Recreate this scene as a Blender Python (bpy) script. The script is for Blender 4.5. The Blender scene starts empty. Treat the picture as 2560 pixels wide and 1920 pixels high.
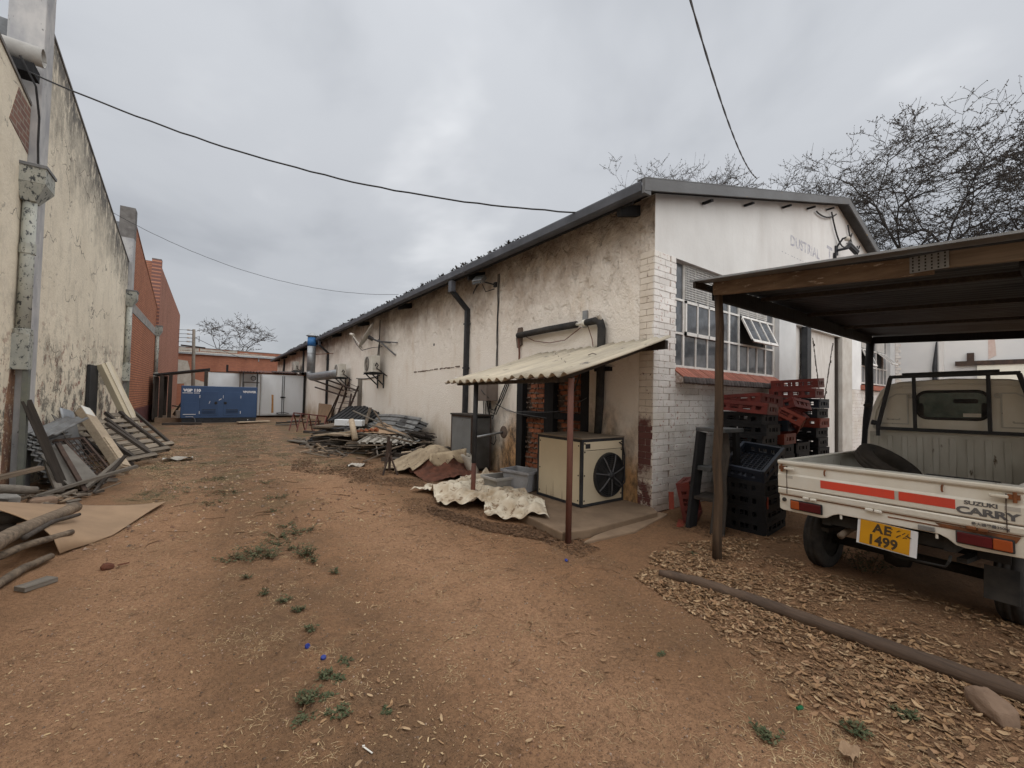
import bpy, bmesh, math, random
from mathutils import Vector, Matrix, Euler, noise as mnoise
PI = math.pi
S = bpy.context.scene
COL = S.collection
random.seed(7)

# ------------------------------------------------------------------ camera
CAM_H = 1.5
YAW, PITCH, ROLL = math.radians(36.04), math.radians(1.687), math.radians(1.223)
FWD = Vector((math.sin(YAW) * math.cos(PITCH), math.cos(YAW) * math.cos(PITCH), math.sin(PITCH)))
_r = FWD.cross(Vector((0, 0, 1))).normalized()
_u = _r.cross(FWD)
RGT = _r * math.cos(ROLL) + _u * math.sin(ROLL)
UPV = _u * math.cos(ROLL) - _r * math.sin(ROLL)
cam_data = bpy.data.cameras.new('camera')
cam = bpy.data.objects.new('camera', cam_data)
COL.objects.link(cam)
M = Matrix((RGT, UPV, -FWD)).transposed().to_4x4()
M.translation = (0, 0, CAM_H)
cam.matrix_world = M
cam_data.sensor_width = 36
cam_data.lens = 1041 / 2560 * 36
cam_data.clip_start = 0.05
cam_data.clip_end = 2000
S.camera = cam

# ------------------------------------------------------------------ world, sun, exposure
W = bpy.data.worlds.new('World')
S.world = W
W.use_nodes = True
nt = W.node_tree
nt.nodes.clear()
SUN_EL, SUN_AZ = math.radians(56), math.radians(212)     # azimuth clockwise from +Y
def _wn(t, **k):
    n = nt.nodes.new(t)
    for a, b in k.items():
        setattr(n, a, b)
    return n
out = _wn('ShaderNodeOutputWorld')
tc = _wn('ShaderNodeTexCoord')
sep = _wn('ShaderNodeSeparateXYZ')
nt.links.new(tc.outputs['Generated'], sep.inputs[0])
zc = _wn('ShaderNodeMath', operation='MAXIMUM'); zc.inputs[1].default_value = 0.0
nt.links.new(sep.outputs[2], zc.inputs[0])
za = _wn('ShaderNodeMath', operation='ADD'); za.inputs[1].default_value = 0.35
nt.links.new(zc.outputs[0], za.inputs[0])
dv = _wn('ShaderNodeVectorMath', operation='DIVIDE')
cmb = _wn('ShaderNodeCombineXYZ')
for i in range(3):
    nt.links.new(za.outputs[0], cmb.inputs[i])
nt.links.new(tc.outputs['Generated'], dv.inputs[0])
nt.links.new(cmb.outputs[0], dv.inputs[1])
mp = _wn('ShaderNodeMapping'); mp.inputs['Location'].default_value = (0.35, 1.1, 0.0)
nt.links.new(dv.outputs[0], mp.inputs['Vector'])
n1 = _wn('ShaderNodeTexNoise'); n1.inputs['Scale'].default_value = 1.5; n1.inputs['Detail'].default_value = 5; n1.inputs['Roughness'].default_value = 0.5
n1.inputs['Distortion'].default_value = 0.25
nt.links.new(mp.outputs[0], n1.inputs['Vector'])
rp = _wn('ShaderNodeValToRGB')
rp.color_ramp.interpolation = 'EASE'
e = rp.color_ramp.elements
e[0].position = 0.3; e[0].color = (0.475, 0.495, 0.53, 1)
e[1].position = 0.72; e[1].color = (0.84, 0.855, 0.88, 1)
m_ = e.new(0.52); m_.color = (0.605, 0.625, 0.66, 1)
nt.links.new(n1.outputs[0], rp.inputs[0])
# overcast dome: brighter towards the zenith (CIE overcast), slightly dimmer at the horizon
gr = _wn('ShaderNodeMapRange'); gr.inputs['From Min'].default_value = 0.0; gr.inputs['From Max'].default_value = 1.0
gr.inputs['To Min'].default_value = 0.98; gr.inputs['To Max'].default_value = 1.75
nt.links.new(zc.outputs[0], gr.inputs['Value'])
mul = _wn('ShaderNodeVectorMath', operation='SCALE')
nt.links.new(rp.outputs[0], mul.inputs[0]); nt.links.new(gr.outputs[0], mul.inputs['Scale'])
bg = _wn('ShaderNodeBackground'); bg.inputs['Strength'].default_value = 0.31
nt.links.new(mul.outputs[0], bg.inputs['Color'])
sky = _wn('ShaderNodeTexSky'); sky.sky_type = 'NISHITA'; sky.sun_disc = False
sky.sun_elevation = SUN_EL; sky.sun_rotation = SUN_AZ
bg2 = _wn('ShaderNodeBackground'); bg2.inputs['Strength'].default_value = 0.003
nt.links.new(sky.outputs[0], bg2.inputs['Color'])
add = _wn('ShaderNodeAddShader')
nt.links.new(bg.outputs[0], add.inputs[0]); nt.links.new(bg2.outputs[0], add.inputs[1])
nt.links.new(add.outputs[0], out.inputs['Surface'])

sd = bpy.data.lights.new('sun', 'SUN'); sd.energy = 1.5; sd.angle = math.radians(145); sd.color = (1.0, 0.97, 0.92)
sun = bpy.data.objects.new('sun', sd); COL.objects.link(sun)
_sv = Vector((math.sin(SUN_AZ) * math.cos(SUN_EL), math.cos(SUN_AZ) * math.cos(SUN_EL), math.sin(SUN_EL)))
sun.rotation_euler = (-_sv).to_track_quat('-Z', 'Y').to_euler()

S.view_settings.view_transform = 'Standard'
S.view_settings.look = 'None'
S.view_settings.gamma = 1
S.view_settings.exposure = 1.22
S.view_settings.use_curve_mapping = False
S.render.engine = 'CYCLES'
S.cycles.max_bounces = 5
S.cycles.diffuse_bounces = 3
S.cycles.glossy_bounces = 2
S.cycles.transmission_bounces = 3
S.cycles.transparent_max_bounces = 6
S.cycles.use_denoising = True

# ------------------------------------------------------------------ material helpers
class NG:
    """tiny node-graph writer"""
    def __init__(s, name):
        s.m = bpy.data.materials.new(name); s.m.use_nodes = True
        s.t = s.m.node_tree; s.t.nodes.clear()
        s.o = s.t.nodes.new('ShaderNodeOutputMaterial')
        s.b = s.t.nodes.new('ShaderNodeBsdfPrincipled')
        s.t.links.new(s.b.outputs[0], s.o.inputs[0])
        s.b.inputs['Specular IOR Level'].default_value = 0.25
    def n(s, t, **k):
        x = s.t.nodes.new(t)
        for a, b in k.items():
            setattr(x, a, b)
        return x
    def L(s, a, b):
        s.t.links.new(a, b)
    def put(s, sock, v):
        if hasattr(v, 'is_linked') or hasattr(v, 'links'):
            s.L(v, sock)
        else:
            if isinstance(v, (tuple, list)) and len(v) == 3 and sock.type == 'RGBA':
                v = (*v, 1)
            sock.default_value = v
    def pos(s, scale=(1, 1, 1), obj=False, loc=(0, 0, 0), rot=(0, 0, 0)):
        if obj:
            c = s.n('ShaderNodeTexCoord').outputs['Object']
        else:
            c = s.n('ShaderNodeNewGeometry').outputs['Position']
        mp = s.n('ShaderNodeMapping'); s.L(c, mp.inputs[0])
        mp.inputs['Scale'].default_value = scale; mp.inputs['Location'].default_value = loc; mp.inputs['Rotation'].default_value = rot
        return mp.outputs[0]
    def noise(s, vec, scale, detail=4, rough=0.55, dist=0.0):
        x = s.n('ShaderNodeTexNoise'); s.L(vec, x.inputs['Vector'])
        x.inputs['Scale'].default_value = scale; x.inputs['Detail'].default_value = detail
        x.inputs['Roughness'].default_value = rough; x.inputs['Distortion'].default_value = dist
        return x.outputs[0]
    def voro(s, vec, scale, feature='F1', out=0):
        x = s.n('ShaderNodeTexVoronoi'); x.feature = feature; s.L(vec, x.inputs['Vector']); x.inputs['Scale'].default_value = scale
        return x.outputs[out]
    def mr(s, v, a, b, c=0.0, d=1.0):
        x = s.n('ShaderNodeMapRange'); s.L(v, x.inputs[0])
        x.inputs[1].default_value = a; x.inputs[2].default_value = b; x.inputs[3].default_value = c; x.inputs[4].default_value = d
        return x.outputs[0]
    def math(s, op, a, b=0.0):
        x = s.n('ShaderNodeMath', operation=op); s.put(x.inputs[0], a); s.put(x.inputs[1], b); return x.outputs[0]
    def mix(s, f, a, b):
        x = s.n('ShaderNodeMix', data_type='RGBA'); s.put(x.inputs[0], f); s.put(x.inputs[6], a); s.put(x.inputs[7], b)
        return x.outputs[2]
    def axis(s, i, obj=False):
        c = s.n('ShaderNodeTexCoord').outputs['Object'] if obj else s.n('ShaderNodeNewGeometry').outputs['Position']
        x = s.n('ShaderNodeSeparateXYZ'); s.L(c, x.inputs[0]); return x.outputs[i]
    def rnd(s):
        return s.n('ShaderNodeObjectInfo').outputs['Random']
    def isl(s):
        return s.n('ShaderNodeNewGeometry').outputs['Random Per Island']
    def bump(s, h, strength=0.4, dist=0.02):
        x = s.n('ShaderNodeBump'); s.L(h, x.inputs['Height']); x.inputs['Strength'].default_value = strength; x.inputs['Distance'].default_value = dist
        s.L(x.outputs[0], s.b.inputs['Normal'])
    def done(s, col, rough=0.8, metal=0.0, spec=None):
        s.put(s.b.inputs['Base Color'], col); s.put(s.b.inputs['Roughness'], rough); s.put(s.b.inputs['Metallic'], metal)
        if spec is not None:
            s.b.inputs['Specular IOR Level'].default_value = spec
        return s.m

MAT = {}
def worn(name, c1, c2, scale=6, rough=0.75, metal=0.0, stretch=(1, 1, 1), spots=None, bump=0.15, bscale=40, obj=True, var=0.15, amount=(0.35, 0.65)):
    """a surface of one colour worn towards another, with optional spots of a third"""
    g = NG(name); v = g.pos(stretch, obj=obj)
    c = g.mix(g.mr(g.noise(v, scale, 5, 0.6), *amount), c1, c2)
    if spots:
        c = g.mix(g.mr(g.noise(v, scale * 3.1, 6, 0.7), spots[1], spots[1] + 0.06), c, spots[0])
    hsv = g.n('ShaderNodeHueSaturation'); g.L(c, hsv.inputs['Color'])
    g.L(g.mr(g.rnd(), 0, 1, 1 - var, 1 + var), hsv.inputs['Value'])
    g.bump(g.noise(v, bscale, 4, 0.6), bump, 0.01)
    MAT[name] = g.done(hsv.outputs[0], rough, metal)
    return MAT[name]

def wood(name, c1, c2, axis=0, rough=0.85, scale=1.0, var=0.25):
    """weathered timber, grain along a local axis"""
    g = NG(name)
    st = [26 * scale] * 3; st[axis] = 1.6 * scale
    v = g.pos(tuple(st), obj=True)
    n = g.noise(v, 1.0, 6, 0.65, 0.4)
    big = g.noise(g.pos((2, 2, 2), obj=True), 1.7, 4)
    c = g.mix(g.mr(n, 0.35, 0.68), c1, c2)
    c = g.mix(g.mr(big, 0.45, 0.75, 0, 0.5), c, tuple(x * 0.55 for x in c1))
    hsv = g.n('ShaderNodeHueSaturation'); g.L(c, hsv.inputs['Color']); g.L(g.mr(g.rnd(), 0, 1, 1 - var, 1 + var), hsv.inputs['Value'])
    g.bump(n, 0.9, 0.010)
    MAT[name] = g.done(hsv.outputs[0], rough)
    return MAT[name]

# ---- walls
def m_side_wall():
    g = NG('stained_white_plaster')
    p = g.pos()
    z = g.axis(2)
    y = g.axis(1)
    base = g.mix(g.mr(g.noise(p, 0.7, 5, 0.6), 0.35, 0.65), (0.85, 0.80, 0.735), (0.79, 0.73, 0.655))
    streak = g.noise(g.pos((1, 2.2, 0.6)), 1.6, 6, 0.66)
    blot = g.noise(p, 1.6, 7, 0.68, 0.3)
    # brown rain wash, strongest high on the wall, ragged lower edge
    h = g.math('ADD', z, g.mr(g.noise(g.pos((1, 1, 0.5)), 0.6, 5), 0, 1, -0.9, 0.9))
    wash = g.math('MULTIPLY', g.mr(h, 2.75, 3.75), g.mr(blot, 0.36, 0.58))
    c = g.mix(g.math('MULTIPLY', wash, 0.66), base, (0.33, 0.235, 0.165))
    soot = g.math('MULTIPLY', g.mr(h, 3.3, 4.2), g.mr(g.noise(p, 2.4, 6, 0.7), 0.3, 0.62))
    c = g.mix(g.math('MULTIPLY', soot, 0.72), c, (0.17, 0.135, 0.115))
    c = g.mix(g.mr(g.noise(g.pos((1, 2.2, 0.9)), 1.3, 7, 0.66), 0.55, 0.74, 0, 0.5), c, (0.60, 0.48, 0.36))
    # damp rising from the ground: ochre then black mould, ragged top
    d = g.math('ADD', z, g.mr(g.noise(g.pos((1, 1.0, 0.8)), 1.3, 6, 0.65), 0, 1, -0.75, 0.75))
    c = g.mix(g.math('MULTIPLY', g.mr(d, 0.95, 0.25), g.mr(streak, 0.3, 0.6, 0.4, 1)), c, (0.44, 0.33, 0.21))
    near = g.mr(y, 7.6, 6.6)                                     # the wet corner by the condenser
    och = g.math('MULTIPLY', near, g.mr(g.math('ADD', d, g.mr(y, 6.4, 7.2)), 1.25, 0.5))
    c = g.mix(g.math('MULTIPLY', och, 0.8), c, (0.55, 0.30, 0.12))
    mould = g.math('MULTIPLY', near, g.mr(g.noise(g.pos((1, 2.2, 1.2)), 2.2, 7, 0.72), 0.42, 0.60))
    c = g.mix(g.math('MULTIPLY', mould, g.mr(d, 1.35, 0.55)), c, (0.055, 0.05, 0.045))
    spot = g.noise(p, 9, 5, 0.7)
    c = g.mix(g.mr(spot, 0.70, 0.76, 0, 0.45), c, (0.40, 0.30, 0.21))
    dent = g.mr(g.noise(g.pos((1, 1.0, 0.85), rot=(0.7, 0, 0)), 6.0, 5, 0.6, 0.5), 0.55, 0.75, 0.0, -0.40)
    c = g.mix(g.math('MULTIPLY', g.math('MULTIPLY', dent, -0.55), g.mr(z, 2.6, 3.8, 0.0, 1.0)), c, (0.42, 0.31, 0.215))
    hgt = g.math('ADD', g.math('MULTIPLY', g.math('ADD', dent, g.noise(g.pos((1, 1, 0.7), rot=(0.5, 0, 0)), 5.5, 5, 0.6)), g.mr(z, 2.3, 3.7, 0.06, 1.2)), g.math('MULTIPLY', g.noise(p, 40, 4), 0.15))
    g.bump(hgt, 1.0, 0.09)
    MAT['side_wall'] = g.done(c, 0.9)

def m_left_wall():
    g = NG('mouldy_cream_plaster')
    p = g.pos(); z = g.axis(2); y = g.axis(1)
    base = g.mix(g.mr(g.noise(p, 0.8, 5, 0.6), 0.35, 0.65), (0.80, 0.72, 0.58), (0.68, 0.605, 0.48))
    base = g.mix(g.mr(g.noise(g.pos((1, 1.7, 0.8)), 2.5, 7, 0.7), 0.5, 0.68, 0, 0.55), base, (0.47, 0.42, 0.34))
    # lichen below the raking coping: measured down from the line z = 7.12 - 0.19 (y - 8.9)
    top = g.math('ADD', z, g.math('MULTIPLY', g.math('SUBTRACT', y, 8.9), 0.19))
    edge = g.math('ADD', top, g.mr(g.noise(p, 1.6, 6, 0.7), 0, 1, -1.3, 1.3))
    lich = g.math('MULTIPLY', g.mr(edge, 5.5, 7.0), g.mr(g.noise(g.pos((1, 1.6, 0.8)), 3.6, 9, 0.78), 0.38, 0.50))
    c = g.mix(g.math('MULTIPLY', lich, 0.92), base, (0.095, 0.09, 0.085))
    c = g.mix(g.math('MULTIPLY', g.mr(g.noise(g.pos((1, 0.8, 0.9)), 3.2, 9, 0.80), 0.60, 0.64), 0.7), c, (0.16, 0.14, 0.12))
    low = g.math('ADD', z, g.mr(g.noise(p, 0.9, 4), 0, 1, -0.8, 0.8))
    peel = g.math('MULTIPLY', g.mr(low, 3.1, 1.7), g.mr(g.noise(g.pos((1, 0.75, 1.0)), 4.2, 8, 0.74), 0.56, 0.585))
    c = g.mix(peel, c, (0.34, 0.21, 0.16))
    m2 = g.math('MULTIPLY', g.mr(low, 3.0, 1.1), g.mr(g.noise(g.pos((1, 0.8, 0.9)), 2.6, 9, 0.78), 0.50, 0.56))
    c = g.mix(g.math('MULTIPLY', m2, 0.85), c, (0.075, 0.07, 0.062))
    wv = g.n('ShaderNodeVectorMath', operation='ADD'); nn = g.n('ShaderNodeTexNoise'); g.L(p, nn.inputs['Vector']); nn.inputs['Scale'].default_value = 2.2; nn.inputs['Detail'].default_value = 7
    g.L(g.pos((1, 0.45, 1.3), rot=(0.6, 0, 0)), wv.inputs[0]); g.L(nn.outputs[1], wv.inputs[1])
    crack = g.mr(g.voro(wv.outputs[0], 0.62, 'DISTANCE_TO_EDGE'), 0.003, 0.009, 1, 0)
    crack = g.math('MULTIPLY', crack, g.mr(g.noise(p, 1.0, 3), 0.48, 0.56))
    c = g.mix(g.math('MULTIPLY', crack, 0.8), c, (0.12, 0.10, 0.085))
    g.bump(g.math('SUBTRACT', g.noise(p, 14, 6, 0.65), g.math('ADD', g.math('MULTIPLY', peel, 0.5), crack)), 0.5, 0.025)
    MAT['left_wall'] = g.done(c, 0.92)

def m_gable():
    g = NG('pale_grey_plaster')
    p = g.pos()
    c = g.mix(g.mr(g.noise(p, 0.9, 5, 0.6), 0.35, 0.65), (0.70, 0.695, 0.68), (0.61, 0.60, 0.585))
    c = g.mix(g.mr(g.noise(g.pos((1.8, 1, 0.30)), 1.6, 7, 0.68), 0.48, 0.75, 0, 0.45), c, (0.54, 0.515, 0.49))
    c = g.mix(g.mr(g.noise(p, 10, 5, 0.7), 0.66, 0.74, 0, 0.4), c, (0.42, 0.36, 0.33))
    g.bump(g.noise(p, 22, 5, 0.6), 0.2, 0.015)
    MAT['gable'] = g.done(c, 0.88)

def m_wing():
    g = NG('patchy_blue_white_plaster')
    p = g.pos()
    c = g.mix(g.mr(g.noise(p, 0.5, 4, 0.6), 0.35, 0.65), (0.68, 0.68, 0.67), (0.56, 0.57, 0.58))
    c = g.mix(g.mr(g.noise(g.pos((1, 1.2, 0.8)), 0.55, 6, 0.65), 0.56, 0.70, 0, 0.8), c, (0.34, 0.37, 0.43))
    g.bump(g.noise(p, 20, 5, 0.6), 0.2, 0.015)
    MAT['wing'] = g.done(c, 0.9)

def m_white_brick():
    g = NG('flaking_white_brick_paint')
    p = g.pos(); z = g.axis(2)
    c = g.mix(g.mr(g.noise(p, 3, 5, 0.6), 0.35, 0.65), (0.78, 0.755, 0.73), (0.66, 0.63, 0.60))
    c = g.mix(g.mr(g.noise(p, 1.4, 3), 0.5, 0.7, 0, 0.5), c, (0.60, 0.54, 0.44))
    chip = g.noise(g.pos((1, 1, 1.2)), 15, 6, 0.72)
    c = g.mix(g.mr(chip, 0.605, 0.62), c, (0.40, 0.24, 0.20))
    low = g.math('ADD', z, g.mr(g.noise(p, 2.5, 4), 0, 1, -0.25, 0.25))
    c = g.mix(g.math('MULTIPLY', g.mr(low, 0.42, 0.05), 0.6), c, (0.36, 0.24, 0.17))
    hsv = g.n('ShaderNodeHueSaturation'); g.L(c, hsv.inputs['Color']); g.L(g.mr(g.rnd(), 0, 1, 0.93, 1.05), hsv.inputs['Value'])
    g.bump(g.math('ADD', g.noise(p, 60, 4, 0.6), g.mr(chip, 0.60, 0.62, 0.5, 0)), 0.35, 0.006)
    MAT['white_brick'] = g.done(hsv.outputs[0], 0.75)
    # the flank of the corner pier: the paint has gone from its middle courses
    g = NG('flaked_pier_brick_paint')
    p = g.pos(); z = g.axis(2)
    c = g.mix(g.mr(g.noise(p, 3, 5, 0.6), 0.35, 0.65), (0.72, 0.66, 0.58), (0.60, 0.53, 0.45))
    k = g.math('ADD', z, g.mr(g.noise(p, 6, 6, 0.7), 0, 1, -0.35, 0.35))
    band = g.math('MULTIPLY', g.mr(k, 1.32, 1.18), g.mr(k, 0.48, 0.62))
    low = g.math('MULTIPLY', g.mr(k, 0.58, 0.3), g.mr(g.noise(p, 8, 5, 0.7), 0.42, 0.5))
    f = g.math('MAXIMUM', g.math('MAXIMUM', band, low), g.mr(g.noise(p, 15, 6, 0.72), 0.62, 0.64))
    c = g.mix(f, c, (0.135, 0.06, 0.055))
    g.bump(g.noise(p, 60, 4, 0.6), 0.35, 0.006)
    MAT['pier_brick'] = g.done(c, 0.8)
    g = NG('mottled_mortar'); p = g.pos()  # mortar mottled between two tones of its own
    c = g.mix(g.mr(g.noise(p, 25, 5), 0.4, 0.6), (0.50, 0.44, 0.40), (0.30, 0.23, 0.20))
    g.bump(g.noise(p, 60, 4), 0.4, 0.01)
    MAT['mortar'] = g.done(c, 0.95)

def m_red_brick(name, ca, cb, mortar, axes=(1, 2), stain=True, scale=1.0):
    g = NG(name)
    geo = g.n('ShaderNodeNewGeometry').outputs['Position']
    sp = g.n('ShaderNodeSeparateXYZ'); g.L(geo, sp.inputs[0])
    cb_ = g.n('ShaderNodeCombineXYZ'); g.L(sp.outputs[axes[0]], cb_.inputs[0]); g.L(sp.outputs[axes[1]], cb_.inputs[1])
    br = g.n('ShaderNodeTexBrick'); g.L(cb_.outputs[0], br.inputs['Vector'])
    br.inputs['Scale'].default_value = 1.0
    br.inputs['Brick Width'].default_value = 0.235 * scale; br.inputs['Row Height'].default_value = 0.086 * scale
    br.inputs['Mortar Size'].default_value = 0.011; br.inputs['Mortar Smooth'].default_value = 0.2; br.inputs['Bias'].default_value = -0.1
    g.put(br.inputs['Color1'], ca); g.put(br.inputs['Color2'], cb); g.put(br.inputs['Mortar'], mortar)
    p = g.pos(); c = br.outputs[0]
    if stain:
        c = g.mix(g.mr(g.noise(g.pos((1, 1.2, 0.5)), 0.8, 6, 0.65), 0.45, 0.72, 0, 0.55), c, tuple(x * 0.5 for x in ca))
        c = g.mix(g.mr(g.noise(p, 5, 6, 0.7), 0.62, 0.7, 0, 0.6), c, (0.12, 0.08, 0.07))
    g.bump(g.math('SUBTRACT', g.math('MULTIPLY', g.noise(p, 30, 4), 0.3), br.outputs['Fac']), 0.6, 0.012)
    MAT[name] = g.done(c, 0.9)

def m_ground():
    g = NG('red_brown_dirt')
    p = g.pos(); x = g.axis(0); y = g.axis(1)
    big = g.noise(p, 0.45, 5, 0.6)
    c = g.mix(g.mr(big, 0.38, 0.62), (0.365, 0.202, 0.108), (0.290, 0.166, 0.090))
    c = g.mix(g.mr(g.noise(p, 1.9, 6, 0.65), 0.45, 0.70, 0, 0.8), c, (0.235, 0.140, 0.078))
    # bare compacted wheel tracks are paler and redder than the rough strip between them
    w = g.noise(p, 0.5, 3)
    xx = g.math('ADD', x, g.mr(w, 0, 1, -0.5, 0.5))
    tr = g.math('ADD', g.mr(g.math('ABSOLUTE', g.math('SUBTRACT', xx, 1.62), 0), 0.70, 0.22), g.mr(g.math('ABSOLUTE', g.math('ADD', xx, 0.50), 0), 0.70, 0.22))
    c = g.mix(g.math('MULTIPLY', g.math('MINIMUM', tr, 1.0), g.mr(g.noise(p, 3.5, 5), 0.3, 0.6, 0.45, 0.95)), c, (0.45, 0.262, 0.150))
    mid = g.math('MULTIPLY', g.mr(g.math('ABSOLUTE', g.math('SUBTRACT', xx, 0.58), 0), 0.55, 0.15), g.mr(g.noise(p, 2.6, 7, 0.72), 0.40, 0.58))
    c = g.mix(g.math('MULTIPLY', mid, 0.7), c, (0.19, 0.118, 0.068))
    c = g.mix(g.mr(g.noise(p, 6.5, 7, 0.75), 0.55, 0.68, 0, 0.7), c, (0.17, 0.10, 0.058))
    far = g.mr(y, 6.5, 12.0)
    c = g.mix(g.math('MULTIPLY', far, g.mr(g.noise(g.pos((1, 1, 1)), 2.3, 7, 0.7), 0.40, 0.56, 0.15, 0.85)), c, (0.17, 0.125, 0.085))
    grn = g.math('MULTIPLY', g.mr(y, 4.5, 9.0), g.mr(g.noise(p, 0.9, 7, 0.7), 0.52, 0.62))
    c = g.mix(g.math('MULTIPLY', grn, 0.6), c, (0.12, 0.125, 0.06))
    fine = g.noise(p, 38, 6, 0.75)
    c = g.mix(g.mr(fine, 0.38, 0.58, 0.42, 0), c, (0.12, 0.066, 0.038))
    grit = g.voro(p, 85)
    c = g.mix(g.mr(grit, 0.10, 0.22, 0.35, 0), c, (0.46, 0.31, 0.20))
    vo = g.voro(p, 26)
    c = g.mix(g.mr(vo, 0.03, 0.05, 0.8, 0), c, (0.66, 0.55, 0.44))
    hgt = g.math('ADD', g.math('MULTIPLY', g.noise(p, 9, 6, 0.7), 1.0), g.math('ADD', g.math('MULTIPLY', fine, 0.55), g.math('MULTIPLY', g.mr(grit, 0.0, 0.35, 1, 0), 0.35)))
    g.bump(hgt, 1.0, 0.045)
    MAT['ground'] = g.done(c, 0.95)

m_side_wall(); m_left_wall(); m_gable(); m_wing(); m_white_brick(); m_ground()
m_red_brick('red_brick_wall', (0.45, 0.185, 0.095), (0.35, 0.135, 0.072), (0.13, 0.06, 0.05))
m_red_brick('pink_brick_wall', (0.41, 0.195, 0.125), (0.33, 0.15, 0.10), (0.17, 0.09, 0.08))
m_red_brick('far_brick_wall', (0.36, 0.145, 0.085), (0.29, 0.11, 0.07), (0.22, 0.13, 0.10), axes=(0, 2))
worn('concrete', (0.36, 0.34, 0.31), (0.22, 0.21, 0.20), 4, 0.9, spots=((0.10, 0.10, 0.095), 0.60), obj=False)
worn('pilaster_paint', (0.44, 0.43, 0.42), (0.30, 0.30, 0.31), 5, 0.85, stretch=(1, 1, 0.5), spots=((0.13, 0.13, 0.13), 0.62), obj=False)
worn('peeling_pipe_paint', (0.42, 0.42, 0.37), (0.32, 0.33, 0.30), 7, 0.7, stretch=(1, 1, 0.6), spots=((0.055, 0.06, 0.065), 0.545), obj=False)
worn('coping_grey', (0.19, 0.18, 0.17), (0.12, 0.11, 0.105), 6, 0.9, obj=False)
worn('slab_concrete', (0.28, 0.20, 0.135), (0.20, 0.14, 0.095), 3, 0.9, bump=0.3, obj=False)
worn('gutter_paint', (0.085, 0.09, 0.105), (0.055, 0.058, 0.068), 3, 0.6, spots=((0.20, 0.15, 0.115), 0.66), obj=False)
worn('verge_metal', (0.15, 0.155, 0.16), (0.11, 0.11, 0.112), 2, 0.55, spots=((0.26, 0.19, 0.08), 0.63), stretch=(0.5, 1, 1), obj=False)
worn('black_paint', (0.022, 0.024, 0.028), (0.04, 0.042, 0.046), 8, 0.5, spots=((0.16, 0.15, 0.14), 0.70))
worn('black_rubber', (0.020, 0.020, 0.021), (0.05, 0.046, 0.042), 7, 0.8)
worn('black_plastic', (0.016, 0.017, 0.020), (0.035, 0.034, 0.034), 5, 0.55)
worn('galvanised', (0.33, 0.345, 0.36), (0.24, 0.25, 0.26), 5, 0.45, 0.55)
worn('blue_band', (0.03, 0.12, 0.33), (0.04, 0.14, 0.30), 6, 0.5)
worn('iron_sheet', (0.22, 0.225, 0.225), (0.13, 0.125, 0.12), 3, 0.6, 0.3, spots=((0.20, 0.12, 0.08), 0.66))
worn('pale_sheet', (0.42, 0.395, 0.35), (0.31, 0.285, 0.25), 3, 0.7, 0.1, spots=((0.2, 0.15, 0.11), 0.66))
worn('dark_sheet', (0.085, 0.085, 0.087), (0.05, 0.048, 0.047), 3, 0.65, 0.2, spots=((0.15, 0.10, 0.07), 0.66))
worn('black_sheet_shade', (0.035, 0.035, 0.037), (0.02, 0.02, 0.021), 3, 0.7, 0.2)  # near-black for dark sheets and for shade painted inside openings
worn('asbestos_valley', (0.27, 0.235, 0.185), (0.17, 0.15, 0.125), 3.5, 0.95, stretch=(0.35, 1.6, 1), obj=False)
worn('asbestos_sheet', (0.52, 0.46, 0.355), (0.37, 0.33, 0.265), 2.6, 0.9, stretch=(0.35, 1.6, 1), spots=((0.17, 0.155, 0.14), 0.60), bump=0.3, obj=False)
worn('rust_pipe', (0.17, 0.072, 0.052), (0.11, 0.052, 0.04), 9, 0.75, stretch=(1, 1, 0.3), spots=((0.07, 0.04, 0.03), 0.63))
worn('red_frame_paint', (0.17, 0.05, 0.04), (0.10, 0.038, 0.033), 8, 0.65)
worn('cream_panel', (0.62, 0.545, 0.40), (0.55, 0.475, 0.35), 1.3, 0.45, spots=((0.38, 0.29, 0.20), 0.70), bump=0.05)
worn('grey_cabinet', (0.21, 0.22, 0.225), (0.16, 0.165, 0.168), 2, 0.5, spots=((0.07, 0.065, 0.06), 0.66), bump=0.05)
worn('brown_box', (0.19, 0.155, 0.135), (0.14, 0.115, 0.10), 4, 0.6)
worn('ac_white', (0.66, 0.64, 0.58), (0.55, 0.52, 0.46), 3, 0.5, bump=0.05)
worn('dish_white', (0.50, 0.47, 0.42), (0.38, 0.34, 0.29), 3, 0.6)
worn('window_paint', (0.74, 0.73, 0.71), (0.60, 0.58, 0.55), 10, 0.6, spots=((0.28, 0.22, 0.18), 0.70))
worn('tile_red', (0.33, 0.125, 0.085), (0.25, 0.09, 0.065), 9, 0.75, var=0.25)
worn('tile_dark', (0.115, 0.095, 0.09), (0.07, 0.058, 0.056), 9, 0.75, var=0.25)
worn('door_paint', (0.74, 0.72, 0.69), (0.62, 0.59, 0.55), 5, 0.7, stretch=(3, 1, 0.6), spots=((0.20, 0.16, 0.14), 0.67), obj=False)
worn('bare_brick', (0.31, 0.115, 0.058), (0.20, 0.075, 0.045), 9, 0.9, bump=0.6, bscale=50, var=0.3, obj=False)
worn('rough_mortar', (0.20, 0.155, 0.125), (0.12, 0.09, 0.075), 12, 0.95, bump=0.6, obj=False)
worn('blue_steel', (0.045, 0.085, 0.175), (0.036, 0.070, 0.148), 1.2, 0.42, bump=0.03, spots=((0.10, 0.13, 0.2), 0.72))
worn('container_white', (0.70, 0.725, 0.75), (0.60, 0.615, 0.62), 1.0, 0.6, stretch=(1.2, 1, 0.4), spots=((0.38, 0.30, 0.22), 0.64), bump=0.06, obj=False)
worn('lettering_white', (0.72, 0.73, 0.75), (0.66, 0.66, 0.68), 9, 0.6)
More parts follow.
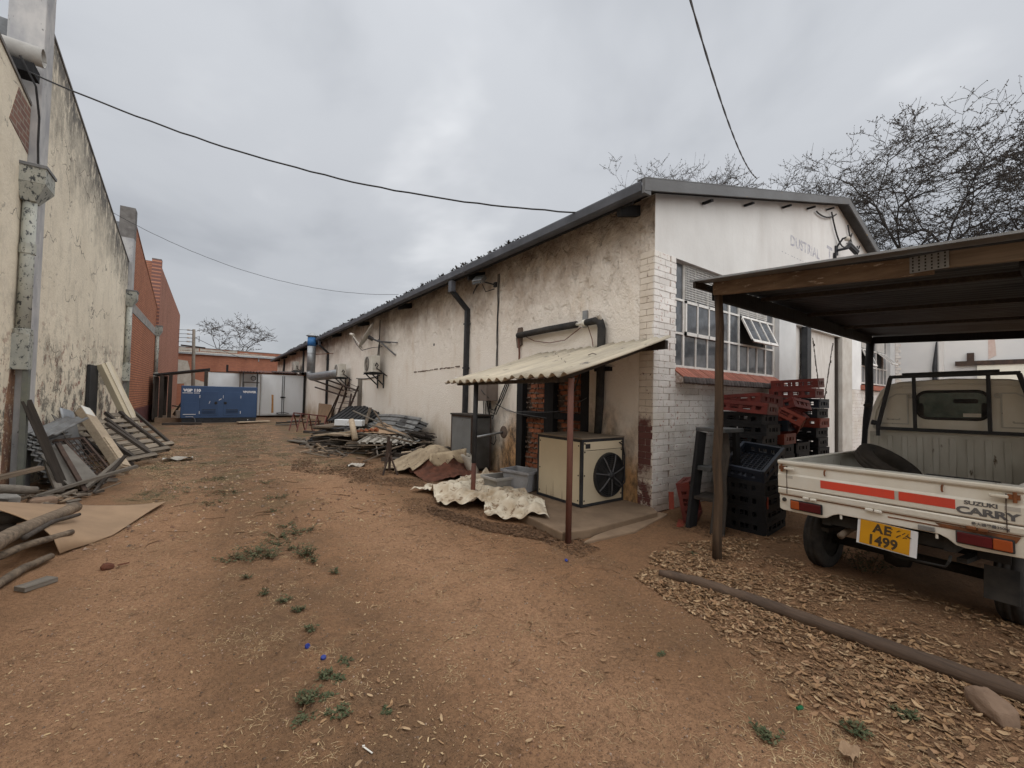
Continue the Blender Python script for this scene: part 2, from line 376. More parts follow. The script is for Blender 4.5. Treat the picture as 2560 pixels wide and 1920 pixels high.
worn('lettering_faded', (0.30, 0.30, 0.35), (0.52, 0.515, 0.53), 9, 0.9, spots=((0.70, 0.695, 0.685), 0.60), obj=False, amount=(0.42, 0.6))
worn('tarp', (0.62, 0.565, 0.46), (0.38, 0.30, 0.21), 2.6, 0.75, spots=((0.22, 0.155, 0.10), 0.55), bump=0.5, bscale=14, obj=False, amount=(0.42, 0.66))
worn('old_tarp', (0.44, 0.355, 0.245), (0.28, 0.215, 0.145), 4, 0.85, spots=((0.17, 0.125, 0.085), 0.57), bump=0.6, bscale=25, obj=False)
worn('tub_plastic', (0.37, 0.36, 0.34), (0.29, 0.275, 0.26), 4, 0.55, spots=((0.14, 0.11, 0.09), 0.66))
worn('tub_blue_grey', (0.36, 0.37, 0.40), (0.27, 0.275, 0.29), 4, 0.55, spots=((0.13, 0.11, 0.10), 0.64))
worn('heap_soil', (0.15, 0.06, 0.038), (0.085, 0.038, 0.026), 9, 0.95, bump=1.0, bscale=22)
worn('crate_black', (0.010, 0.011, 0.014), (0.022, 0.022, 0.024), 5, 0.6, var=0.3)
worn('crate_blue', (0.014, 0.020, 0.036), (0.026, 0.032, 0.045), 5, 0.5, var=0.2)
worn('crate_red', (0.17, 0.034, 0.027), (0.12, 0.030, 0.026), 6, 0.5, var=0.15)
worn('crate_orange', (0.27, 0.055, 0.034), (0.20, 0.045, 0.03), 6, 0.5, var=0.15)
worn('truck_white', (0.70, 0.68, 0.62), (0.61, 0.57, 0.48), 2.2, 0.38, spots=((0.34, 0.19, 0.085), 0.715), bump=0.03, var=0.0)
worn('truck_bed', (0.52, 0.51, 0.47), (0.38, 0.365, 0.32), 3, 0.6, stretch=(1, 1, 0.35), spots=((0.10, 0.07, 0.045), 0.605), bump=0.1, var=0.0)
worn('truck_under', (0.018, 0.017, 0.016), (0.032, 0.028, 0.024), 6, 0.85)
worn('rust', (0.24, 0.09, 0.035), (0.10, 0.045, 0.025), 12, 0.9)
worn('dark_rust', (0.085, 0.055, 0.042), (0.045, 0.034, 0.03), 9, 0.85)
worn('red_tape', (0.62, 0.065, 0.035), (0.52, 0.07, 0.045), 5, 0.4, spots=((0.5, 0.25, 0.2), 0.70), bump=0.02)
worn('lamp_red', (0.10, 0.012, 0.014), (0.06, 0.010, 0.012), 5, 0.2, bump=0.02)
worn('lamp_amber', (0.34, 0.075, 0.02), (0.26, 0.06, 0.02), 5, 0.2, bump=0.02)
worn('plate_yellow', (0.64, 0.31, 0.012), (0.56, 0.27, 0.015), 5, 0.5, spots=((0.25, 0.12, 0.03), 0.68), bump=0.1)
worn('plate_black', (0.03, 0.03, 0.03), (0.10, 0.06, 0.02), 20, 0.6)
worn('decal_grey', (0.095, 0.095, 0.10), (0.14, 0.135, 0.13), 8, 0.5)
worn('hardboard', (0.36, 0.245, 0.155), (0.28, 0.19, 0.12), 2.5, 0.8, spots=((0.17, 0.12, 0.085), 0.67), bump=0.1)
worn('ply_grey', (0.20, 0.185, 0.165), (0.14, 0.128, 0.112), 4, 0.85)
worn('stone_mat', (0.27, 0.185, 0.13), (0.18, 0.12, 0.085), 7, 0.9, bump=0.7, bscale=18)
worn('stain_black', (0.05, 0.05, 0.055), (0.09, 0.085, 0.085), 8, 0.9)
worn('cable_black', (0.02, 0.02, 0.022), (0.035, 0.035, 0.036), 8, 0.6)
worn('cable_grey', (0.12, 0.12, 0.125), (0.09, 0.09, 0.095), 8, 0.6)
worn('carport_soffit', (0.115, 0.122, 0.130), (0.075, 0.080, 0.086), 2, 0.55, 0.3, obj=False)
worn('blue_cap', (0.02, 0.035, 0.22), (0.03, 0.05, 0.2), 8, 0.4)
worn('green_glass', (0.01, 0.13, 0.05), (0.01, 0.09, 0.04), 8, 0.3)
worn('paper_white', (0.70, 0.69, 0.65), (0.6, 0.58, 0.53), 8, 0.8)
wood('grey_timber', (0.21, 0.185, 0.155), (0.115, 0.10, 0.085))
wood('dark_timber', (0.075, 0.062, 0.052), (0.038, 0.032, 0.028))
wood('dark_timber_z', (0.075, 0.062, 0.052), (0.038, 0.032, 0.028), axis=2)
wood('black_timber_z', (0.022, 0.022, 0.024), (0.013, 0.013, 0.014), axis=2)
wood('brown_timber_z', (0.11, 0.072, 0.046), (0.035, 0.027, 0.022), axis=2)
wood('pale_timber', (0.50, 0.405, 0.295), (0.36, 0.28, 0.20))
wood('pole_timber', (0.23, 0.175, 0.125), (0.075, 0.058, 0.045))
wood('fascia_rot', (0.20, 0.115, 0.065), (0.085, 0.052, 0.034), axis=0)
wood('fascia_grey', (0.23, 0.185, 0.145), (0.13, 0.105, 0.085), axis=0)

def m_glass(name, tint, rough=0.06):
    g = NG(name)
    p = g.pos(obj=True)
    c = g.mix(g.mr(g.noise(p, 6, 5, 0.7), 0.4, 0.7), tint, tuple(x * 1.8 for x in tint))
    m = g.done(c, rough, 0.0, 0.6)
    MAT[name] = m
m_glass('dusty_glass', (0.075, 0.08, 0.087), 0.08)
m_glass('cab_glass', (0.035, 0.055, 0.045), 0.05)

def m_leaf(name, cols, rough=0.75, trans=0.0):
    g = NG(name)
    rp = g.n('ShaderNodeValToRGB'); g.L(g.isl(), rp.inputs[0])
    el = rp.color_ramp.elements
    el[0].color = (*cols[0], 1); el[1].color = (*cols[-1], 1)
    for i, c in enumerate(cols[1:-1]):
        x = el.new((i + 1) / (len(cols) - 1)); x.color = (*c, 1)
    MAT[name] = g.done(rp.outputs[0], rough)
m_leaf('dry_leaf', [(0.085, 0.050, 0.028), (0.27, 0.160, 0.085), (0.36, 0.225, 0.12), (0.14, 0.082, 0.045), (0.48, 0.34, 0.205), (0.22, 0.125, 0.068), (0.33, 0.20, 0.115)])
m_leaf('dark_litter', [(0.07, 0.042, 0.026), (0.16, 0.09, 0.05), (0.22, 0.13, 0.075), (0.10, 0.06, 0.036)])
m_leaf('weed_green', [(0.040, 0.055, 0.026), (0.070, 0.085, 0.040), (0.115, 0.115, 0.062), (0.055, 0.075, 0.034)])
m_leaf('straw', [(0.46, 0.33, 0.18), (0.32, 0.215, 0.12), (0.56, 0.42, 0.25)])
m_leaf('pebble', [(0.16, 0.09, 0.06), (0.34, 0.21, 0.14), (0.40, 0.30, 0.23), (0.10, 0.07, 0.05), (0.24, 0.13, 0.08)], 0.9)
m_leaf('scrap_bits', [(0.07, 0.055, 0.045), (0.20, 0.165, 0.13), (0.05, 0.045, 0.042), (0.30, 0.22, 0.15), (0.13, 0.12, 0.11)], 0.9)
m_leaf('tree_leaf', [(0.030, 0.025, 0.021), (0.048, 0.038, 0.030), (0.036, 0.032, 0.025), (0.060, 0.044, 0.033)])
worn('bark', (0.042, 0.036, 0.033), (0.025, 0.022, 0.021), 5, 0.95, bump=0.5)
# ------------------------------------------------------------------ geometry helpers
WM = {}                                   # world matrix of every object made here, by name

def ray(px, py):
    """direction through a point of the 2560 x 1920 photograph (used to read off ground positions)"""
    return FWD * 1041 + RGT * (px - 1280) - UPV * (py - 960)
def G(px, py, z=0.0):
    d = ray(px, py); t = (z - CAM_H) / d.z
    return Vector((0, 0, CAM_H)) + d * t
def PX(px, py, x):
    d = ray(px, py); return Vector((0, 0, CAM_H)) + d * (x / d.x)
def PY(px, py, y):
    d = ray(px, py); return Vector((0, 0, CAM_H)) + d * (y / d.y)

def tag(o, label=None, cat=None, group=None, kind=None):
    if label: o['label'] = label
    if cat: o['category'] = cat
    if group: o['group'] = group
    if kind: o['kind'] = kind
    return o

def thing(name, label, cat, loc=(0, 0, 0), rot=0.0, group=None):
    o = bpy.data.objects.new(name, None); COL.objects.link(o)
    o.empty_display_size = 0.2
    if isinstance(rot, (int, float)): rot = (0, 0, rot)
    o.location = loc; o.rotation_euler = rot
    WM[o.name] = Matrix.Translation(loc) @ Euler(rot).to_matrix().to_4x4()
    return tag(o, label, cat, group)

def rotz(a): return Matrix.Rotation(a, 3, 'Z')
def rot(x=0, y=0, z=0): return Euler((x, y, z)).to_matrix()

class MB:
    def __init__(s): s.v = []; s.f = []; s.mi = []; s.cur = 0
    def add(s, vs, fs):
        o = len(s.v); s.v += [Vector(v) for v in vs]
        for f in fs:
            s.f.append(tuple(o + i for i in f)); s.mi.append(s.cur)
        return s
    def box(s, c, d, R=None):
        hx, hy, hz = d[0] / 2, d[1] / 2, d[2] / 2; c = Vector(c)
        vs = [Vector((x, y, z)) for x in (-hx, hx) for y in (-hy, hy) for z in (-hz, hz)]
        if R is not None: vs = [R @ v for v in vs]
        return s.add([c + v for v in vs], [(0, 1, 3, 2), (4, 6, 7, 5), (0, 4, 5, 1), (2, 3, 7, 6), (0, 2, 6, 4), (1, 5, 7, 3)])
    def span(s, a, b):
        return s.box([(a[i] + b[i]) / 2 for i in range(3)], [abs(b[i] - a[i]) for i in range(3)])
    def bar(s, a, b, w, h=None, up=(0, 0, 1), roll=0.0):
        a, b = Vector(a), Vector(b); h = h or w
        d = b - a; L = d.length; x = d / L; u = Vector(up)
        if abs(x.dot(u)) > 0.98: u = Vector((0, 1, 0))
        y = u.cross(x).normalized(); z = x.cross(y)
        R = Matrix((x, y, z)).transposed()
        if roll: R = R @ Matrix.Rotation(roll, 3, 'X')
        return s.box((a + b) / 2, (L, w, h), R)
    def tube(s, pts, r, n=8, cap=True):
        pts = [Vector(p) for p in pts]; k = len(pts)
        rs = r if isinstance(r, (list, tuple)) else [r] * k
        o = len(s.v); prev = None
        for i, p in enumerate(pts):
            d = (pts[min(i + 1, k - 1)] - pts[max(i - 1, 0)]).normalized()
            if prev is None:
                u = Vector((0, 0, 1)) if abs(d.z) < 0.9 else Vector((1, 0, 0))
                a = d.cross(u).normalized()
            else:
                a = (prev - d * prev.dot(d)).normalized()
            prev = a; b = d.cross(a)
            for j in range(n):
                t = 2 * PI * j / n
                s.v.append(p + (a * math.cos(t) + b * math.sin(t)) * rs[i])
        for i in range(k - 1):
            for j in range(n):
                j2 = (j + 1) % n
                s.f.append((o + i * n + j, o + i * n + j2, o + (i + 1) * n + j2, o + (i + 1) * n + j)); s.mi.append(s.cur)
        if cap:
            s.f.append(tuple(o + j for j in reversed(range(n)))); s.mi.append(s.cur)
            s.f.append(tuple(o + (k - 1) * n + j for j in range(n))); s.mi.append(s.cur)
        return s
    def prism(s, poly, vec):
        """extrude a planar polygon along a vector"""
        n = len(poly); vec = Vector(vec); p = [Vector(q) for q in poly]
        fs = [tuple(reversed(range(n))), tuple(range(n, 2 * n))] + [(i, (i + 1) % n, n + (i + 1) % n, n + i) for i in range(n)]
        return s.add(p + [q + vec for q in p], fs)
    def grid(s, fn, nu, nv, closed=False):
        vs = [fn(i / nu, j / nv) for i in range(nu + 1) for j in range(nv + 1)]
        fs = [(i * (nv + 1) + j, (i + 1) * (nv + 1) + j, (i + 1) * (nv + 1) + j + 1, i * (nv + 1) + j + 1) for i in range(nu) for j in range(nv)]
        return s.add(vs, fs)
    def lathe(s, prof, n=20, c=(0, 0, 0), axis='z', R=None):
        o = []; c = Vector(c)
        for r, h in prof:
            for j in range(n):
                t = 2 * PI * j / n; a, b = r * math.cos(t), r * math.sin(t)
                v = Vector({'z': (a, b, h), 'x': (h, a, b), 'y': (b, h, a)}[axis])
                o.append(c + (R @ v if R is not None else v))
        k = len(prof)
        fs = [(i * n + j, i * n + (j + 1) % n, (i + 1) * n + (j + 1) % n, (i + 1) * n + j) for i in range(k - 1) for j in range(n)]
        return s.add(o, fs)
    def build(s, name, mat, parent=None, world=True, smooth=False, bevel=0.0, solid=0.0, kind=None, label=None, sub=0, fixn=True):
        me = bpy.data.meshes.new(name)
        vs = s.v
        if parent is not None and world:
            inv = WM[parent.name].inverted(); vs = [inv @ v for v in vs]
        me.from_pydata([tuple(v) for v in vs], [], s.f)
        if fixn:
            b = bmesh.new(); b.from_mesh(me); bmesh.ops.recalc_face_normals(b, faces=b.faces); b.to_mesh(me); b.free()
        mats = mat if isinstance(mat, (list, tuple)) else [mat]
        for m in mats: me.materials.append(MAT[m] if isinstance(m, str) else m)
        if len(mats) > 1: me.polygons.foreach_set('material_index', s.mi)
        if smooth: me.polygons.foreach_set('use_smooth', [True] * len(me.polygons))
        o = bpy.data.objects.new(name, me); COL.objects.link(o)
        if parent is not None:
            o.parent = parent; WM[o.name] = WM[parent.name].copy()
        else:
            WM[o.name] = Matrix.Identity(4)
        if solid:
            m = o.modifiers.new('thickness', 'SOLIDIFY'); m.thickness = solid; m.offset = 0
        if sub:
            m = o.modifiers.new('subd', 'SUBSURF'); m.levels = sub; m.render_levels = sub
        if bevel:
            m = o.modifiers.new('bevel', 'BEVEL'); m.width = bevel; m.segments = 2; m.limit_method = 'ANGLE'
            m.harden_normals = False
        tag(o, label, None, None, kind)
        return o

def centre(o):
    """move a parentless mesh's origin to the foot of its bounding box"""
    me = o.data
    n = len(me.vertices)
    c = [0.0] * (3 * n); me.vertices.foreach_get('co', c)
    xs, ys, zs = c[0::3], c[1::3], c[2::3]
    off = Vector(((min(xs) + max(xs)) / 2, (min(ys) + max(ys)) / 2, min(zs)))
    me.transform(Matrix.Translation(-off)); o.location = off
    WM[o.name] = Matrix.Translation(off)
    return o

def solo(mb, name, mat, label, cat, group=None, **k):
    """a thing that is one mesh"""
    o = mb.build(name, mat, None, **k)
    centre(o)
    return tag(o, label, cat, group)

def piece(name, mesh, parent, loc, R=None):
    """one more object of an existing mesh, placed in the parent's own frame (world coordinates in)"""
    o = bpy.data.objects.new(name, mesh); COL.objects.link(o)
    o.parent = parent
    m = Matrix.Translation(loc)
    if R is not None: m = m @ R.to_4x4()
    o.matrix_basis = WM[parent.name].inverted() @ m
    WM[o.name] = m
    return o

def copy_tree(o, parent=None):
    c = o.copy(); COL.objects.link(c)
    if parent is not None: c.parent = parent
    for ch in o.children: copy_tree(ch, c)
    return c

def dup(src, loc, rt=(0, 0, 0), label=None, group=None):
    c = copy_tree(src)
    if isinstance(rt, (int, float)): rt = (0, 0, rt)
    c.location = loc; c.rotation_euler = rt
    if label: c['label'] = label
    if group: c['group'] = group
    return c

def swap_mat(root, old, new):
    """give a copied thing its own mesh data in another material"""
    for ch in list(root.children) + [root]:
        if ch.type == 'MESH' and any(m and m.name == MAT[old].name for m in ch.data.materials):
            ch.data = ch.data.copy()
            for i, m in enumerate(ch.data.materials):
                if m.name == MAT[old].name: ch.data.materials[i] = MAT[new]

def box_mesh(name, d, mat, bevel=0.0, jitter=0.0):
    b = bmesh.new(); bmesh.ops.create_cube(b, size=1)
    for v in b.verts:
        v.co = Vector((v.co.x * d[0], v.co.y * d[1], v.co.z * d[2])) + Vector([random.uniform(-jitter, jitter) for _ in range(3)])
    if bevel: bmesh.ops.bevel(b, geom=list(b.edges), offset=bevel, segments=1, affect='EDGES')
    me = bpy.data.meshes.new(name); b.to_mesh(me); b.free(); me.materials.append(MAT[mat]); return me

def text_obj(name, body, size, mat, parent, origin, xdir, updir, depth=0.003, bold=0.0, space=1.0, align='LEFT', sx=1.0):
    """lettering as thin mesh at a world place, reading along xdir"""
    cu = bpy.data.curves.new(name, 'FONT'); cu.body = body; cu.size = size; cu.extrude = depth / 2; cu.offset = bold
    cu.space_character = space; cu.align_x = align; cu.resolution_u = 3
    t = bpy.data.objects.new(name + '_tmp', cu); COL.objects.link(t)
    dg = bpy.context.evaluated_depsgraph_get(); dg.update()
    me = bpy.data.meshes.new_from_object(t.evaluated_get(dg))
    bpy.data.objects.remove(t); bpy.data.curves.remove(cu)
    x = Vector(xdir).normalized(); z = x.cross(Vector(updir)).normalized(); y = z.cross(x)
    R = Matrix((x, y, z)).transposed().to_4x4()
    me.transform(Matrix.Diagonal((sx, 1, 1, 1)))
    m = Matrix.Translation(origin) @ R
    me.transform(WM[parent.name].inverted() @ m)
    me.materials.clear(); me.materials.append(MAT[mat])
    o = bpy.data.objects.new(name, me); COL.objects.link(o); o.parent = parent; WM[o.name] = WM[parent.name].copy()
    return o

def sag(a, b, drop, n=24, wob=0.0, seed=1):
    r = random.Random(seed); a, b = Vector(a), Vector(b); out = []
    for i in range(n + 1):
        t = i / n; p = a.lerp(b, t); p.z -= 4 * drop * t * (1 - t)
        if wob and 0 < i < n: p += Vector([r.uniform(-wob, wob) for _ in range(3)])
        out.append(p)
    return out

def corrugated(a, b, c, pitch, amp, nlong=2, thick=0.006, shape='sine', bend=None, per=6, valley=False):
    """sheet from corner a: corrugations run along a->b, repeat across a->c. returns MB"""
    a, b, c = Vector(a), Vector(b), Vector(c)
    U, V = b - a, c - a; N = U.cross(V).normalized()
    k = max(1, round(V.length / pitch)); nv = k * per
    def h(v):
        ph = v * k * 2 * PI
        if shape == 'sine': return amp * math.sin(ph)
        t = (v * k) % 1.0                      # IBR: trapezoid ribs
        return amp * (max(0.0, min(1.0, min((t - 0.1) / 0.1, (0.5 - t) / 0.1))) * 2 - 1)
    m = MB()
    def f(u, v):
        p = a + U * u + V * v + N * h(v)
        if bend: p += bend(u, v)
        return p
    m.grid(f, nlong, nv)
    if valley:
        m.mi = [1 if h((j + 0.5) / nv) < -0.35 * amp else 0 for i in range(nlong) for j in range(nv)]
    return m

# ------------------------------------------------------------------ ground
def gz(x, y):
    r = math.hypot(x, y)
    z = 0.016 * mnoise.noise((x * 1.3, y * 1.3, 0.3)) + 0.010 * mnoise.noise((x * 4.1, y * 4.1, 2.0)) + 0.02 * mnoise.noise((x * 0.35, y * 0.35, 9))
    if r < 9: z += 0.005 * mnoise.noise((x * 13, y * 13, 5.0)) + 0.0028 * mnoise.noise((x * 31, y * 31, 7.0))
    if -1 < y < 21: z += (-0.020 * math.exp(-((x - 1.62) / 0.28) ** 2) - 0.016 * math.exp(-((x + 0.50) / 0.26) ** 2) + 0.018 * math.exp(-((x - 0.58) / 0.35) ** 2)) * (0.75 + 0.5 * mnoise.noise((x, y * 0.7, 1.0)))
    if y > 6: z += min(1, (y - 6) / 4) * 0.022 * mnoise.noise((x * 3.0, y * 3.0, 4))
    return z * min(1.0, 40 / max(r, 1))
g_ = MB()
rings = [0.0] + [0.55 * 1.021 ** i for i in range(0, 262)] + [160, 220, 320, 450]
NA = 300
def gang(j):
    # finer inside the view, coarser behind
    t = j / NA
    return math.radians(-32 + 136 * t / 0.86) if t < 0.86 else math.radians(104 + 224 * (t - 0.86) / 0.14)
vs = []; fs = []
vs.append((0, 0, gz(0, 0)))
for r in rings[1:]:
    for j in range(NA):
        a = gang(j); x, y = r * math.sin(a), r * math.cos(a)
        vs.append((x, y, gz(x, y)))
for j in range(NA): fs.append((0, 1 + (j + 1) % NA, 1 + j))
for i in range(len(rings) - 2):
    for j in range(NA):
        j2 = (j + 1) % NA
        fs.append((1 + i * NA + j, 1 + i * NA + j2, 1 + (i + 1) * NA + j2, 1 + (i + 1) * NA + j))
g_.add(vs, fs)
ground = g_.build('ground', 'ground', kind='structure', smooth=True)
# ------------------------------------------------------------------ left: sawtooth workshop
LB = thing('sawtooth_workshop', 'long cream and red brick workshop with sawtooth gables along the left of the yard', 'workshop', (-2.3, 17.8, 0))
XW = -2.17
def bay(name, y0, y1, zt0, zt1, mat, xw=XW):
    m = MB(); m.prism([(xw - 0.24, y0, -0.2), (xw - 0.24, y1, -0.2), (xw - 0.24, y1, zt1), (xw - 0.24, y0, zt0)], (0.24, 0, 0))
    return m.build(name, mat, LB)
def coping(y0, y1, z0, z1, parent, mat='coping_grey'):
    m = MB(); m.prism([(XW - 0.27, y0, z0 + 0.002), (XW - 0.27, y1, z1 + 0.002), (XW - 0.27, y1, z1 + 0.05), (XW - 0.27, y0, z0 + 0.05)], (0.285, 0, 0))
    m.build('coping', mat, parent)
w0 = bay('wall', -7.0, 8.7, 8.3, 5.45, 'left_wall'); w0['label'] = 'cream plastered bay nearest the viewer'; coping(-7.0, 8.7, 8.3, 5.45, w0)
w1 = bay('wall', 9.12, 17.62, 7.10, 5.45, 'left_wall'); w1['label'] = 'cream plastered bay with black mould under its sloping coping'; coping(9.12, 17.62, 7.08, 5.45, w1)
w2 = bay('wall', 18.05, 26.42, 7.10, 5.45, 'red_brick_wall'); w2['label'] = 'red brick bay with a plastered band'; coping(18.05, 26.42, 7.10, 5.45, w2, 'rust')
m = MB(); m.prism([(XW - 9, 26.85, -0.2), (XW - 9, 45.0, -0.2), (XW - 9, 45.0, 7.76), (XW - 9, 26.85, 7.76)], (9, 0, 0))
w3 = m.build('wall', 'pink_brick_wall', LB); w3['label'] = 'tall flat topped brick block at the far end'
# plastered ring beam across the brick bay
m = MB(); m.span((XW - 0.02, 18.05, 4.05), (XW + 0.012, 26.42, 4.40)); m.build('plaster_band', 'concrete', w2)
m = MB(); m.span((XW - 0.02, 18.05, -0.1), (XW + 0.010, 26.42, 0.75)); m.build('dark_plinth', worn('plinth_brick', (0.13, 0.045, 0.04), (0.08, 0.03, 0.03), 5, 0.9, obj=False), w2)
# pilasters
for y0, top, mt, lb in ((8.72, 7.85, 'pilaster_paint', 'grey painted pilaster nearest the viewer'), (17.64, 7.18, 'pilaster_paint', 'grey concrete pilaster between cream plaster and red brick'), (26.44, 7.80, 'pink_brick_wall', 'brick pilaster beside the tall block')):
    m = MB(); m.span((XW - 0.26, y0, -0.2), (XW + 0.10, y0 + 0.40, top))
    p = m.build('pilaster', mt, LB, bevel=0.01); p['label'] = lb
    if y0 > 10:
        m = MB(); m.span((XW - 0.262, y0 - 0.002, top - 0.95 if y0 < 20 else top - 0.02), (XW + 0.102, y0 + 0.402, top + 0.02)); m.build('pilaster_head', 'coping_grey', p)
# tooth roofs and north lights behind the parapets
for y0, y1, z0, z1 in ((-7, 8.7, 8.0, 5.15), (9.12, 17.6, 6.8, 5.15), (18.05, 26.4, 6.8, 5.15)):
    m = MB(); m.prism([(XW - 12, y0, z0 - 0.06), (XW - 12, y1, z1 - 0.06), (XW - 12, y1, z1), (XW - 12, y0, z0)], (11.7, 0, 0)); m.build('roof_slope', 'iron_sheet', LB)
for y0 in (9.12, 18.05):
    m = MB(); m.span((XW - 12, y0 - 0.1, 4.6), (XW - 0.3, y0, 6.75)); m.build('north_light', 'dusty_glass', LB)
m = MB(); m.span((XW - 12.2, -7, -0.2), (XW - 12, 45, 5.1)); m.build('back_wall', 'red_brick_wall', LB)
# exposed brick patch on the nearest bay
m = MB(); m.prism([(XW, 8.0, 4.9), (XW, 8.7, 4.75), (XW, 8.7, 5.4), (XW, 8.25, 5.45)], (0.006, 0, 0)); m.build('bare_brick_patch', m_red_brick('weathered_brick', (0.24, 0.13, 0.10), (0.18, 0.10, 0.085), (0.30, 0.26, 0.21)) or 'weathered_brick', w0)
m = MB(); m.prism([(XW, 8.36, 0.0), (XW, 8.68, 0.0), (XW, 8.68, 1.95), (XW, 8.52, 1.85), (XW, 8.40, 1.2)], (0.005, 0, 0)); m.build('bare_brick_patch', worn('rusty_brick', (0.30, 0.17, 0.10), (0.16, 0.09, 0.07), 5, 0.9, spots=((0.5, 0.42, 0.32), 0.55), obj=False), w0)

# valley gutter end, a thing bolted to the building
t = thing('valley_gutter', 'fat half round grey valley gutter poking over the parapet at top left', 'gutter', (-2.6, 8.42, 6.0))
m = MB(); R_ = 0.115
prof = [(R_ * math.cos(a), R_ * math.sin(a)) for a in [i * PI / 14 - 0.25 for i in range(0, 17)]]
def gut(u, v):
    a = v * 2 * PI; return Vector((-4.6 + u * 2.60, 8.42 + math.cos(a) * R_, 6.03 + math.sin(a) * R_))
m.grid(gut, 3, 24); m.build('trough', worn('gutter_pale', (0.5, 0.49, 0.46), (0.38, 0.37, 0.35), 4, 0.8), t, smooth=True, solid=0.012)
m = MB(); m.lathe([(0.0, -2.12), (R_ - 0.012, -2.12)], 20, (0, 8.42, 6.03), 'x'); m.build('dark_mouth', 'black_sheet_shade', t)  # black disc stands for the shade inside the pipe
m = MB(); m.span((-2.5, 8.3, 5.72), (-2.06, 8.55, 5.86)); m.build('bracket', 'black_timber_z', t)

def hopper_pipe(y, label, low=True, mat='peeling_pipe_paint'):
    t = thing('rainwater_pipe', label, 'downpipe', (-2.06, y + 0.15, 0), group='rainwater pipes with hoppers on the sawtooth workshop')
    m = MB()
    a = [(-2.20, y), (-1.92, y), (-1.92, y + 0.42), (-2.20, y + 0.42)]
    b = [(-2.16, y + 0.06), (-2.02, y + 0.06), (-2.02, y + 0.24), (-2.16, y + 0.24)]
    def ring(m, lo, zl, hi, zh):
        o = [Vector((*p, zl)) for p in lo] + [Vector((*p, zh)) for p in hi]
        m.add(o, [(0, 1, 5, 4), (1, 2, 6, 5), (2, 3, 7, 6), (3, 0, 4, 7), (3, 2, 1, 0), (4, 5, 6, 7)])
    ring(m, a, 4.28, a, 4.52); ring(m, b, 4.04, a, 4.28)
    m.build('hopper_head', mat, t, bevel=0.008)
    m = MB(); m.span((-2.215, y - 0.015, 4.50), (-1.905, y + 0.435, 4.545)); m.build('hopper_rim', worn('rim_grey', (0.22, 0.225, 0.23), (0.13, 0.135, 0.14), 6, 0.8), t, bevel=0.006)
    m = MB(); m.tube([(-2.09, y + 0.15, 4.1), (-2.09, y + 0.15, 2.25)], 0.072, 12); m.build('pipe', mat, t, smooth=True, bevel=0)
    m = MB(); m.tube([(-2.09, y + 0.15, 3.32), (-2.09, y + 0.15, 3.46)], 0.084, 12); m.build('pipe_collar', mat, t, smooth=False)
    m = MB(); m.tube([(-2.09, y + 0.15, 2.28), (-2.09, y + 0.15, 2.20)], 0.10, 12); m.span((-2.18, y + 0.06, 1.72), (-2.005, y + 0.24, 2.21)); m.build('pipe_socket', mat, t, bevel=0.008)
    m = MB(); m.span((-2.065, y + 0.10, 0.0), (-2.005, y + 0.20, 1.73)); m.build('pipe_shoe', worn('mossy_pipe', (0.15, 0.155, 0.125), (0.10, 0.105, 0.10), 5, 0.85), t)
    m = MB(); m.span((-2.07, y - 0.05, 5.0 if low else 4.9), (-2.068, y - 0.048, 5.0)); 
    return t
hopper_pipe(8.42, 'peeling grey downpipe with big hopper head on the pilaster at the left edge')
hopper_pipe(17.35, 'peeling grey downpipe with hopper head where cream plaster meets red brick')
hopper_pipe(26.15, 'peeling grey downpipe with small hopper head beside the dark shed', False)

# ------------------------------------------------------------------ far brick warehouse closing the yard
FB = thing('brick_warehouse', 'low red brick warehouse with a patched parapet behind the white container', 'warehouse', (3, 50, 0))
def back_z(x): return 5.62 - 0.012 * (x + 2.4)
m = MB(); m.prism([(-14, 50, -0.2), (14, 50, -0.2), (14, 50, 4.85), (-14, 50, 5.0)], (0, 12, 0)); m.build('wall', 'far_brick_wall', FB)
m = MB(); m.prism([(-14, 50.3, 4.9), (14, 50.3, 4.7), (14, 50.3, 5.35), (-14, 50.3, 5.62)], (0, 0.3, 0))
par = m.build('parapet', 'far_brick_wall', FB)
m = MB(); m.prism([(-14, 50.27, 5.623), (14, 50.27, 5.353), (14, 50.27, 5.40), (-14, 50.27, 5.69)], (0, 0.36, 0)); m.build('coping', 'coping_grey', par)
m = MB(); m.span((-14, 49.78, 4.86), (14, 49.998, 5.02)); m.build('box_gutter', 'galvanised', FB)
m = corrugated((-14, 49.85, 5.04), (-14, 50.28, 5.18), (14, 49.85, 5.0), 0.18, 0.02, 1, per=4); m.build('roof_edge', 'pale_sheet', FB)
r = random.Random(3)
m = MB()
for x0, x1, z0, z1 in ((-2.5, -0.9, 5.2, 5.52), (-0.8, 2.2, 5.22, 5.50), (2.4, 4.4, 5.2, 5.36), (4.4, 6.8, 5.16, 5.27)):
    n = 7; poly = [(x0, 50.296, z0), (x1, 50.296, z0)] + [(x1 - (x1 - x0) * i / n, 50.296, z1 - r.uniform(0, 0.12) - 0.012 * max(x0, 0)) for i in range(n + 1)]
    m.prism(poly, (0, -0.01, 0))
m.build('plaster_patch', 'pale_sheet', par)
m = MB(); m.prism([(-2.5, 49.99, 2.0), (-1.3, 49.99, 2.1), (-1.45, 49.99, 3.2), (-1.7, 49.99, 4.2), (-2.5, 49.99, 4.3)], (0, -0.01, 0)); m.prism([(-1.9, 49.99, 1.6), (1.2, 49.99, 1.5), (1.0, 49.99, 2.0), (-0.6, 49.99, 2.3), (-1.9, 49.99, 2.8)], (0, -0.012, 0))
m.build('plaster_patch', 'pale_sheet', FB)
m = MB(); m.tube([(4.05, 49.9, 4.9), (4.05, 49.9, 4.5)], 0.05, 8); m.build('outlet_pipe', 'galvanised', FB)

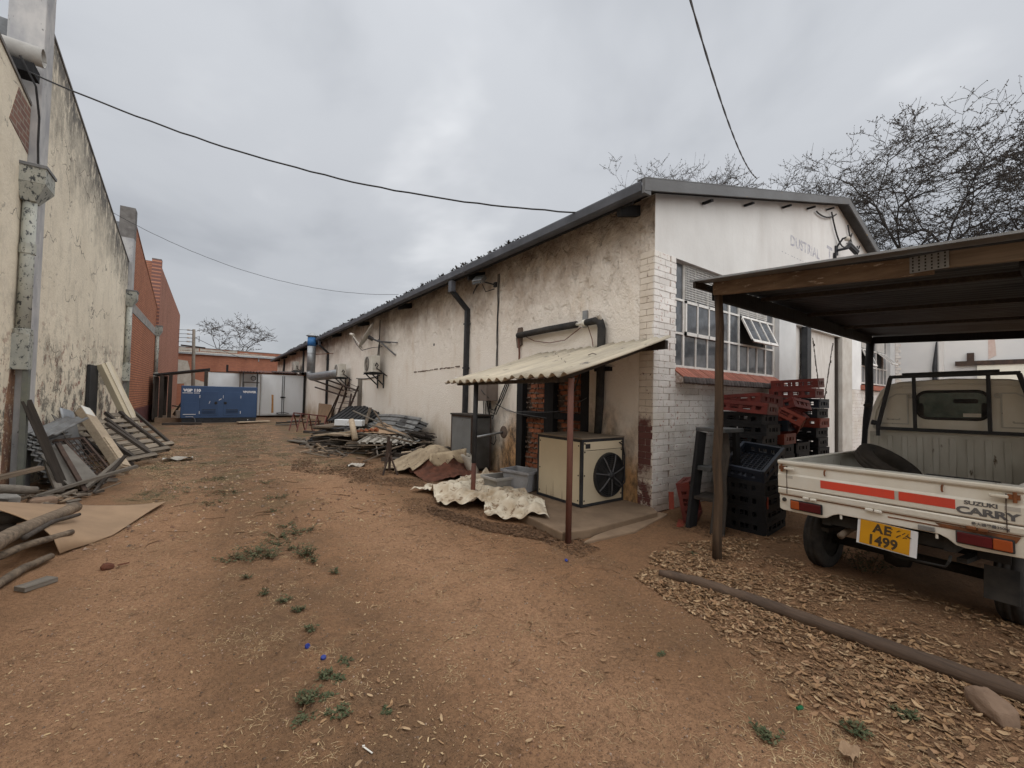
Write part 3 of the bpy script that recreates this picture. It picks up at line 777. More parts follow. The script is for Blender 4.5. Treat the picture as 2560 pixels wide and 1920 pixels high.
# ------------------------------------------------------------------ utility pole behind the yard
t = thing('utility_pole', 'slim grey utility pole with stacked insulators above the brick parapet', 'utility pole', (-1.03, 44, 0))
m = MB(); m.tube([(-1.03, 44, 0), (-1.18, 44, 6.55)], [0.15, 0.11], 10); m.build('pole', 'grey_timber', t, smooth=True)
for z in (6.45, 6.12, 5.80, 5.48):
    m = MB(); m.tube([(-1.25, 44, z), (-1.55, 43.9, z)], 0.03, 6); m.build('insulator_arm', 'black_paint', t)
    m = MB(); m.lathe([(0.0, -0.12), (0.07, -0.10), (0.04, -0.03), (0.075, 0.0), (0.04, 0.05), (0.07, 0.09), (0.0, 0.12)], 8, (-1.52, 43.9, z), 'x'); m.build('insulator', 'dish_white', t, smooth=True)
m = MB(); m.bar((-2.0, 44, 5.15), (-0.35, 44, 5.05), 0.09, 0.12); m.build('cross_arm', 'dark_timber', t)
m = MB(); m.tube([(-1.1, 43.9, 5.8), (-0.8, 43.9, 6.0), (-0.8, 43.9, 5.5)], 0.03, 6); m.build('stay', 'black_paint', t)
t = thing('power_line', 'four parallel power lines running left from the utility pole', 'power line', (-3, 44, 5))
for z in (6.45, 6.12, 5.80, 5.48):
    m = MB(); m.tube(sag((-1.55, 43.9, z), (-16, 43.9, z + 0.1), 0.3, 10), 0.018, 5); m.build('wire', 'cable_black', t)
m = MB(); m.tube(sag((-1.15, 44, 5.9), (10, 60, 4.5), 0.8, 10), 0.02, 5); solo(m, 'service_cable', 'cable_black', 'thin service cable sagging right from the utility pole', 'cable')

# ------------------------------------------------------------------ white container / cold room across the end of the yard
t = thing('container', 'white steel cold room container with a rust streak across the end of the yard', 'container', (2.2, 27.6, 0.1))
Y0 = 27.6
m = MB(); m.span((-0.12, Y0, 0.10), (4.66, Y0 + 2.4, 2.46)); body = m.build('body', 'container_white', t)
m = MB()
m.span((-0.14, Y0 - 0.03, 2.462), (4.67, Y0 + 2.4, 2.50)); m.build('roof_rim', 'rust', t)
m = MB(); m.span((-0.15, Y0 - 0.025, 0.1), (-0.03, Y0 - 0.002, 2.44)); m.build('corner_trim', 'ac_white', t)
m = MB(); m.span((1.36, Y0 - 0.03, 0.1), (1.42, Y0 - 0.002, 2.44)); m.span((2.36, Y0 - 0.03, 0.1), (2.40, Y0 - 0.002, 2.44)); m.build('seam_post', worn('seam_brown', (0.30, 0.27, 0.23), (0.2, 0.17, 0.15), 4, 0.7, obj=False), t)
m = MB(); m.span((1.60, Y0 - 0.035, 0.25), (2.28, Y0 - 0.002, 1.92)); d = m.build('personnel_door', 'container_white', t, bevel=0.01)
m = MB(); m.span((1.56, Y0 - 0.03, 1.925), (2.32, Y0 - 0.003, 2.0)); m.span((1.53, Y0 - 0.03, 0.25), (1.595, Y0 - 0.003, 1.92)); m.build('door_frame', worn('seam_grey', (0.3, 0.29, 0.27), (0.2, 0.19, 0.18), 4, 0.7, obj=False), d)
m = MB(); m.lathe([(0.10, -0.03), (0.13, -0.035), (0.13, -0.002), (0.10, 0.0)], 14, (2.02, Y0, 2.2), 'y'); m.build('round_vent', 'dark_sheet', t)
for x0, x1 in ((2.44, 3.50), (3.52, 4.58)):
    m = MB(); m.span((x0, Y0 - 0.04, 0.16), (x1, Y0 - 0.002, 2.40)); d = m.build('door_leaf', 'container_white', t, bevel=0.008)
    xx = x1 - 0.03 if x0 < 3 else x0 + 0.05
    m = MB(); m.tube([(xx, Y0 - 0.06, 0.2), (xx, Y0 - 0.06, 2.38)], 0.018, 6); m.box((xx, Y0 - 0.06, 1.15), (0.16, 0.04, 0.07)); m.build('lock_bar', 'dark_sheet', d)
m = MB(); m.span((4.585, Y0 - 0.05, 0.1), (4.66, Y0 - 0.002, 2.45)); m.build('dark_edge', 'black_sheet_shade', t)
m = MB(); r = random.Random(5)
m.prism([(2.95, Y0 - 0.0435, 0.25), (3.07, Y0 - 0.0435, 0.25), (3.05, Y0 - 0.0435, 0.8), (3.04, Y0 - 0.0435, 1.28), (2.93, Y0 - 0.0435, 1.30), (2.95, Y0 - 0.0435, 0.9)], (0, 0.003, 0))
m.build('rust_streak', worn('rust_ochre', (0.42, 0.25, 0.10), (0.30, 0.15, 0.05), 6, 0.9), t)
m = MB(); m.tube([(3.2, Y0 - 0.12, 0.24), (3.32, Y0 - 0.15, 0.17), (3.6, Y0 - 0.17, 0.16), (3.85, Y0 - 0.14, 0.22), (3.6, Y0 - 0.12, 0.28), (3.2, Y0 - 0.12, 0.24)], 0.02, 6); m.build('door_rail', 'dark_sheet', t)
# little roof on posts in front of it
t = thing('porch_roof', 'small rusty corrugated porch roof on thin posts above the blue generator', 'canopy', (1.7, 26.4, 0))
m = corrugated((1.25, 26.0, 2.52), (1.25, 27.5, 2.58), (2.35, 26.0, 2.50), 0.13, 0.025, 1); m.build('roof_sheet', 'rust_pipe', t, smooth=True)
for x, y in ((1.45, 26.1), (1.52, 27.3), (2.08, 26.1), (2.2, 27.3)):
    m = MB(); m.tube([(x, y, 0), (x, y, 2.5)], 0.025, 6); m.build('post', 'black_paint', t)
t = thing('scrap_roofing', 'dark rusty roofing scraps lying on top of the white container', 'roofing', (3, 28.5, 2.5))
m = corrugated((2.2, 27.7, 2.56), (2.3, 29.8, 2.75), (4.4, 27.8, 2.54), 0.15, 0.025, 1); m.build('roof_sheet', 'rust_pipe', t)
m = MB(); m.span((0.75, 28.2, 2.5), (0.85, 28.4, 2.92)); m.span((0.75, 27.8, 2.502), (4.2, 27.9, 2.56)); m.build('timber', 'black_timber_z', t)
m = corrugated((3.0, 27.4, 2.62), (3.0, 28.9, 2.70), (4.8, 27.2, 2.66), 0.15, 0.02, 1); m.build('roof_sheet', 'dark_sheet', t)

# ------------------------------------------------------------------ dark lean-to shed left of the generator
t = thing('lean_to_shed', 'dark open lean-to shed of black timber left of the blue generator', 'shed', (-1.0, 25.2, 0))
m = MB(); m.prism([(-2.03, 24.4, 2.10), (0.02, 24.4, 2.47), (0.02, 24.4, 2.53), (-2.03, 24.4, 2.16)], (0, 2.4, 0)); m.build('roof', 'black_sheet_shade', t)
for x, y, z in ((-1.72, 24.5, 2.13), (-1.42, 24.5, 2.16), (-0.12, 24.5, 2.40), (-1.72, 26.6, 2.13), (-0.12, 26.6, 2.4)):
    m = MB(); m.span((x - 0.07, y - 0.07, 0), (x + 0.07, y + 0.07, z)); m.build('post', 'dark_timber_z', t)
for i in range(5):
    m = MB(); m.span((-2.02 + 0.001, 24.55 + i * 0.42, 0.1), (-1.97, 24.93 + i * 0.42, 2.05)); m.build('plank', 'dark_timber_z', t)
m = MB(); m.span((-1.9, 24.3, 0.002), (-0.95, 26.5, 0.2)); m.build('plinth', 'slab_concrete', t)
for i, (a, b) in enumerate((((-1.3, 25.2, 0.3), (-0.75, 24.9, 1.35)), ((-1.25, 25.1, 0.25), (-0.95, 25.1, 1.1)), ((-1.35, 25.0, 0.72), (-0.9, 24.9, 0.66)))):
    m = MB(); m.bar(a, b, 0.09, 0.05); solo(m, 'timber_offcut', 'dark_timber', ('dark timber offcut leaning inside the lean-to shed, the longest of three', 'short dark timber offcut leaning inside the lean-to shed', 'level board end inside the lean-to shed')[i], 'timber', 'offcuts inside the lean-to shed')
m = MB(); m.lathe([(0.0, 0), (0.13, 0.0), (0.16, 0.34), (0.14, 0.34), (0.12, 0.03), (0, 0.03)], 12, (-1.02, 24.12, 0.2)); solo(m, 'paint_bucket', 'ac_white', 'dirty white bucket on the slab left of the generator', 'bucket')

# ------------------------------------------------------------------ generator
t = thing('generator', 'dark blue canopied diesel generator with louvred doors and white lettering', 'generator', (0.45, 22.7, 0))
GY = 22.7
m = MB(); m.span((-0.95, GY, 0.262), (1.84, GY + 1.15, 1.66)); body = m.build('canopy', 'blue_steel', t, bevel=0.02)
m = MB(); m.span((-0.90, GY + 0.02, 0.04), (1.82, GY + 1.1, 0.26)); m.build('base_frame', 'black_paint', t)
for x0, x1, hx in ((-0.30, 0.37, 0.28), (0.57, 1.20, 0.63)):
    m = MB(); m.span((x0, GY - 0.014, 0.36), (x1, GY + 0.01, 1.42)); d = m.build('door', 'blue_steel', t, bevel=0.006)
    m = MB(); m.lathe([(0.0, -0.04), (0.05, -0.04), (0.062, -0.015), (0.062, -0.012)], 12, (hx, GY, 0.92), 'y'); m.box((hx, GY - 0.04, 0.92), (0.03, 0.02, 0.09)); m.build('handle', 'black_plastic', d)
    m = MB(); m.span((x0 + 0.09, GY - 0.0185, 0.47), (x1 - 0.09, GY - 0.0145, 0.64)); m.build('louvre_recess', 'black_paint', d)
    for k in range(3):
        m = MB(); m.box(((x0 + x1) / 2, GY - 0.03, 0.50 + k * 0.05), (x1 - x0 - 0.18, 0.03, 0.006), rot(0.7, 0, 0)); m.build('slat', 'blue_steel', d)
    hx2 = x0 if x0 < 0 else x1
    for z in (0.5, 1.2):
        m = MB(); m.tube([(hx2, GY - 0.02, z - 0.06), (hx2, GY - 0.02, z + 0.06)], 0.012, 6); m.build('hinge', 'lettering_white', d)
m = MB(); m.span((-0.86, GY - 0.012, 0.44), (-0.42, GY + 0.008, 0.95)); pnl = m.build('service_panel', 'blue_steel', t, bevel=0.005)
m = MB(); m.span((-0.86, GY - 0.03, 0.415), (-0.42, GY - 0.002, 0.435)); m.build('panel_lip', 'lettering_white', pnl)
text_obj('lettering', 'VGP 110', 0.155, 'lettering_white', t, (-0.87, GY - 0.003, 1.41), (1, 0, 0), (0, 0, 1), 0.004, 0.010, 1.0, sx=1.05)
text_obj('lettering', 'VPOWER', 0.125, 'lettering_white', t, (1.28, GY - 0.003, 1.395), (1, 0, 0), (0, 0, 1), 0.004, 0.008, 0.98)
m = MB(); m.span((-0.90, GY - 0.005, 1.335), (-0.55, GY - 0.001, 1.362)); m.span((-0.51, GY - 0.005, 1.335), (-0.31, GY - 0.001, 1.362)); m.span((-0.77, GY - 0.005, 0.315), (-0.50, GY - 0.001, 0.33)); m.build('decal_strip', 'lettering_white', t)
m = MB(); m.box((0.43, GY - 0.003, 1.08), (0.12, 0.004, 0.03), rot(0, -0.6, 0)); m.box((0.05, GY - 0.017, 0.95), (0.02, 0.004, 0.12), rot(0, 0.3, 0)); m.box((0.54, GY - 0.003, 1.20), (0.015, 0.004, 0.14)); m.build('scratch', 'lettering_white', t)
m = MB(); m.box((1.5, GY + 0.017, 0.16), (0.03, 0.006, 0.03)); m.build('base_bolt', 'lettering_white', t)
m = MB(); m.tube([(-0.55, GY - 0.02, 0.3), (-0.45, GY - 0.06, 0.25), (-0.42, GY - 0.08, 0.12), (-0.46, GY - 0.08, 0.03)], 0.02, 6); m.build('drain_hose', 'cable_grey', t)
m = MB(); m.bar((-1.5, GY - 0.25, 0.05), (-0.2, GY - 0.35, 0.05), 0.25, 0.09); solo(m, 'base_sleeper', 'dark_timber', 'dark sleeper lying in front of the generator left end', 'timber')
m = MB(); m.bar((-0.4, GY - 0.1, 0.02), (2.0, GY - 0.1, 0.02), 0.3, 0.05); solo(m, 'concrete_kerb', 'slab_concrete', 'low concrete plinth edge under the generator', 'plinth')
m = MB(); m.bar((1.1, GY - 0.25, 0.07), (2.35, GY - 0.05, 0.09), 0.4, 0.03); solo(m, 'board', 'pale_timber', 'pale board on the ground at the generator right corner', 'board')
# ------------------------------------------------------------------ right: white workshop
WB = thing('white_workshop', 'long low white workshop with stained plaster side, brick corner pier and gabled end', 'workshop', (8, 12, 0))
XS, YG = 4.74, 3.344
RDG = (11.75, 6.15); EAVE = (4.30, 4.17)
def roof_z(x): return EAVE[1] + (RDG[1] - EAVE[1]) * (x - EAVE[0]) / (RDG[0] - EAVE[0]) if x < RDG[0] else RDG[1] - 0.28 * (x - RDG[0])
TH = 0.23
# side wall with the bricked-up doorway left open in it; surface slightly wavy hand-floated plaster
m = MB()
m.span((XS, 6.34, -0.2), (XS + TH, 41.0, 4.24)); m.span((XS, 3.575, -0.2), (XS + TH, 4.49, 4.24)); m.span((XS, 4.49, 2.19), (XS + TH, 6.34, 4.24)); m.span((XS, YG + 0.003, 3.485), (XS + TH, 3.5745, 4.24))
side = m.build('side_wall', 'side_wall', WB)
m = MB(); m.span((18.7, YG + 0.3, -0.2), (18.9, 41.0, 4.2)); m.span((4.9, 40.8, -0.2), (18.9, 41.0, 4.2)); m.build('back_wall', 'gable', WB)
# gable end: plaster above the lintel line
m = MB(); m.prism([(XS + 0.003, YG, 3.4855), (18.9, YG, 3.4855), (18.9, YG, roof_z(18.9) - 0.03), (RDG[0], YG, RDG[1] - 0.03), (XS + 0.003, YG, roof_z(XS) - 0.03)], (0, TH - 0.003, 0))
gable = m.build('gable_wall', 'gable', WB)
m = MB()
pm_ = worn('smooth_blue_white', (0.72, 0.735, 0.74), (0.62, 0.63, 0.635), 2, 0.8, obj=False)
for a_, b_ in (((8.60, YG, -0.2), (9.37, YG + TH, 3.484)), ((12.64, YG, 1.85), (13.46, YG + TH, 3.484)), ((16.2, YG, -0.2), (16.73, YG + TH, 3.484)), ((9.37, YG, 3.05), (11.95, YG + TH, 3.484))):
    m = MB(); m.span(a_, b_); m.build('plaster_panel', pm_, WB)
m = MB(); m.span((11.95, YG - 0.03, -0.2), (12.64, YG + TH, 3.483)); m.build('door_pier', worn('grey_pier', (0.56, 0.545, 0.51), (0.45, 0.42, 0.38), 3, 0.85, spots=((0.26, 0.22, 0.19), 0.66), obj=False), WB)
# mortar core behind the separate bricks
m = MB(); m.span((XS + 0.006, YG + 0.006, -0.2), (5.238, 3.574, 3.484)); m.span((5.2375, YG + 0.006, -0.2), (8.60, YG + TH, 1.74))
core = m.build('brick_core', 'mortar', WB)

m = MB(); m.span((12.64, YG + 0.006, -0.2), (16.2, YG + TH, 1.85)); m.build('brick_core', 'mortar', WB)
# ---- painted bricks of the corner pier and the wall below the window, one by one
CH = 0.0871; r = random.Random(11)
bm_full = box_mesh('brick', (0.2325, 0.03, 0.0825), 'white_brick', 0.0035, 0.0015)
bm_half = box_mesh('brick_half', (0.114, 0.03, 0.0825), 'white_brick', 0.0035, 0.0015)
bm_tall = box_mesh('brick_closer', (0.050, 0.03, 0.0825), 'white_brick', 0.004, 0.001)
pf_full = box_mesh('pier_brick', (0.03, 0.226, 0.0825), 'pier_brick', 0.004, 0.0015)
pf_half = box_mesh('pier_brick_half', (0.03, 0.111, 0.0825), 'pier_brick', 0.004, 0.0015)
stuff = MB(); nb = 0
def jit(): return rot(r.uniform(-0.012, 0.012), r.uniform(-0.008, 0.008), r.uniform(-0.012, 0.012))
for c in range(40):
    z = 0.012 + c * CH + CH / 2
    yy = YG + 0.0135 + r.uniform(-0.003, 0.002)
    # pier front
    xs = [(XS + 0.114, bm_full), (XS + 0.351, bm_full), (XS + 0.482, bm_tall)] if c % 2 == 0 else [(XS + 0.055, bm_half), (XS + 0.233, bm_full), (XS + 0.436, bm_half)]
    for x, me in xs:
        piece('brick', me, core, (x, yy + r.uniform(-0.002, 0.002), z), jit())
    # pier flank
    if c % 2: lst = [(3.459, pf_full)]
    else: lst = [(3.402, pf_half), (3.519, pf_half)]
    for y, me in lst:
        piece('brick', me, core, (XS + 0.013 + r.uniform(-0.003, 0.002), y, z), jit())
for c in range(20):
    z = 0.012 + c * CH + CH / 2; x = 5.24 + (0.113 if c % 2 else -0.0); first = True
    while x < 8.5:
        if x < 5.95:
            if x < 5.25: piece('brick', bm_half, core, (5.31 - 0.0, YG + 0.0135 + r.uniform(-0.003, 0.002), z), jit()); x = 5.367 + 0.113
            else: piece('brick', bm_full, core, (x, YG + 0.0135 + r.uniform(-0.004, 0.002), z), jit()); x += 0.236
        else:
            stuff.box((x, YG + 0.0135 + r.uniform(-0.004, 0.002), z), (0.2325, 0.03, 0.0825)); x += 0.236
for c in range(21):
    z = 0.012 + c * CH + CH / 2; x = 12.75 + (0.113 if c % 2 else 0)
    while x < 16.1:
        stuff.box((x, YG + 0.0135 + r.uniform(-0.004, 0.002), z), (0.2325, 0.03, 0.0825)); x += 0.236
stuff.build('brickwork', 'white_brick', core, kind='stuff')

# ---- steel windows
def window(x0, x1, z0, z1, ncol, units, opened, name_label):
    """rows of steel-framed panes; units = [(first column, last column)] with an opening sash in each"""
    y = YG + 0.10
    rows = [z0, z0 + (z1 - z0) * 0.318, z0 + (z1 - z0) * 0.638, z1]
    cw = (x1 - x0) / ncol
    m = MB()
    for i in range(ncol + 1):
        thick = i in (0, ncol) or any(i in u for u in units) or any(i - 1 == u[0] or i + 1 == u[1] for u in units)
        x = x0 + i * cw; w = 0.05 if any(i == u[0] for u in units) and i > 0 else (0.036 if thick else 0.02)
        if w == 0.02:
            m.span((x - w / 2, y - 0.016, rows[0]), (x + w / 2, y + 0.02, rows[1])); m.span((x - w / 2, y - 0.016, rows[2]), (x + w / 2, y + 0.02, rows[3]))
        else:
            m.span((x - w / 2, y - 0.018, rows[0]), (x + w / 2, y + 0.02, rows[3]))
    for k, z in enumerate(rows):
        h = 0.04 if k in (0, 3) else 0.03
        m.span((x0, y - 0.0165, z - h / 2), (x1, y + 0.018, z + h / 2))
    fr = m.build('window', 'window_paint', WB); fr['label'] = name_label
    for ri in range(3):
        for ci in range(ncol):
            if ri == 1 and any(u[0] < ci < u[1] - 1 for u in units): continue
            xa, xb = x0 + ci * cw + 0.008, x0 + (ci + 1) * cw - 0.008
            m = MB(); m.box(((xa + xb) / 2, y + 0.004, (rows[ri] + rows[ri + 1]) / 2), (xb - xa, 0.005, rows[ri + 1] - rows[ri] - 0.01), rot(r.uniform(-0.006, 0.006), 0, r.uniform(-0.008, 0.008))); m.build('pane', 'dusty_glass', fr)
    for (a, b), op in zip(units, opened):
        xa, xb = x0 + (a + 1) * cw + 0.01, x0 + (b - 1) * cw - 0.01
        H = rows[2] - rows[1] + 0.02
        R = rot(-op, 0, 0); top = Vector(((xa + xb) / 2, y - 0.03, rows[2]))
        def P(u, v, w=0.0): return top + R @ Vector((u, w, v))
        W2 = (xb - xa) / 2; n = b - a - 2
        m = MB()
        for (u0, u1, v0, v1) in [(-W2, W2, -0.04, 0), (-W2, W2, -H, -H + 0.05), (-W2, -W2 + 0.035, -H, 0), (W2 - 0.035, W2, -H, 0)] + [(-W2 + (xb - xa) * k / n - 0.012, -W2 + (xb - xa) * k / n + 0.012, -H, 0) for k in range(1, n)]:
            m.box(P((u0 + u1) / 2, (v0 + v1) / 2), (u1 - u0, 0.024, v1 - v0), R)
        m.build('sash', 'window_paint', fr)
        for k in range(n):
            u0, u1 = -W2 + (xb - xa) * k / n + 0.012, -W2 + (xb - xa) * (k + 1) / n - 0.012
            m = MB(); m.box(P((u0 + u1) / 2, -H / 2, 0.004), (u1 - u0, 0.005, H - 0.06), R); m.build('pane', 'dusty_glass', fr)
        if op > 0.1:
            m = MB(); m.span((xa, y + 0.02, rows[1] + 0.01), (xb, y + 0.03, rows[2] - 0.01)); m.build('dark_opening', 'black_sheet_shade', fr)  # black sheet stands for the unlit room behind the open sash
        # welded mesh over the top lights
        m = MB(); k = 26; xx0, xx1 = xa - 0.01, xb + 0.01; zz0, zz1 = rows[2] + 0.03, rows[3] - 0.03
        for i in range(k + 1):
            x = xx0 + (xx1 - xx0) * i / k; m.span((x - 0.004, y - 0.036, zz0), (x + 0.004, y - 0.028, zz1))
        for i in range(15):
            z = zz0 + (zz1 - zz0) * i / 14; m.span((xx0, y - 0.0415, z - 0.004), (xx1, y - 0.0365, z + 0.004))
        m.build('mesh_guard', 'window_paint', fr, kind='stuff')
    return fr
window(5.24, 8.56, 1.98, 3.50, 10, [(0, 5), (5, 10)], [0.0, 0.42], 'wide steel window beside the corner pier')
window(13.46, 16.2, 2.05, 3.46, 8, [(0, 4), (4, 8)], [0.35, 0.75], 'steel window right of the sliding door, its sash swung open')
m = MB(); m.span((5.24, YG + 0.14, 1.76), (8.6, YG + TH, 3.484)); m.span((13.46, YG + 0.14, 1.86), (16.2, YG + TH, 3.484)); m.build('window_backing', 'black_sheet_shade', WB)
m = MB(); m.span((8.56, YG + 0.08, 1.9), (8.60, YG + 0.139, 3.484)); m.build('window_jamb', 'grey_pier', WB)

# ---- sloping tiled sill: red tiles with dark bullnose tiles
m = MB(); m.prism([(5.24, 3.425, 1.95), (5.24, 3.225, 1.80), (5.24, 3.23, 1.74), (5.24, 3.425, 1.74)], (3.36, 0, 0)); sill = m.build('window_sill', 'mortar', WB)
a = math.atan2(0.145, 0.205); Rt = rot(a, 0, 0)
tm = box_mesh('tile', (0.082, 0.25, 0.018), 'tile_red', 0.004); tn = box_mesh('tile_nosing', (0.085, 0.034, 0.10), 'tile_dark', 0.012)
for i in range(37):
    x = 5.285 + i * 0.0905
    piece('tile', tm, sill, (x, 3.322 + r.uniform(-0.003, 0.003), 1.888 + r.uniform(-0.003, 0.003)), Rt @ rot(0, 0, r.uniform(-0.04, 0.04)))
    piece('nosing_tile', tn, sill, (x, 3.213 + r.uniform(-0.004, 0.004), 1.775 + r.uniform(-0.004, 0.004)), rot(r.uniform(-0.30, -0.2), 0, r.uniform(-0.03, 0.03)))
m = MB(); m.span((13.4, 3.24, 1.86), (16.25, 3.42, 1.98)); m.build('window_sill', 'tile_red', WB)

# ---- sliding door: two peeling leaves with diagonal cracks, black gap between them
m = MB(); m.span((9.30, YG + 0.35, -0.1), (12.0, YG + 0.40, 3.2)); m.build('dark_interior', 'black_sheet_shade', WB)  # black sheet stands for the interior shade behind the leaves
for x0, x1, lb in ((9.375, 9.97, 'left leaf of the sliding door'), (10.23, 11.87, 'right leaf of the sliding door with V shaped cracks')):
    m = MB(); m.span((x0, YG + 0.10, 0.03), (x1, YG + 0.16, 3.048)); d = m.build('door_leaf', 'door_paint', WB); d['label'] = lb
    m = MB()
    yv = YG + 0.098
    def brace(xa, za, xb, zb):
        n = 26
        for k in range(n):
            t, t2 = k / n, (k + 1) / n
            m.bar((xa + (xb - xa) * t + r.uniform(-0.012, 0.012), yv, za + (zb - za) * t), (xa + (xb - xa) * t2 + r.uniform(-0.012, 0.012), yv, za + (zb - za) * t2), 0.010, r.uniform(0.018, 0.06))
    if x0 < 10: brace(9.95, 2.75, 9.5, 0.6)
    else:
        brace(10.52, 2.9, 11.05, 1.35); brace(11.75, 2.9, 11.12, 1.35); brace(11.08, 1.3, 11.12, 0.2)
    m.build('crack', 'dark_timber', d)
m = MB(); m.span((11.872, YG + 0.05, 0), (11.948, YG + 0.2, 3.045)); m.build('dark_jamb', 'dark_timber_z', WB)
m = MB(); m.span((9.80, YG - 0.05, 0.0), (10.0, YG + 0.06, 3.045)); m.build('gap_strip', 'black_paint', WB)  # black strip added as the dark gap between the leaves
m = MB(); m.span((10.175, YG + 0.11, 0.03), (10.228, YG + 0.15, 3.04)); m.build('leaf_edge', worn('mossy_edge', (0.3, 0.3, 0.25), (0.22, 0.21, 0.18), 4, 0.9, obj=False), WB)

# ---- roof
m = MB()
def slope(xa, xb):
    m.prism([(xa, 3.15, roof_z(xa) - 0.02), (xb, 3.15, roof_z(xb) - 0.02), (xb, 3.15, roof_z(xb) + 0.01), (xa, 3.15, roof_z(xa) + 0.01)], (0, 38.1, 0))
slope(EAVE[0] + 0.06, RDG[0]); slope(RDG[0], 19.3); roof = m.build('roof', 'dark_sheet', WB)
m = corrugated((EAVE[0] + 0.02, 3.16, roof_z(EAVE[0]) + 0.035), (RDG[0], 3.16, RDG[1] + 0.03), (EAVE[0] + 0.02, 41.2, roof_z(EAVE[0]) + 0.035), 0.146, 0.022, 1, per=6)
m.build('corrugated_sheeting', 'dark_sheet', roof, smooth=True)
# rafter ends carrying the eaves
rm = box_mesh('rafter_end', (0.50, 0.07, 0.14), 'black_timber_z', 0.0)
for y in [3.62 + 4.0 * k for k in range(10)]:
    piece('rafter_end', rm, roof, (4.57, y, 4.06), rot(0, -0.26, 0))
m = MB(); m.span((4.33, 3.4, 4.02), (4.36, 41.1, 4.14)); m.build('fascia_board', 'black_timber_z', roof)
# eaves gutter, in lengths that do not quite line up
gseg = [3.17, 7.6, 11.7, 15.9, 20.2, 24.6, 29.0, 33.0, 37.0, 41.2]
def gzv(y): return 0.0 + 0.03 * math.sin((y - 3) * 0.09) - (0.025 if 12 < y < 25 else 0.0)
for k in range(len(gseg) - 1):
    ya, yb = gseg[k], gseg[k + 1] - 0.012; za, zb = gzv(ya), gzv(yb)
    m = MB()
    sec = [(4.335, 4.185), (4.335, 4.065), (4.31, 4.05), (4.235, 4.05), (4.215, 4.07), (4.215, 4.175), (4.205, 4.185), (4.20, 4.165), (4.203, 4.06), (4.23, 4.035), (4.315, 4.035), (4.35, 4.055), (4.35, 4.185)]
    n = len(sec)
    m.add([(x, ya, z + za) for x, z in sec] + [(x, yb, z + zb) for x, z in sec], [tuple(range(n)), tuple(range(2 * n - 1, n - 1, -1))] + [(i, (i + 1) % n, n + (i + 1) % n, n + i) for i in range(n)])
    m.build('gutter', 'gutter_paint', roof)
# metal verge along the gable
for xa, xb in ((EAVE[0] - 0.09, RDG[0]), (RDG[0], 19.3)):
    m = MB(); za, zb = roof_z(xa), roof_z(xb)
    m.prism([(xa, 3.12, za - 0.10), (xb, 3.12, zb - 0.075), (xb, 3.12, zb + 0.06), (xa, 3.12, za + 0.05)], (0, 0.025, 0))
    m.prism([(xa, 3.118, za + 0.052), (xb, 3.118, zb + 0.062), (xb, 3.118, zb + 0.075), (xa, 3.118, za + 0.065)], (0, 0.12, 0))
    v = m.build('verge', 'verge_metal', roof)
m = MB(); m.prism([(4.206, 3.125, 4.02), (4.34, 3.125, 4.02), (4.34, 3.125, 4.2), (4.30, 3.125, 4.25), (4.206, 3.125, 4.19)], (0, 0.035, 0)); m.build('gutter_end', 'verge_metal', roof)
for x in (5.9, 7.2, 8.7, 9.9, 11.0):
    m = MB(); z = roof_z(x) - 0.16; m.box((x, 3.26, z + 0.015), (0.07, 0.14, 0.035), rot(0, -0.26, 0)); m.build('purlin_end', 'black_timber_z', roof)
m = MB()
for x0, x1, d in ((10.3, 11.5, 0.10), (11.2, 12.6, 0.55), (12.3, 13.2, 0.35)):
    m.tube(sag((x0, 3.30, roof_z(x0) - 0.2), (x1, 3.30, roof_z(x1) - 0.25), d, 12), 0.016, 5)
m.tube([(13.0, 3.30, roof_z(13.0) - 0.35), (13.05, 3.31, 4.9), (12.85, 3.31, 4.4), (12.9, 3.31, 3.6)], 0.014, 5)
solo(m, 'gable_cable', 'cable_black', 'black cables looping under the right slope of the gable', 'cable')

# ---- faded sign painted on the gable
ys = YG - 0.0015
text_obj('lettering', 'DUSTRIAL', 0.29, 'lettering_faded', WB, (9.08, ys, 4.575), (1, 0, 0.02), (0, 0, 1), 0.001, 0.006, 1.05, sx=1.12)
text_obj('lettering', 'T', 0.55, 'lettering_faded', WB, (11.05, ys, 4.645), (1, 0, 0), (0, 0, 1), 0.001, 0.010)
text_obj('lettering', 'E', 0.29, 'lettering_faded', WB, (11.45, ys, 4.66), (1, 0, 0), (0, 0, 1), 0.001, 0.006)
m = MB()
for k in range(16):
    x = 8.7 + k * 0.14; m.span((x, ys, 4.35 + 0.003 * k), (x + r.uniform(0.02, 0.11), ys + 0.001, 4.362 + 0.003 * k))
m.build('faded_underline', 'lettering_faded', WB)

# ---- bricked-up doorway with black timber frame
m = MB(); m.span((XS + 0.13, 4.49, -0.1), (XS + 0.2, 6.34, 2.19)); infill = m.build('doorway_infill', 'rough_mortar', WB)
m = MB()
for ya, yb in ((6.16, 6.34), (5.30, 5.54), (4.49, 4.66)): m.span((XS - 0.012, ya, 0.0), (XS + 0.10, yb, 2.08))
m.span((XS - 0.010, 4.49, 2.081), (XS + 0.10, 6.34, 2.19))
fr = m.build('door_frame', 'black_timber_z', WB, bevel=0.006)
m = MB(); m.span((XS + 0.0, 5.541, 1.13), (XS + 0.09, 6.159, 1.24)); m.span((XS + 0.0, 4.661, 1.13), (XS + 0.09, 5.299, 1.24)); m.build('door_rail', 'black_timber_z', fr, bevel=0.005)
rb = [box_mesh('infill_brick', (0.06, L, 0.072), 'bare_brick', 0.005, 0.005) for L in (0.20, 0.155, 0.10)]
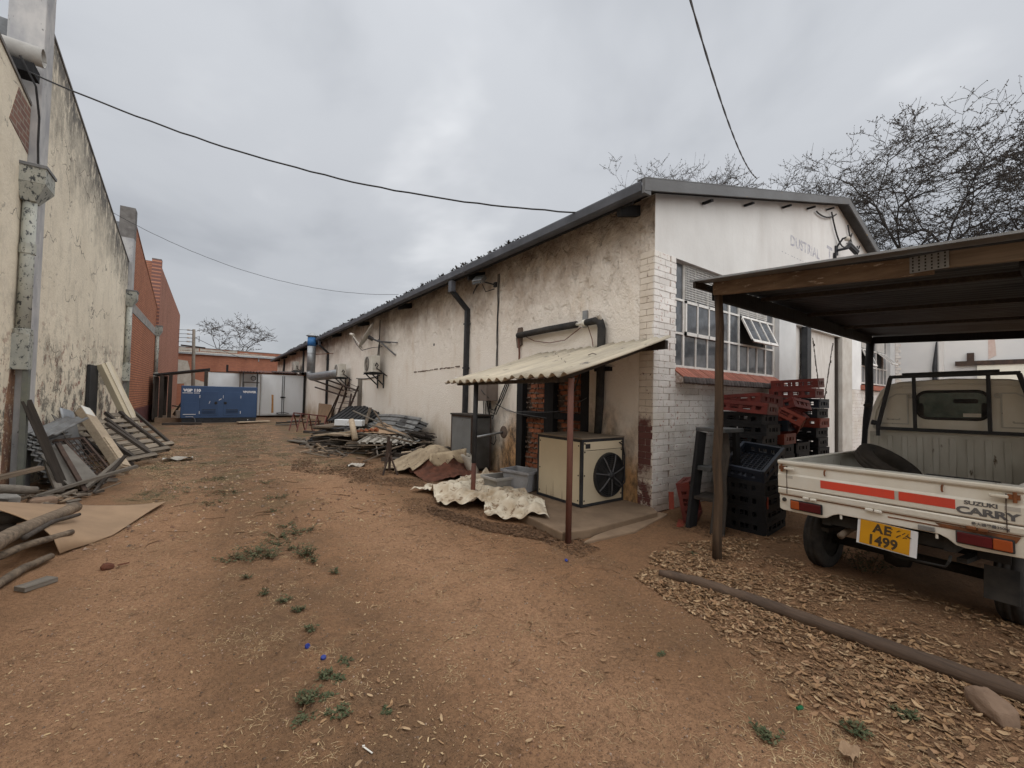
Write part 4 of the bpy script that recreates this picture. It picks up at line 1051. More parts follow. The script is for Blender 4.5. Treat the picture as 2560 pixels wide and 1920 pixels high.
def squeeze(m, y0, y1, z):
    """a ragged lip of mortar squeezed out of a bed joint"""
    y = y0
    while y < y1:
        L = r.uniform(0.03, 0.10); s = r.uniform(0.010, 0.028)
        m.box((XS + 0.105 - s * 0.3, min(y + L / 2, y1), z + r.uniform(-0.006, 0.004)), (s * 1.4, L, s), rot(r.uniform(-0.3, 0.3), r.uniform(-0.5, 0.5), r.uniform(-0.2, 0.2))); y += L * r.uniform(0.7, 1.6)
sq = MB()
for ya, yb, z0 in ((5.545, 6.155, 0.02), (4.665, 5.295, 0.9)):
    c = 0; z = z0
    while z < 2.06:
        y = ya + (0.0 if c % 2 else -0.09)
        while y < yb - 0.03:
            me = r.choice(rb[:2]) if r.random() < 0.85 else rb[2]; L = {rb[0].name: 0.20, rb[1].name: 0.155, rb[2].name: 0.10}[me.name]
            yc = y + L / 2
            if yc - L / 2 > ya - 0.02 and yc + L / 2 < yb + 0.03:
                piece('brick', me, infill, (XS + 0.125 + r.uniform(-0.012, 0.010), yc, z + 0.04 + r.uniform(-0.004, 0.004)), rot(r.uniform(-0.05, 0.05), r.uniform(-0.06, 0.06), r.uniform(-0.05, 0.05)))
            y += L + 0.016
        squeeze(sq, ya, yb, z); z += 0.091; c += 1
sq.build('squeezed_mortar', 'rough_mortar', infill, kind='stuff')

# ---- wing on the right closing the yard
WG = thing('side_wing', 'pale blue stained wing with a rusty door track at the right of the gable', 'building', (21, -3, 0))
m = MB(); m.span((16.735, -14, -0.2), (26, YG - 0.002, 4.5)); m.build('wall', 'wing', WG)
m = MB(); m.span((16.60, -14.1, 4.502), (26.1, YG - 0.01, 4.6)); m.build('roof', 'dark_sheet', WG)
m = MB()
for c in range(38):
    m.span((16.715, YG - 0.13 + (0.05 if c % 2 else 0), 0.05 + c * 0.0885), (16.7345, YG - 0.004, 0.125 + c * 0.0885))
m.build('quoin', 'white_brick', WG)
a, b = PX(2387, 909, 16.6), PX(2640, 901, 16.6)
m = MB(); m.span((16.63, b.y - 3, a.z - 0.06), (16.70, a.y, a.z + 0.06)); m.span((16.66, a.y - 0.35, a.z + 0.061), (16.73, a.y - 0.22, a.z + 0.28)); m.build('door_track', 'dark_rust', WG)
d0 = PX(2443, 930, 16.68)
m = MB(); m.span((16.66, d0.y - 4.5, 0.05), (16.73, d0.y, a.z - 0.062)); m.build('sliding_door', worn('door_cream', (0.72, 0.71, 0.62), (0.62, 0.61, 0.54), 2, 0.6, obj=False), WG)
s0 = PX(2347, 900, 16.7)
m = MB(); m.span((16.66, s0.y - 0.10, 0.0), (16.733, s0.y + 0.0, 4.3)); m.build('wall_rib', 'gable', WG)
m = MB(); m.tube([(16.66, s0.y + 0.10, 0.0), (16.66, s0.y + 0.08, 2.6), (16.67, s0.y + 0.04, 3.3)], [0.055, 0.05, 0.015], 8); m.build('drain_pipe', 'black_paint', WG)
s1 = PX(2470, 860, 16.7); m = MB(); m.prism([(16.733, s1.y, 2.75), (16.733, s1.y - 0.14, 2.85), (16.733, s1.y - 0.10, 3.6), (16.733, s1.y, 3.9)], (-0.006, 0, 0)); m.build('bare_patch', worn('pink_plaster', (0.50, 0.38, 0.34), (0.56, 0.48, 0.44), 8, 0.9, obj=False), WG)
# ------------------------------------------------------------------ fixtures on the side wall
def rain_pipe(y, label, half=0.05):
    t = thing('rainwater_pipe', label, 'downpipe', (4.68, y, 0), group='black rainwater pipes on the white workshop')
    m = MB(); m.span((4.225, y - 0.07, 3.78), (4.33, y + 0.07, 4.02)); m.build('outlet', 'gutter_paint', t)
    m = MB(); m.bar((4.29, y, 3.80), (4.68, y, 3.44), 0.09, 0.09); m.build('offset_bend', 'black_paint', t)
    m = MB(); m.span((4.635, y - half, 0.05), (4.733, y + half, 3.47)); m.build('pipe', 'black_paint', t, bevel=0.006)
    for z in (0.9, 2.1, 3.1):
        m = MB(); m.span((4.63, y - half - 0.025, z), (4.738, y + half + 0.025, z + 0.035)); m.build('bracket', 'black_paint', t)
    return t
rain_pipe(8.22, 'black square downpipe with swan neck above the grey cabinet')
rain_pipe(21.9, 'black square downpipe behind the silver flue')
m = MB(); m.tube([(4.69, 28.5, 0), (4.69, 28.5, 4.1)], 0.06, 8); solo(m, 'rainwater_pipe', 'black_paint', 'thin dark pipe beside the white container', 'downpipe', 'black rainwater pipes on the white workshop')
m = MB(); m.tube([(4.66, 36.5, 0), (4.66, 36.5, 4.0)], 0.06, 8); m.tube([(4.66, 36.9, 3.0), (4.66, 36.5, 4.0)], 0.05, 8); solo(m, 'rainwater_pipe', 'black_paint', 'farthest dark pipe at the low end of the eaves', 'downpipe', 'black rainwater pipes on the white workshop')

t = thing('floodlight', 'small grey security floodlight under the gutter beside the downpipe', 'floodlight', (4.5, 7.3, 3.9))
m = MB(); m.box((4.46, 7.36, 3.90), (0.10, 0.26, 0.19), rot(0, 0.75, 0.35)); m.build('housing', 'galvanised', t, bevel=0.01)
m = MB(); m.box((4.415, 7.35, 3.855), (0.02, 0.21, 0.15), rot(0, 0.75, 0.35)); m.build('lens', 'dusty_glass', t)
m = MB(); m.bar((4.50, 7.30, 3.86), (4.74, 7.16, 3.80), 0.04, 0.02); m.box((4.72, 7.15, 3.80), (0.04, 0.08, 0.10)); m.build('bracket', 'black_paint', t)
m = MB(); m.tube([(4.47, 7.40, 3.82), (4.44, 7.55, 3.68), (4.55, 7.75, 3.70), (4.70, 7.85, 3.95)], 0.010, 6); m.tube([(4.5, 7.3, 3.8), (4.52, 7.2, 3.63), (4.68, 7.12, 3.70)], 0.010, 6); m.build('lead', 'cable_black', t)

# hanging cables from the eaves to the awning
rr = random.Random(4)
m = MB()
for k in range(2):
    pts = [(4.72 - 0.01 * k, 7.02 + 0.012 * k + rr.uniform(-0.012, 0.012), 4.0 - 0.15 * i) for i in range(15)]; m.tube(pts, 0.009, 5)
m.tube([(4.71, 7.02, 1.95), (4.69, 7.0, 1.87), (4.62, 6.80, 1.93), (4.55, 6.55, 2.02), (4.53, 6.50, 2.06)], 0.009, 5)
m.tube([(4.70, 7.03, 1.90), (4.60, 7.4, 1.93), (4.62, 7.85, 1.80), (4.69, 8.05, 1.72)], 0.010, 5)
solo(m, 'eaves_cable', 'cable_black', 'pair of thin black cables hanging from the eaves to the awning', 'cable')

# insulated refrigerant pipes with the valve and bracket
t = thing('insulated_pipe', 'black lagged refrigerant pipe running along the wall and down behind the awning', 'pipe', (4.66, 5.2, 1))
m = MB(); m.tube([(4.655, 6.24, 2.64), (4.655, 5.4, 2.655), (4.655, 4.70, 2.655)], 0.055, 10); m.build('horizontal_run', 'black_rubber', t, smooth=True)
m = MB(); m.tube([(4.655, 4.50, 2.655), (4.655, 4.30, 2.66), (4.655, 4.21, 2.63), (4.655, 4.18, 2.54), (4.655, 4.185, 1.9), (4.66, 4.20, 1.4), (4.64, 4.22, 0.85)], [0.05, 0.055, 0.062, 0.062, 0.062, 0.062, 0.055], 10); m.build('vertical_run', 'black_rubber', t, smooth=True)
m = MB(); m.tube([(4.655, 4.72, 2.655), (4.655, 4.48, 2.655)], 0.026, 8); m.tube([(4.655, 4.56, 2.655), (4.655, 4.50, 2.655)], 0.055, 8); m.build('valve', 'ac_white', t, smooth=True)
m = MB(); m.span((4.70, 4.53, 2.60), (4.735, 4.62, 2.86)); m.build('bracket', 'galvanised', t)
m = MB(); m.tube([(4.655, 4.19, 2.64), (4.60, 4.20, 2.72)], 0.03, 8); m.build('lagging_end', 'dish_white', t)
m = MB(); m.box((4.71, 4.19, 1.93), (0.06, 0.30, 0.06)); m.build('clamp', 'black_timber_z', t)
m = MB(); m.prism([(4.738, 6.20, 2.47), (4.738, 6.33, 2.42), (4.738, 6.37, 2.60), (4.738, 6.31, 2.80), (4.738, 6.20, 2.80)], (-0.035, 0, 0)); m.build('wall_patch', 'rough_mortar', t)
m = MB(); m.tube([(4.70, 6.27, 2.6), (4.71, 6.26, 2.3), (4.715, 6.28, 1.9)], 0.016, 6); m.build('drain_tail', 'rust_pipe', t)
m = MB(); m.tube([(4.66, 4.60, 2.60), (4.69, 5.0, 2.44), (4.70, 5.4, 2.43), (4.70, 5.8, 2.50), (4.70, 6.05, 2.60)], 0.007, 5); m.tube([(4.66, 4.47, 2.62), (4.69, 4.40, 2.40), (4.69, 4.36, 2.2)], 0.007, 5); m.build('sensor_wire', 'rust_pipe', t)

t = thing('junction_box', 'brown steel junction box with a fringe of black cables below the awning', 'electrical box', (4.66, 7.15, 1.4))
m = MB(); m.span((4.47, 6.98, 1.40), (4.735, 7.40, 1.82)); b_ = m.build('box', 'brown_box', t, bevel=0.008)
m = MB(); m.span((4.452, 6.97, 1.395), (4.469, 7.41, 1.825)); m.build('lid', 'brown_box', t, bevel=0.004)
m = MB()
for k in range(6):
    y = 7.05 + 0.06 * k; s = rr.uniform(0.15, 0.35)
    if k < 3: m.tube([(4.60, y, 1.41), (4.60 + 0.02 * k, y - 0.03, 1.41 - s), (4.62, y - 0.18, 1.41 - s - 0.03), (4.66, y - 0.36, 1.45), (4.70, y - 0.50, 1.75), (4.70, y - 0.54, 1.9)], 0.012, 6)
    else: m.tube([(4.62, y, 1.41), (4.64, y, 1.2), (4.68, y + 0.02 * k, 0.95 - 0.05 * k), (4.60, y + 0.02 + 0.04 * k, 0.8)], 0.010, 6)
m.tube([(4.66, 7.2, 1.4), (4.68, 7.15, 0.8), (4.66, 7.1, 0.55), (4.66, 6.98, 0.52), (4.68, 6.93, 0.62), (4.70, 7.0, 0.72)], 0.010, 6)
m.tube([(4.44, 7.16, 1.62), (4.43, 7.05, 1.55), (4.5, 6.95, 1.45)], 0.008, 5)
m.build('cables', 'cable_black', t)
m = MB(); m.tube([(4.70, 7.0, 1.33), (4.70, 6.7, 1.26), (4.70, 6.35, 1.20), (4.68, 6.1, 1.22), (4.68, 5.6, 1.23), (4.66, 5.0, 1.27), (4.60, 4.4, 1.5)], 0.006, 5); m.tube([(4.70, 7.0, 1.35), (4.70, 6.6, 1.22), (4.67, 6.2, 1.18), (4.67, 5.4, 1.14)], 0.006, 5)
solo(m, 'thin_wire', 'cable_grey', 'thin wires strung across the bricked up doorway', 'wire')
m = MB(); m.tube([(4.60, 4.50, 2.0), (4.55, 4.62, 1.6), (4.56, 4.74, 1.2), (4.5, 4.72, 0.92)], 0.011, 6); solo(m, 'hanging_cable', 'cable_black', 'black cable curving down to the condenser in front of the doorway', 'cable')

t = thing('outlet_pipe', 'thin grey pipe stub sticking out of a mortar patch in the wall', 'pipe', (4.6, 6.77, 0.78))
m = MB(); m.tube([(4.74, 6.76, 0.79), (4.14, 6.86, 0.70)], 0.022, 8); m.build('pipe', 'galvanised', t, smooth=True)
m = MB(); m.lathe([(0.0, -0.025), (0.10, -0.02), (0.125, 0.0)], 14, (4.738, 6.76, 0.79), 'x'); m.build('mortar_collar', 'rough_mortar', t)

# wall marks that are things
m = MB(); m.lathe([(0, -0.004), (0.035, -0.004), (0.04, 0.002)], 10, (4.739, 10.03, 2.81), 'x'); solo(m, 'wall_hole', 'black_paint', 'small dark hole in the middle of the white wall', 'hole')
m = MB(); m.lathe([(0, -0.05), (0.05, -0.045), (0.06, 0.0)], 10, (4.738, 8.75, 1.86), 'x'); solo(m, 'junction_disc', 'lettering_white', 'small round white fitting on the wall left of the awning', 'fitting')
m = MB()
y = 11.2
while y > 8.55:
    L = rr.uniform(0.05, 0.2); m.box((4.736, y, 2.13 + (11.2 - y) * 0.018 + rr.uniform(-0.008, 0.008)), (0.012, L, rr.uniform(0.012, 0.035))); y -= L * rr.uniform(0.9, 1.4)
solo(m, 'broken_chase', 'rough_mortar', 'broken line of a chase cut along the white wall', 'wall mark')

# outdoor air conditioners on brackets
def aircon(y, z, sc, label):
    t = thing('air_conditioner', label, 'air conditioner', (4.35, y, z), group='outdoor air conditioner units on the white workshop')
    w, h, d = 0.80 * sc, 0.55 * sc, 0.28 * sc
    x1 = 4.55; x0 = x1 - d
    m = MB(); m.span((x0, y - w / 2, z), (x1, y + w / 2, z + h)); m.build('casing', 'ac_white', t, bevel=0.02)
    m = MB(); m.lathe([(0.0, -0.012), (0.235 * sc, -0.012), (0.25 * sc, -0.004), (0.25 * sc, 0.0)], 20, (x0, y + 0.10, z + h / 2), 'x'); m.build('fan_grille', 'dark_sheet', t)
    m = MB()
    for k in range(5): m.lathe([(0.045 * k + 0.03, -0.02), (0.045 * k + 0.038, -0.02), (0.045 * k + 0.038, -0.012), (0.045 * k + 0.03, -0.012), (0.045 * k + 0.03, -0.02)], 20, (x0, y + 0.10, z + h / 2), 'x')
    m.build('guard_rings', 'dish_white', t)
    m = MB(); m.span((x0 + 0.05, y - w / 2 - 0.02, z + 0.10), (x0 + 0.2, y - w / 2 - 0.001, z + 0.30)); m.build('valve_cover', 'ac_white', t, bevel=0.008)
    m = MB(); m.tube([(x0 + 0.12, y - w / 2 - 0.03, z + 0.2), (x0 + 0.14, y - w / 2 - 0.09, z + 0.30), (x0 + 0.2, y - w / 2 - 0.09, z + 0.22), (x0 + 0.14, y - w / 2 - 0.09, z + 0.13), (x0 + 0.26, y - w / 2 - 0.06, z + 0.06), (4.60, y - w / 2 - 0.14, z - 0.02), (4.72, y - w / 2 - 0.2, z - 0.12)], 0.02, 6); m.build('lagged_pipes', 'black_rubber', t)
    for yy in (y - w * 0.38, y + w * 0.38):
        m = MB(); m.span((x0 - 0.03, yy - 0.02, z - 0.045), (4.735, yy + 0.02, z - 0.005)); m.bar((x0 + 0.04, yy, z - 0.05), (4.72, yy, z - 0.42), 0.035); m.span((4.70, yy - 0.02, z - 0.52), (4.735, yy + 0.02, z - 0.05)); m.build('bracket', 'black_paint', t)
    m = MB(); m.span((x0 - 0.02, y - w / 2 - 0.1, z - 0.062), (4.6, y + w / 2 + 0.05, z - 0.047)); m.build('tray', 'black_timber_z', t)
    return t
aircon(14.1, 2.20, 1.0, 'nearest white air conditioner unit, below the satellite dish')
aircon(18.3, 2.14, 1.0, 'middle white air conditioner unit, at the end of the silver flue')
aircon(29.5, 2.84, 1.0, 'farthest white air conditioner unit, above the white container')
m = MB(); m.tube(sag((4.72, 17.0, 2.08), (4.72, 14.2, 2.12), 0.06, 8), 0.016, 5); solo(m, 'linking_cable', 'cable_black', 'dark cable between two air conditioner units', 'cable')
m = MB(); m.span((4.715, 16.25, 0.05), (4.736, 16.75, 2.05)); solo(m, 'wall_board', 'grey_timber', 'grey weathered board fixed upright below the middle air conditioner', 'board')

# satellite dish
t = thing('satellite_dish', 'dirty white satellite dish seen edge on with its feed arm', 'satellite dish', (4.5, 13.9, 3.3))
axis = Vector((-0.84, 0.30, 0.46)).normalized(); cen = Vector((4.22, 14.0, 3.38))
qa = Vector((0, 0, 1)).rotation_difference(axis).to_matrix()
m = MB(); m.lathe([(0.0, 0.0), (0.2, 0.012), (0.35, 0.038), (0.46, 0.07), (0.475, 0.075), (0.46, 0.06), (0.35, 0.026), (0.2, 0.0), (0.0, -0.012)], 28, cen, 'z', qa); m.build('reflector', 'dish_white', t, smooth=True)
lnb = PX(880, 837, 4.0)
low = cen + qa @ Vector((0.0, -0.40, 0.05)); low = PX(905, 870, 4.1)
m = MB(); m.tube([low, lnb], 0.022, 6); m.build('feed_arm', 'dish_white', t)
m = MB(); m.tube([lnb + Vector((-0.02, 0.1, 0.03)), lnb + Vector((0.02, -0.12, -0.02))], 0.05, 8); m.build('feed_horn', 'dish_white', t)
m = MB(); m.tube([cen - axis * 0.05, (4.42, 13.55, 3.2), (4.70, 13.2, 3.15)], 0.03, 6); m.tube([(4.42, 13.55, 3.25), (4.71, 12.75, 2.72)], 0.025, 6); m.tube([(4.42, 13.5, 3.2), (4.71, 12.6, 3.1)], 0.018, 6); m.box(cen - axis * 0.08, (0.08, 0.14, 0.22), qa); m.build('mount', 'cable_grey', t)
m = MB(); m.tube([lnb, lnb.lerp(low, 0.5) - Vector((0, 0, 0.12)), low - Vector((0, 0, 0.08)), (4.3, 13.8, 3.0), (4.6, 13.7, 3.05), (4.72, 14.4, 3.2), (4.72, 14.5, 2.75)], 0.012, 5); m.build('lead', 'cable_black', t)
m = MB(); m.tube([(4.72, 14.35, 4.05), (4.72, 14.35, 2.8)], 0.015, 5); solo(m, 'dish_conduit', 'cable_black', 'thin black conduit dropping from the eaves behind the dish', 'conduit')

# galvanised flue with blue band
t = thing('flue', 'silver elbowed flue pipe with a bright blue band and conical cap', 'flue', (4.15, 21.6, 2.3))
fx, fy = 4.07, 22.6
m = MB(); m.tube([(fx, fy, 3.80), (fx, fy, 2.47)], 0.195, 20); m.build('riser', 'galvanised', t, smooth=True)
m = MB(); m.tube([(fx, fy, 3.78), (fx, fy, 4.20)], 0.20, 20); m.build('blue_collar', 'blue_band', t, smooth=True)
m = MB(); m.lathe([(0.0, 4.48), (0.27, 4.30), (0.28, 4.285), (0.24, 4.285), (0.17, 4.20), (0.0, 4.20)], 20, (fx, fy, 0)); m.build('cap', 'galvanised', t)
m = MB(); m.tube([(fx, fy, 2.50), (fx, fy - 0.02, 2.36), (fx + 0.02, fy - 0.12, 2.26), (fx + 0.03, fy - 0.4, 2.24), (fx + 0.20, 19.4, 2.26), (4.36, 18.3, 2.30)], 0.195, 20); m.build('elbow', 'galvanised', t, smooth=True)
for z in (3.0, 3.4, 2.52):
    m = MB(); m.tube([(fx, fy, z), (fx, fy, z + 0.025)], 0.203, 20); m.build('seam', 'galvanised', t)
m = MB(); m.tube([(fx + 0.18, fy, 3.38), (4.74, 21.0, 3.36)], 0.018, 6); m.build('stay', 'rust', t)

# ------------------------------------------------------------------ awning over the condenser
t = thing('awning', 'small corrugated fibre cement awning on two rusty posts over the condenser', 'awning', (3.9, 4.6, 0))
A, B = Vector((2.93, 5.92, 1.70)), Vector((2.93, 3.08, 1.72))
C_, D_ = Vector((4.735, 3.08, 2.285)), Vector((4.735, 5.92, 2.265))
def strip(y0, y1, dz, mat, seed, over=0.0):
    a = Vector((2.93 - over, y0, 1.72 + dz - 0.008 * (y0 - 3.08) - over * 0.31)); b = Vector((4.735, y0, 2.285 + dz - 0.007 * (y0 - 3.08)))
    c = Vector((2.93 - over, y1, 1.72 + dz - 0.008 * (y1 - 3.08) - over * 0.31))
    rs = random.Random(seed); sg = rs.uniform(0.01, 0.025)
    m = corrugated(a, b, c, 0.177, 0.027, 6, bend=lambda u, v: Vector((0, 0, -sg * 4 * u * (1 - u))), per=10, valley=True)
    return m.build('roof_sheet', [mat, 'asbestos_valley'], t, smooth=True, solid=0.009, fixn=False)
strip(3.08, 4.16, 0.012, 'asbestos_sheet', 1); strip(4.08, 5.16, 0.0, 'asbestos_sheet', 2, 0.03); strip(5.06, 5.80, -0.008, 'asbestos_sheet', 3, 0.0)
pst = []
m = MB(); m.tube([(3.045, 3.143, 0.0), (3.055, 3.15, 0.9), (3.07, 3.17, 1.70)], 0.032, 10); pst.append(m.build('post', 'rust_pipe', t, smooth=True))
m = MB(); m.tube([(3.05, 5.07, 0.0), (3.06, 5.08, 0.55)], 0.034, 10); p = m.build('post', 'rust_pipe', t, smooth=True); p['label'] = 'post painted black above a rusty foot'
m = MB(); m.tube([(3.06, 5.08, 0.55), (3.08, 5.10, 1.69)], 0.035, 10); m.build('painted_sleeve', 'black_paint', p, smooth=True)
m = MB(); m.bar((3.10, 3.16, 1.69), (3.10, 5.65, 1.67), 0.035, 0.045); m.build('front_beam', 'dark_timber', t)
m = MB(); m.bar((4.69, 3.12, 2.20), (4.69, 5.75, 2.185), 0.06, 0.11); m.build('wall_plate', 'dark_timber', t)
for yy, dz in ((3.40, 0.0), (4.6, -0.005), (5.6, -0.012)):
    m = MB(); m.bar((3.05, yy, 1.695 + dz), (4.70, yy, 2.212 + dz), 0.05, 0.075); m.build('rafter', 'dark_timber', t)
m = MB()
for k in range(5):
    m.tube([(3.3 + 0.22 * k, 3.5 + 0.3 * k % 2, 1.9 + 0.068 * k), (3.36 + 0.22 * k, 3.58 + 0.3 * k % 2, 1.93 + 0.068 * k)], 0.003, 4)
m.tube([(3.72, 3.42, 2.02), (3.80, 3.55, 2.05), (3.84, 3.66, 2.04)], 0.005, 4)
solo(m, 'fallen_twig', 'dark_timber', 'dry twigs lying on the awning sheets', 'twig')

# ------------------------------------------------------------------ concrete pad
m = MB()
pad = [(3.02, 3.22, 0), (3.35, 3.13, 0), (4.60, 3.16, 0), (4.735, 3.33, 0), (4.735, 5.35, 0), (3.6, 5.30, 0), (3.15, 4.6, 0)]
m.prism([Vector(p) + Vector((0, 0, -0.1)) for p in pad], (0, 0, 0.195)); solo(m, 'concrete_pad', 'slab_concrete', 'low dirt stained concrete pad under the condenser', 'pad', bevel=0.015)
m = MB(); m.prism([(3.15, 3.03, -0.1), (3.9, 2.96, -0.1), (4.85, 3.18, -0.1), (4.80, 3.30, -0.1), (3.4, 3.11, -0.1)], (0, 0, 0.13)); solo(m, 'pad_step', 'slab_concrete', 'broken lower step along the front of the concrete pad', 'step', bevel=0.012)

# ------------------------------------------------------------------ condenser unit
t = thing('condenser_unit', 'big cream cabinet condenser with black edges and a round black fan', 'condenser', (4.28, 4.2, 0.1))
x0, x1, y0, y1, z0, z1 = 3.87, 4.695, 3.775, 4.66, 0.10, 0.965
m = MB(); m.span((x0 + 0.012, y0 + 0.012, z0 + 0.02), (x1 - 0.012, y1 - 0.012, z1 - 0.012)); core_ = m.build('inner_box', 'black_plastic', t)
e_ = 0.038
m = MB()
for x in (x0, x1 - e_):
    for y in (y0, y1 - e_): m.span((x, y, z0), (x + e_, y + e_, z1))
for z in (z0, z1 - e_):
    for y in (y0, y1 - e_): m.span((x0 + e_, y + 0.001, z), (x1 - e_, y + e_ - 0.001, z + e_))
    for x in (x0, x1 - e_): m.span((x + 0.001, y0 + e_, z), (x + e_ - 0.001, y1 - e_, z + e_))
m.build('edge_frame', 'black_paint', t, bevel=0.004)
m = MB(); m.span((x0 + 0.003, y0 + e_, z0 + e_), (x0 + 0.02, y1 - e_, z1 - e_)); m.build('side_panel', 'cream_panel', t)
m = MB(); m.span((x0 + e_, y0 + 0.002, z0 + e_), (x1 - e_, y0 + 0.02, 0.815)); m.build('fan_panel', 'cream_panel', t)
m = MB(); m.span((x0 + e_, y0 + 0.004, 0.822), (x1 - e_, y0 + 0.02, z1 - e_)); m.build('top_strip', 'cream_panel', t)
m = MB(); m.span((x0 - 0.01, y0 - 0.01, z1 + 0.001), (x1, y1, z1 + 0.016)); m.build('lid', worn('dusty_lid', (0.26, 0.21, 0.16), (0.18, 0.145, 0.11), 3, 0.85), t)
m = MB(); m.span((x0 + 0.07, y0 - 0.004, 0.845), (x0 + 0.15, y0 + 0.003, 0.905)); m.build('name_plate', 'black_plastic', t)
bm_ = MB()
for (x, z) in ((x0 + 0.055, 0.80), (x0 + 0.055, 0.5), (x0 + 0.055, 0.18), (x1 - 0.055, 0.80), (x1 - 0.055, 0.2), (x0 + 0.055, 0.91), (x1 - 0.055, 0.91)): bm_.lathe([(0, -0.006), (0.010, -0.006), (0.011, 0)], 8, (x, y0 + 0.003, z), 'y')
for (y, z) in ((y0 + 0.06, 0.88), (y0 + 0.06, 0.5), (y0 + 0.06, 0.18), (y1 - 0.06, 0.88), (y1 - 0.06, 0.5), (y1 - 0.06, 0.18)): bm_.lathe([(0, -0.004), (0.010, -0.004), (0.011, 0)], 8, (x0 + 0.004, y, z), 'x')
bm_.build('screws', 'black_plastic', t)
fc = Vector((4.385, y0, 0.475)); FR = 0.292
m = MB(); m.lathe([(FR - 0.02, -0.03), (FR, -0.035), (FR + 0.006, -0.012), (FR + 0.006, 0.001), (FR - 0.02, 0.001)], 40, fc, 'y'); fan = m.build('fan_ring', 'black_plastic', t, smooth=False)
m = MB(); m.lathe([(0, 0.0005), (FR - 0.012, 0.0005)], 40, fc, 'y'); m.build('fan_well', 'black_sheet_shade', fan)
m = MB()
for k in range(9): 
    R0 = 0.07 + 0.025 * k; m.lathe([(R0, -0.050 + 0.0012 * k), (R0 + 0.004, -0.050 + 0.0012 * k), (R0 + 0.004, -0.046 + 0.0012 * k), (R0, -0.046 + 0.0012 * k), (R0, -0.050 + 0.0012 * k)], 36, fc, 'y')
m.build('guard_rings', 'black_paint', fan)
for k in range(7):
    a = 2 * PI * k / 7 + 0.3; d = Vector((math.cos(a), 0, math.sin(a)))
    m = MB(); m.tube([fc + d * 0.05 + Vector((0, -0.055, 0)), fc + d * 0.2 + Vector((0, -0.05, 0)), fc + d * (FR - 0.005) + Vector((0, -0.03, 0))], 0.009, 5); m.build('guard_spoke', 'cable_grey', fan)
for k in range(5):
    a = 2 * PI * k / 5; d = Vector((math.cos(a), 0, math.sin(a))); e2 = Vector((-d.z, 0, d.x))
    m = MB(); m.prism([fc + d * 0.06 - e2 * 0.04 + Vector((0, -0.012, 0)), fc + d * 0.25 - e2 * 0.10 + Vector((0, -0.010, 0)), fc + d * 0.265 + e2 * 0.06 + Vector((0, -0.022, 0)), fc + d * 0.06 + e2 * 0.04 + Vector((0, -0.022, 0))], (0, -0.003, 0)); m.build('blade', 'black_rubber', fan)
m = MB(); m.lathe([(0, -0.075), (0.045, -0.07), (0.05, -0.04), (0.065, -0.035), (0.065, -0.005)], 16, fc, 'y'); m.build('motor', 'black_paint', fan, smooth=True)
m = MB(); m.tube([(x1 - 0.10, y0 - 0.004, 0.90), (x1 - 0.05, y0 - 0.02, 0.86), (x1 - 0.02, y0 - 0.03, 0.72), (x1 - 0.02, y0 - 0.03, 0.50), (x1 - 0.05, y0 - 0.06, 0.36), (4.55, y0 - 0.075, 0.31), (4.43, y0 - 0.07, 0.36), (4.40, y0 - 0.07, 0.44)], 0.010, 6); m.build('fan_lead', 'cable_black', fan)
m = MB()
for k, (y, h) in enumerate(((3.98, 0.16), (4.12, 0.12), (4.30, 0.22), (4.34, 0.10), (4.44, 0.14))):
    m.prism([(x0 + 0.0025, y, z0 + e_ + 0.002), (x0 + 0.0025, y + 0.02, z0 + e_ + 0.002), (x0 + 0.0025, y + 0.012, z0 + e_ + h)], (-0.001, 0, 0))
m.build('drip_stain', worn('drip', (0.40, 0.31, 0.21), (0.5, 0.42, 0.30), 9, 0.8), t)

# ------------------------------------------------------------------ grey steel cabinet against the wall
t = thing('steel_cabinet', 'tall grey steel cabinet with dark rusty edges below the downpipe', 'cabinet', (4.4, 7.45, 0))
x0, x1, y0, y1, z1 = 4.17, 4.62, 7.03, 7.88, 1.11
m = MB(); m.span((x0 + 0.015, y0 + 0.012, 0.03), (x1, y1 - 0.012, z1 - 0.02)); m.build('carcass', 'black_sheet_shade', t)
m = MB(); m.span((x0, y0 + 0.035, 0.06), (x0 + 0.014, y1 - 0.035, z1 - 0.05)); m.build('front_panel', 'grey_cabinet', t)
m = MB(); m.span((x0 + 0.05, y0, 0.06), (x1 - 0.03, y0 + 0.011, z1 - 0.06)); m.build('end_panel', worn('cabinet_side', (0.10, 0.10, 0.10), (0.06, 0.058, 0.056), 3, 0.6), t)
m = MB(); m.span((x0 - 0.02, y0 - 0.02, z1 - 0.019), (x1 + 0.02, y1 + 0.02, z1 + 0.012)); m.build('top', 'dark_timber', t)
m = MB()
for y in (y0, y1 - 0.034): m.span((x0 - 0.006, y, 0.0), (x0 + 0.03, y + 0.034, z1 - 0.02))
m.span((x0 - 0.005, y0 + 0.035, z1 - 0.05), (x0 + 0.02, y1 - 0.035, z1 - 0.021)); m.span((x1 - 0.03, y0 - 0.004, 0), (x1, y0 + 0.03, z1 - 0.02)); m.build('edge_frame', 'dark_rust', t)
m = MB(); m.lathe([(0, -0.0035), (0.11, -0.003), (0.15, 0.0)], 14, (x0 - 0.001, 7.35, 0.30), 'x'); m.prism([(x0 - 0.002, 7.2, 0.06), (x0 - 0.002, 7.5, 0.06), (x0 - 0.002, 7.42, 0.4), (x0 - 0.002, 7.3, 0.42)], (0.001, 0, 0)); m.build('soot_patch', 'stain_black', t)
m = MB()
for k in range(24): m.box((x0 - 0.001, y0 + 0.07 + k * 0.031, z1 - 0.065), (0.004, 0.012, 0.014))
m.build('vent_slots', 'black_plastic', t)
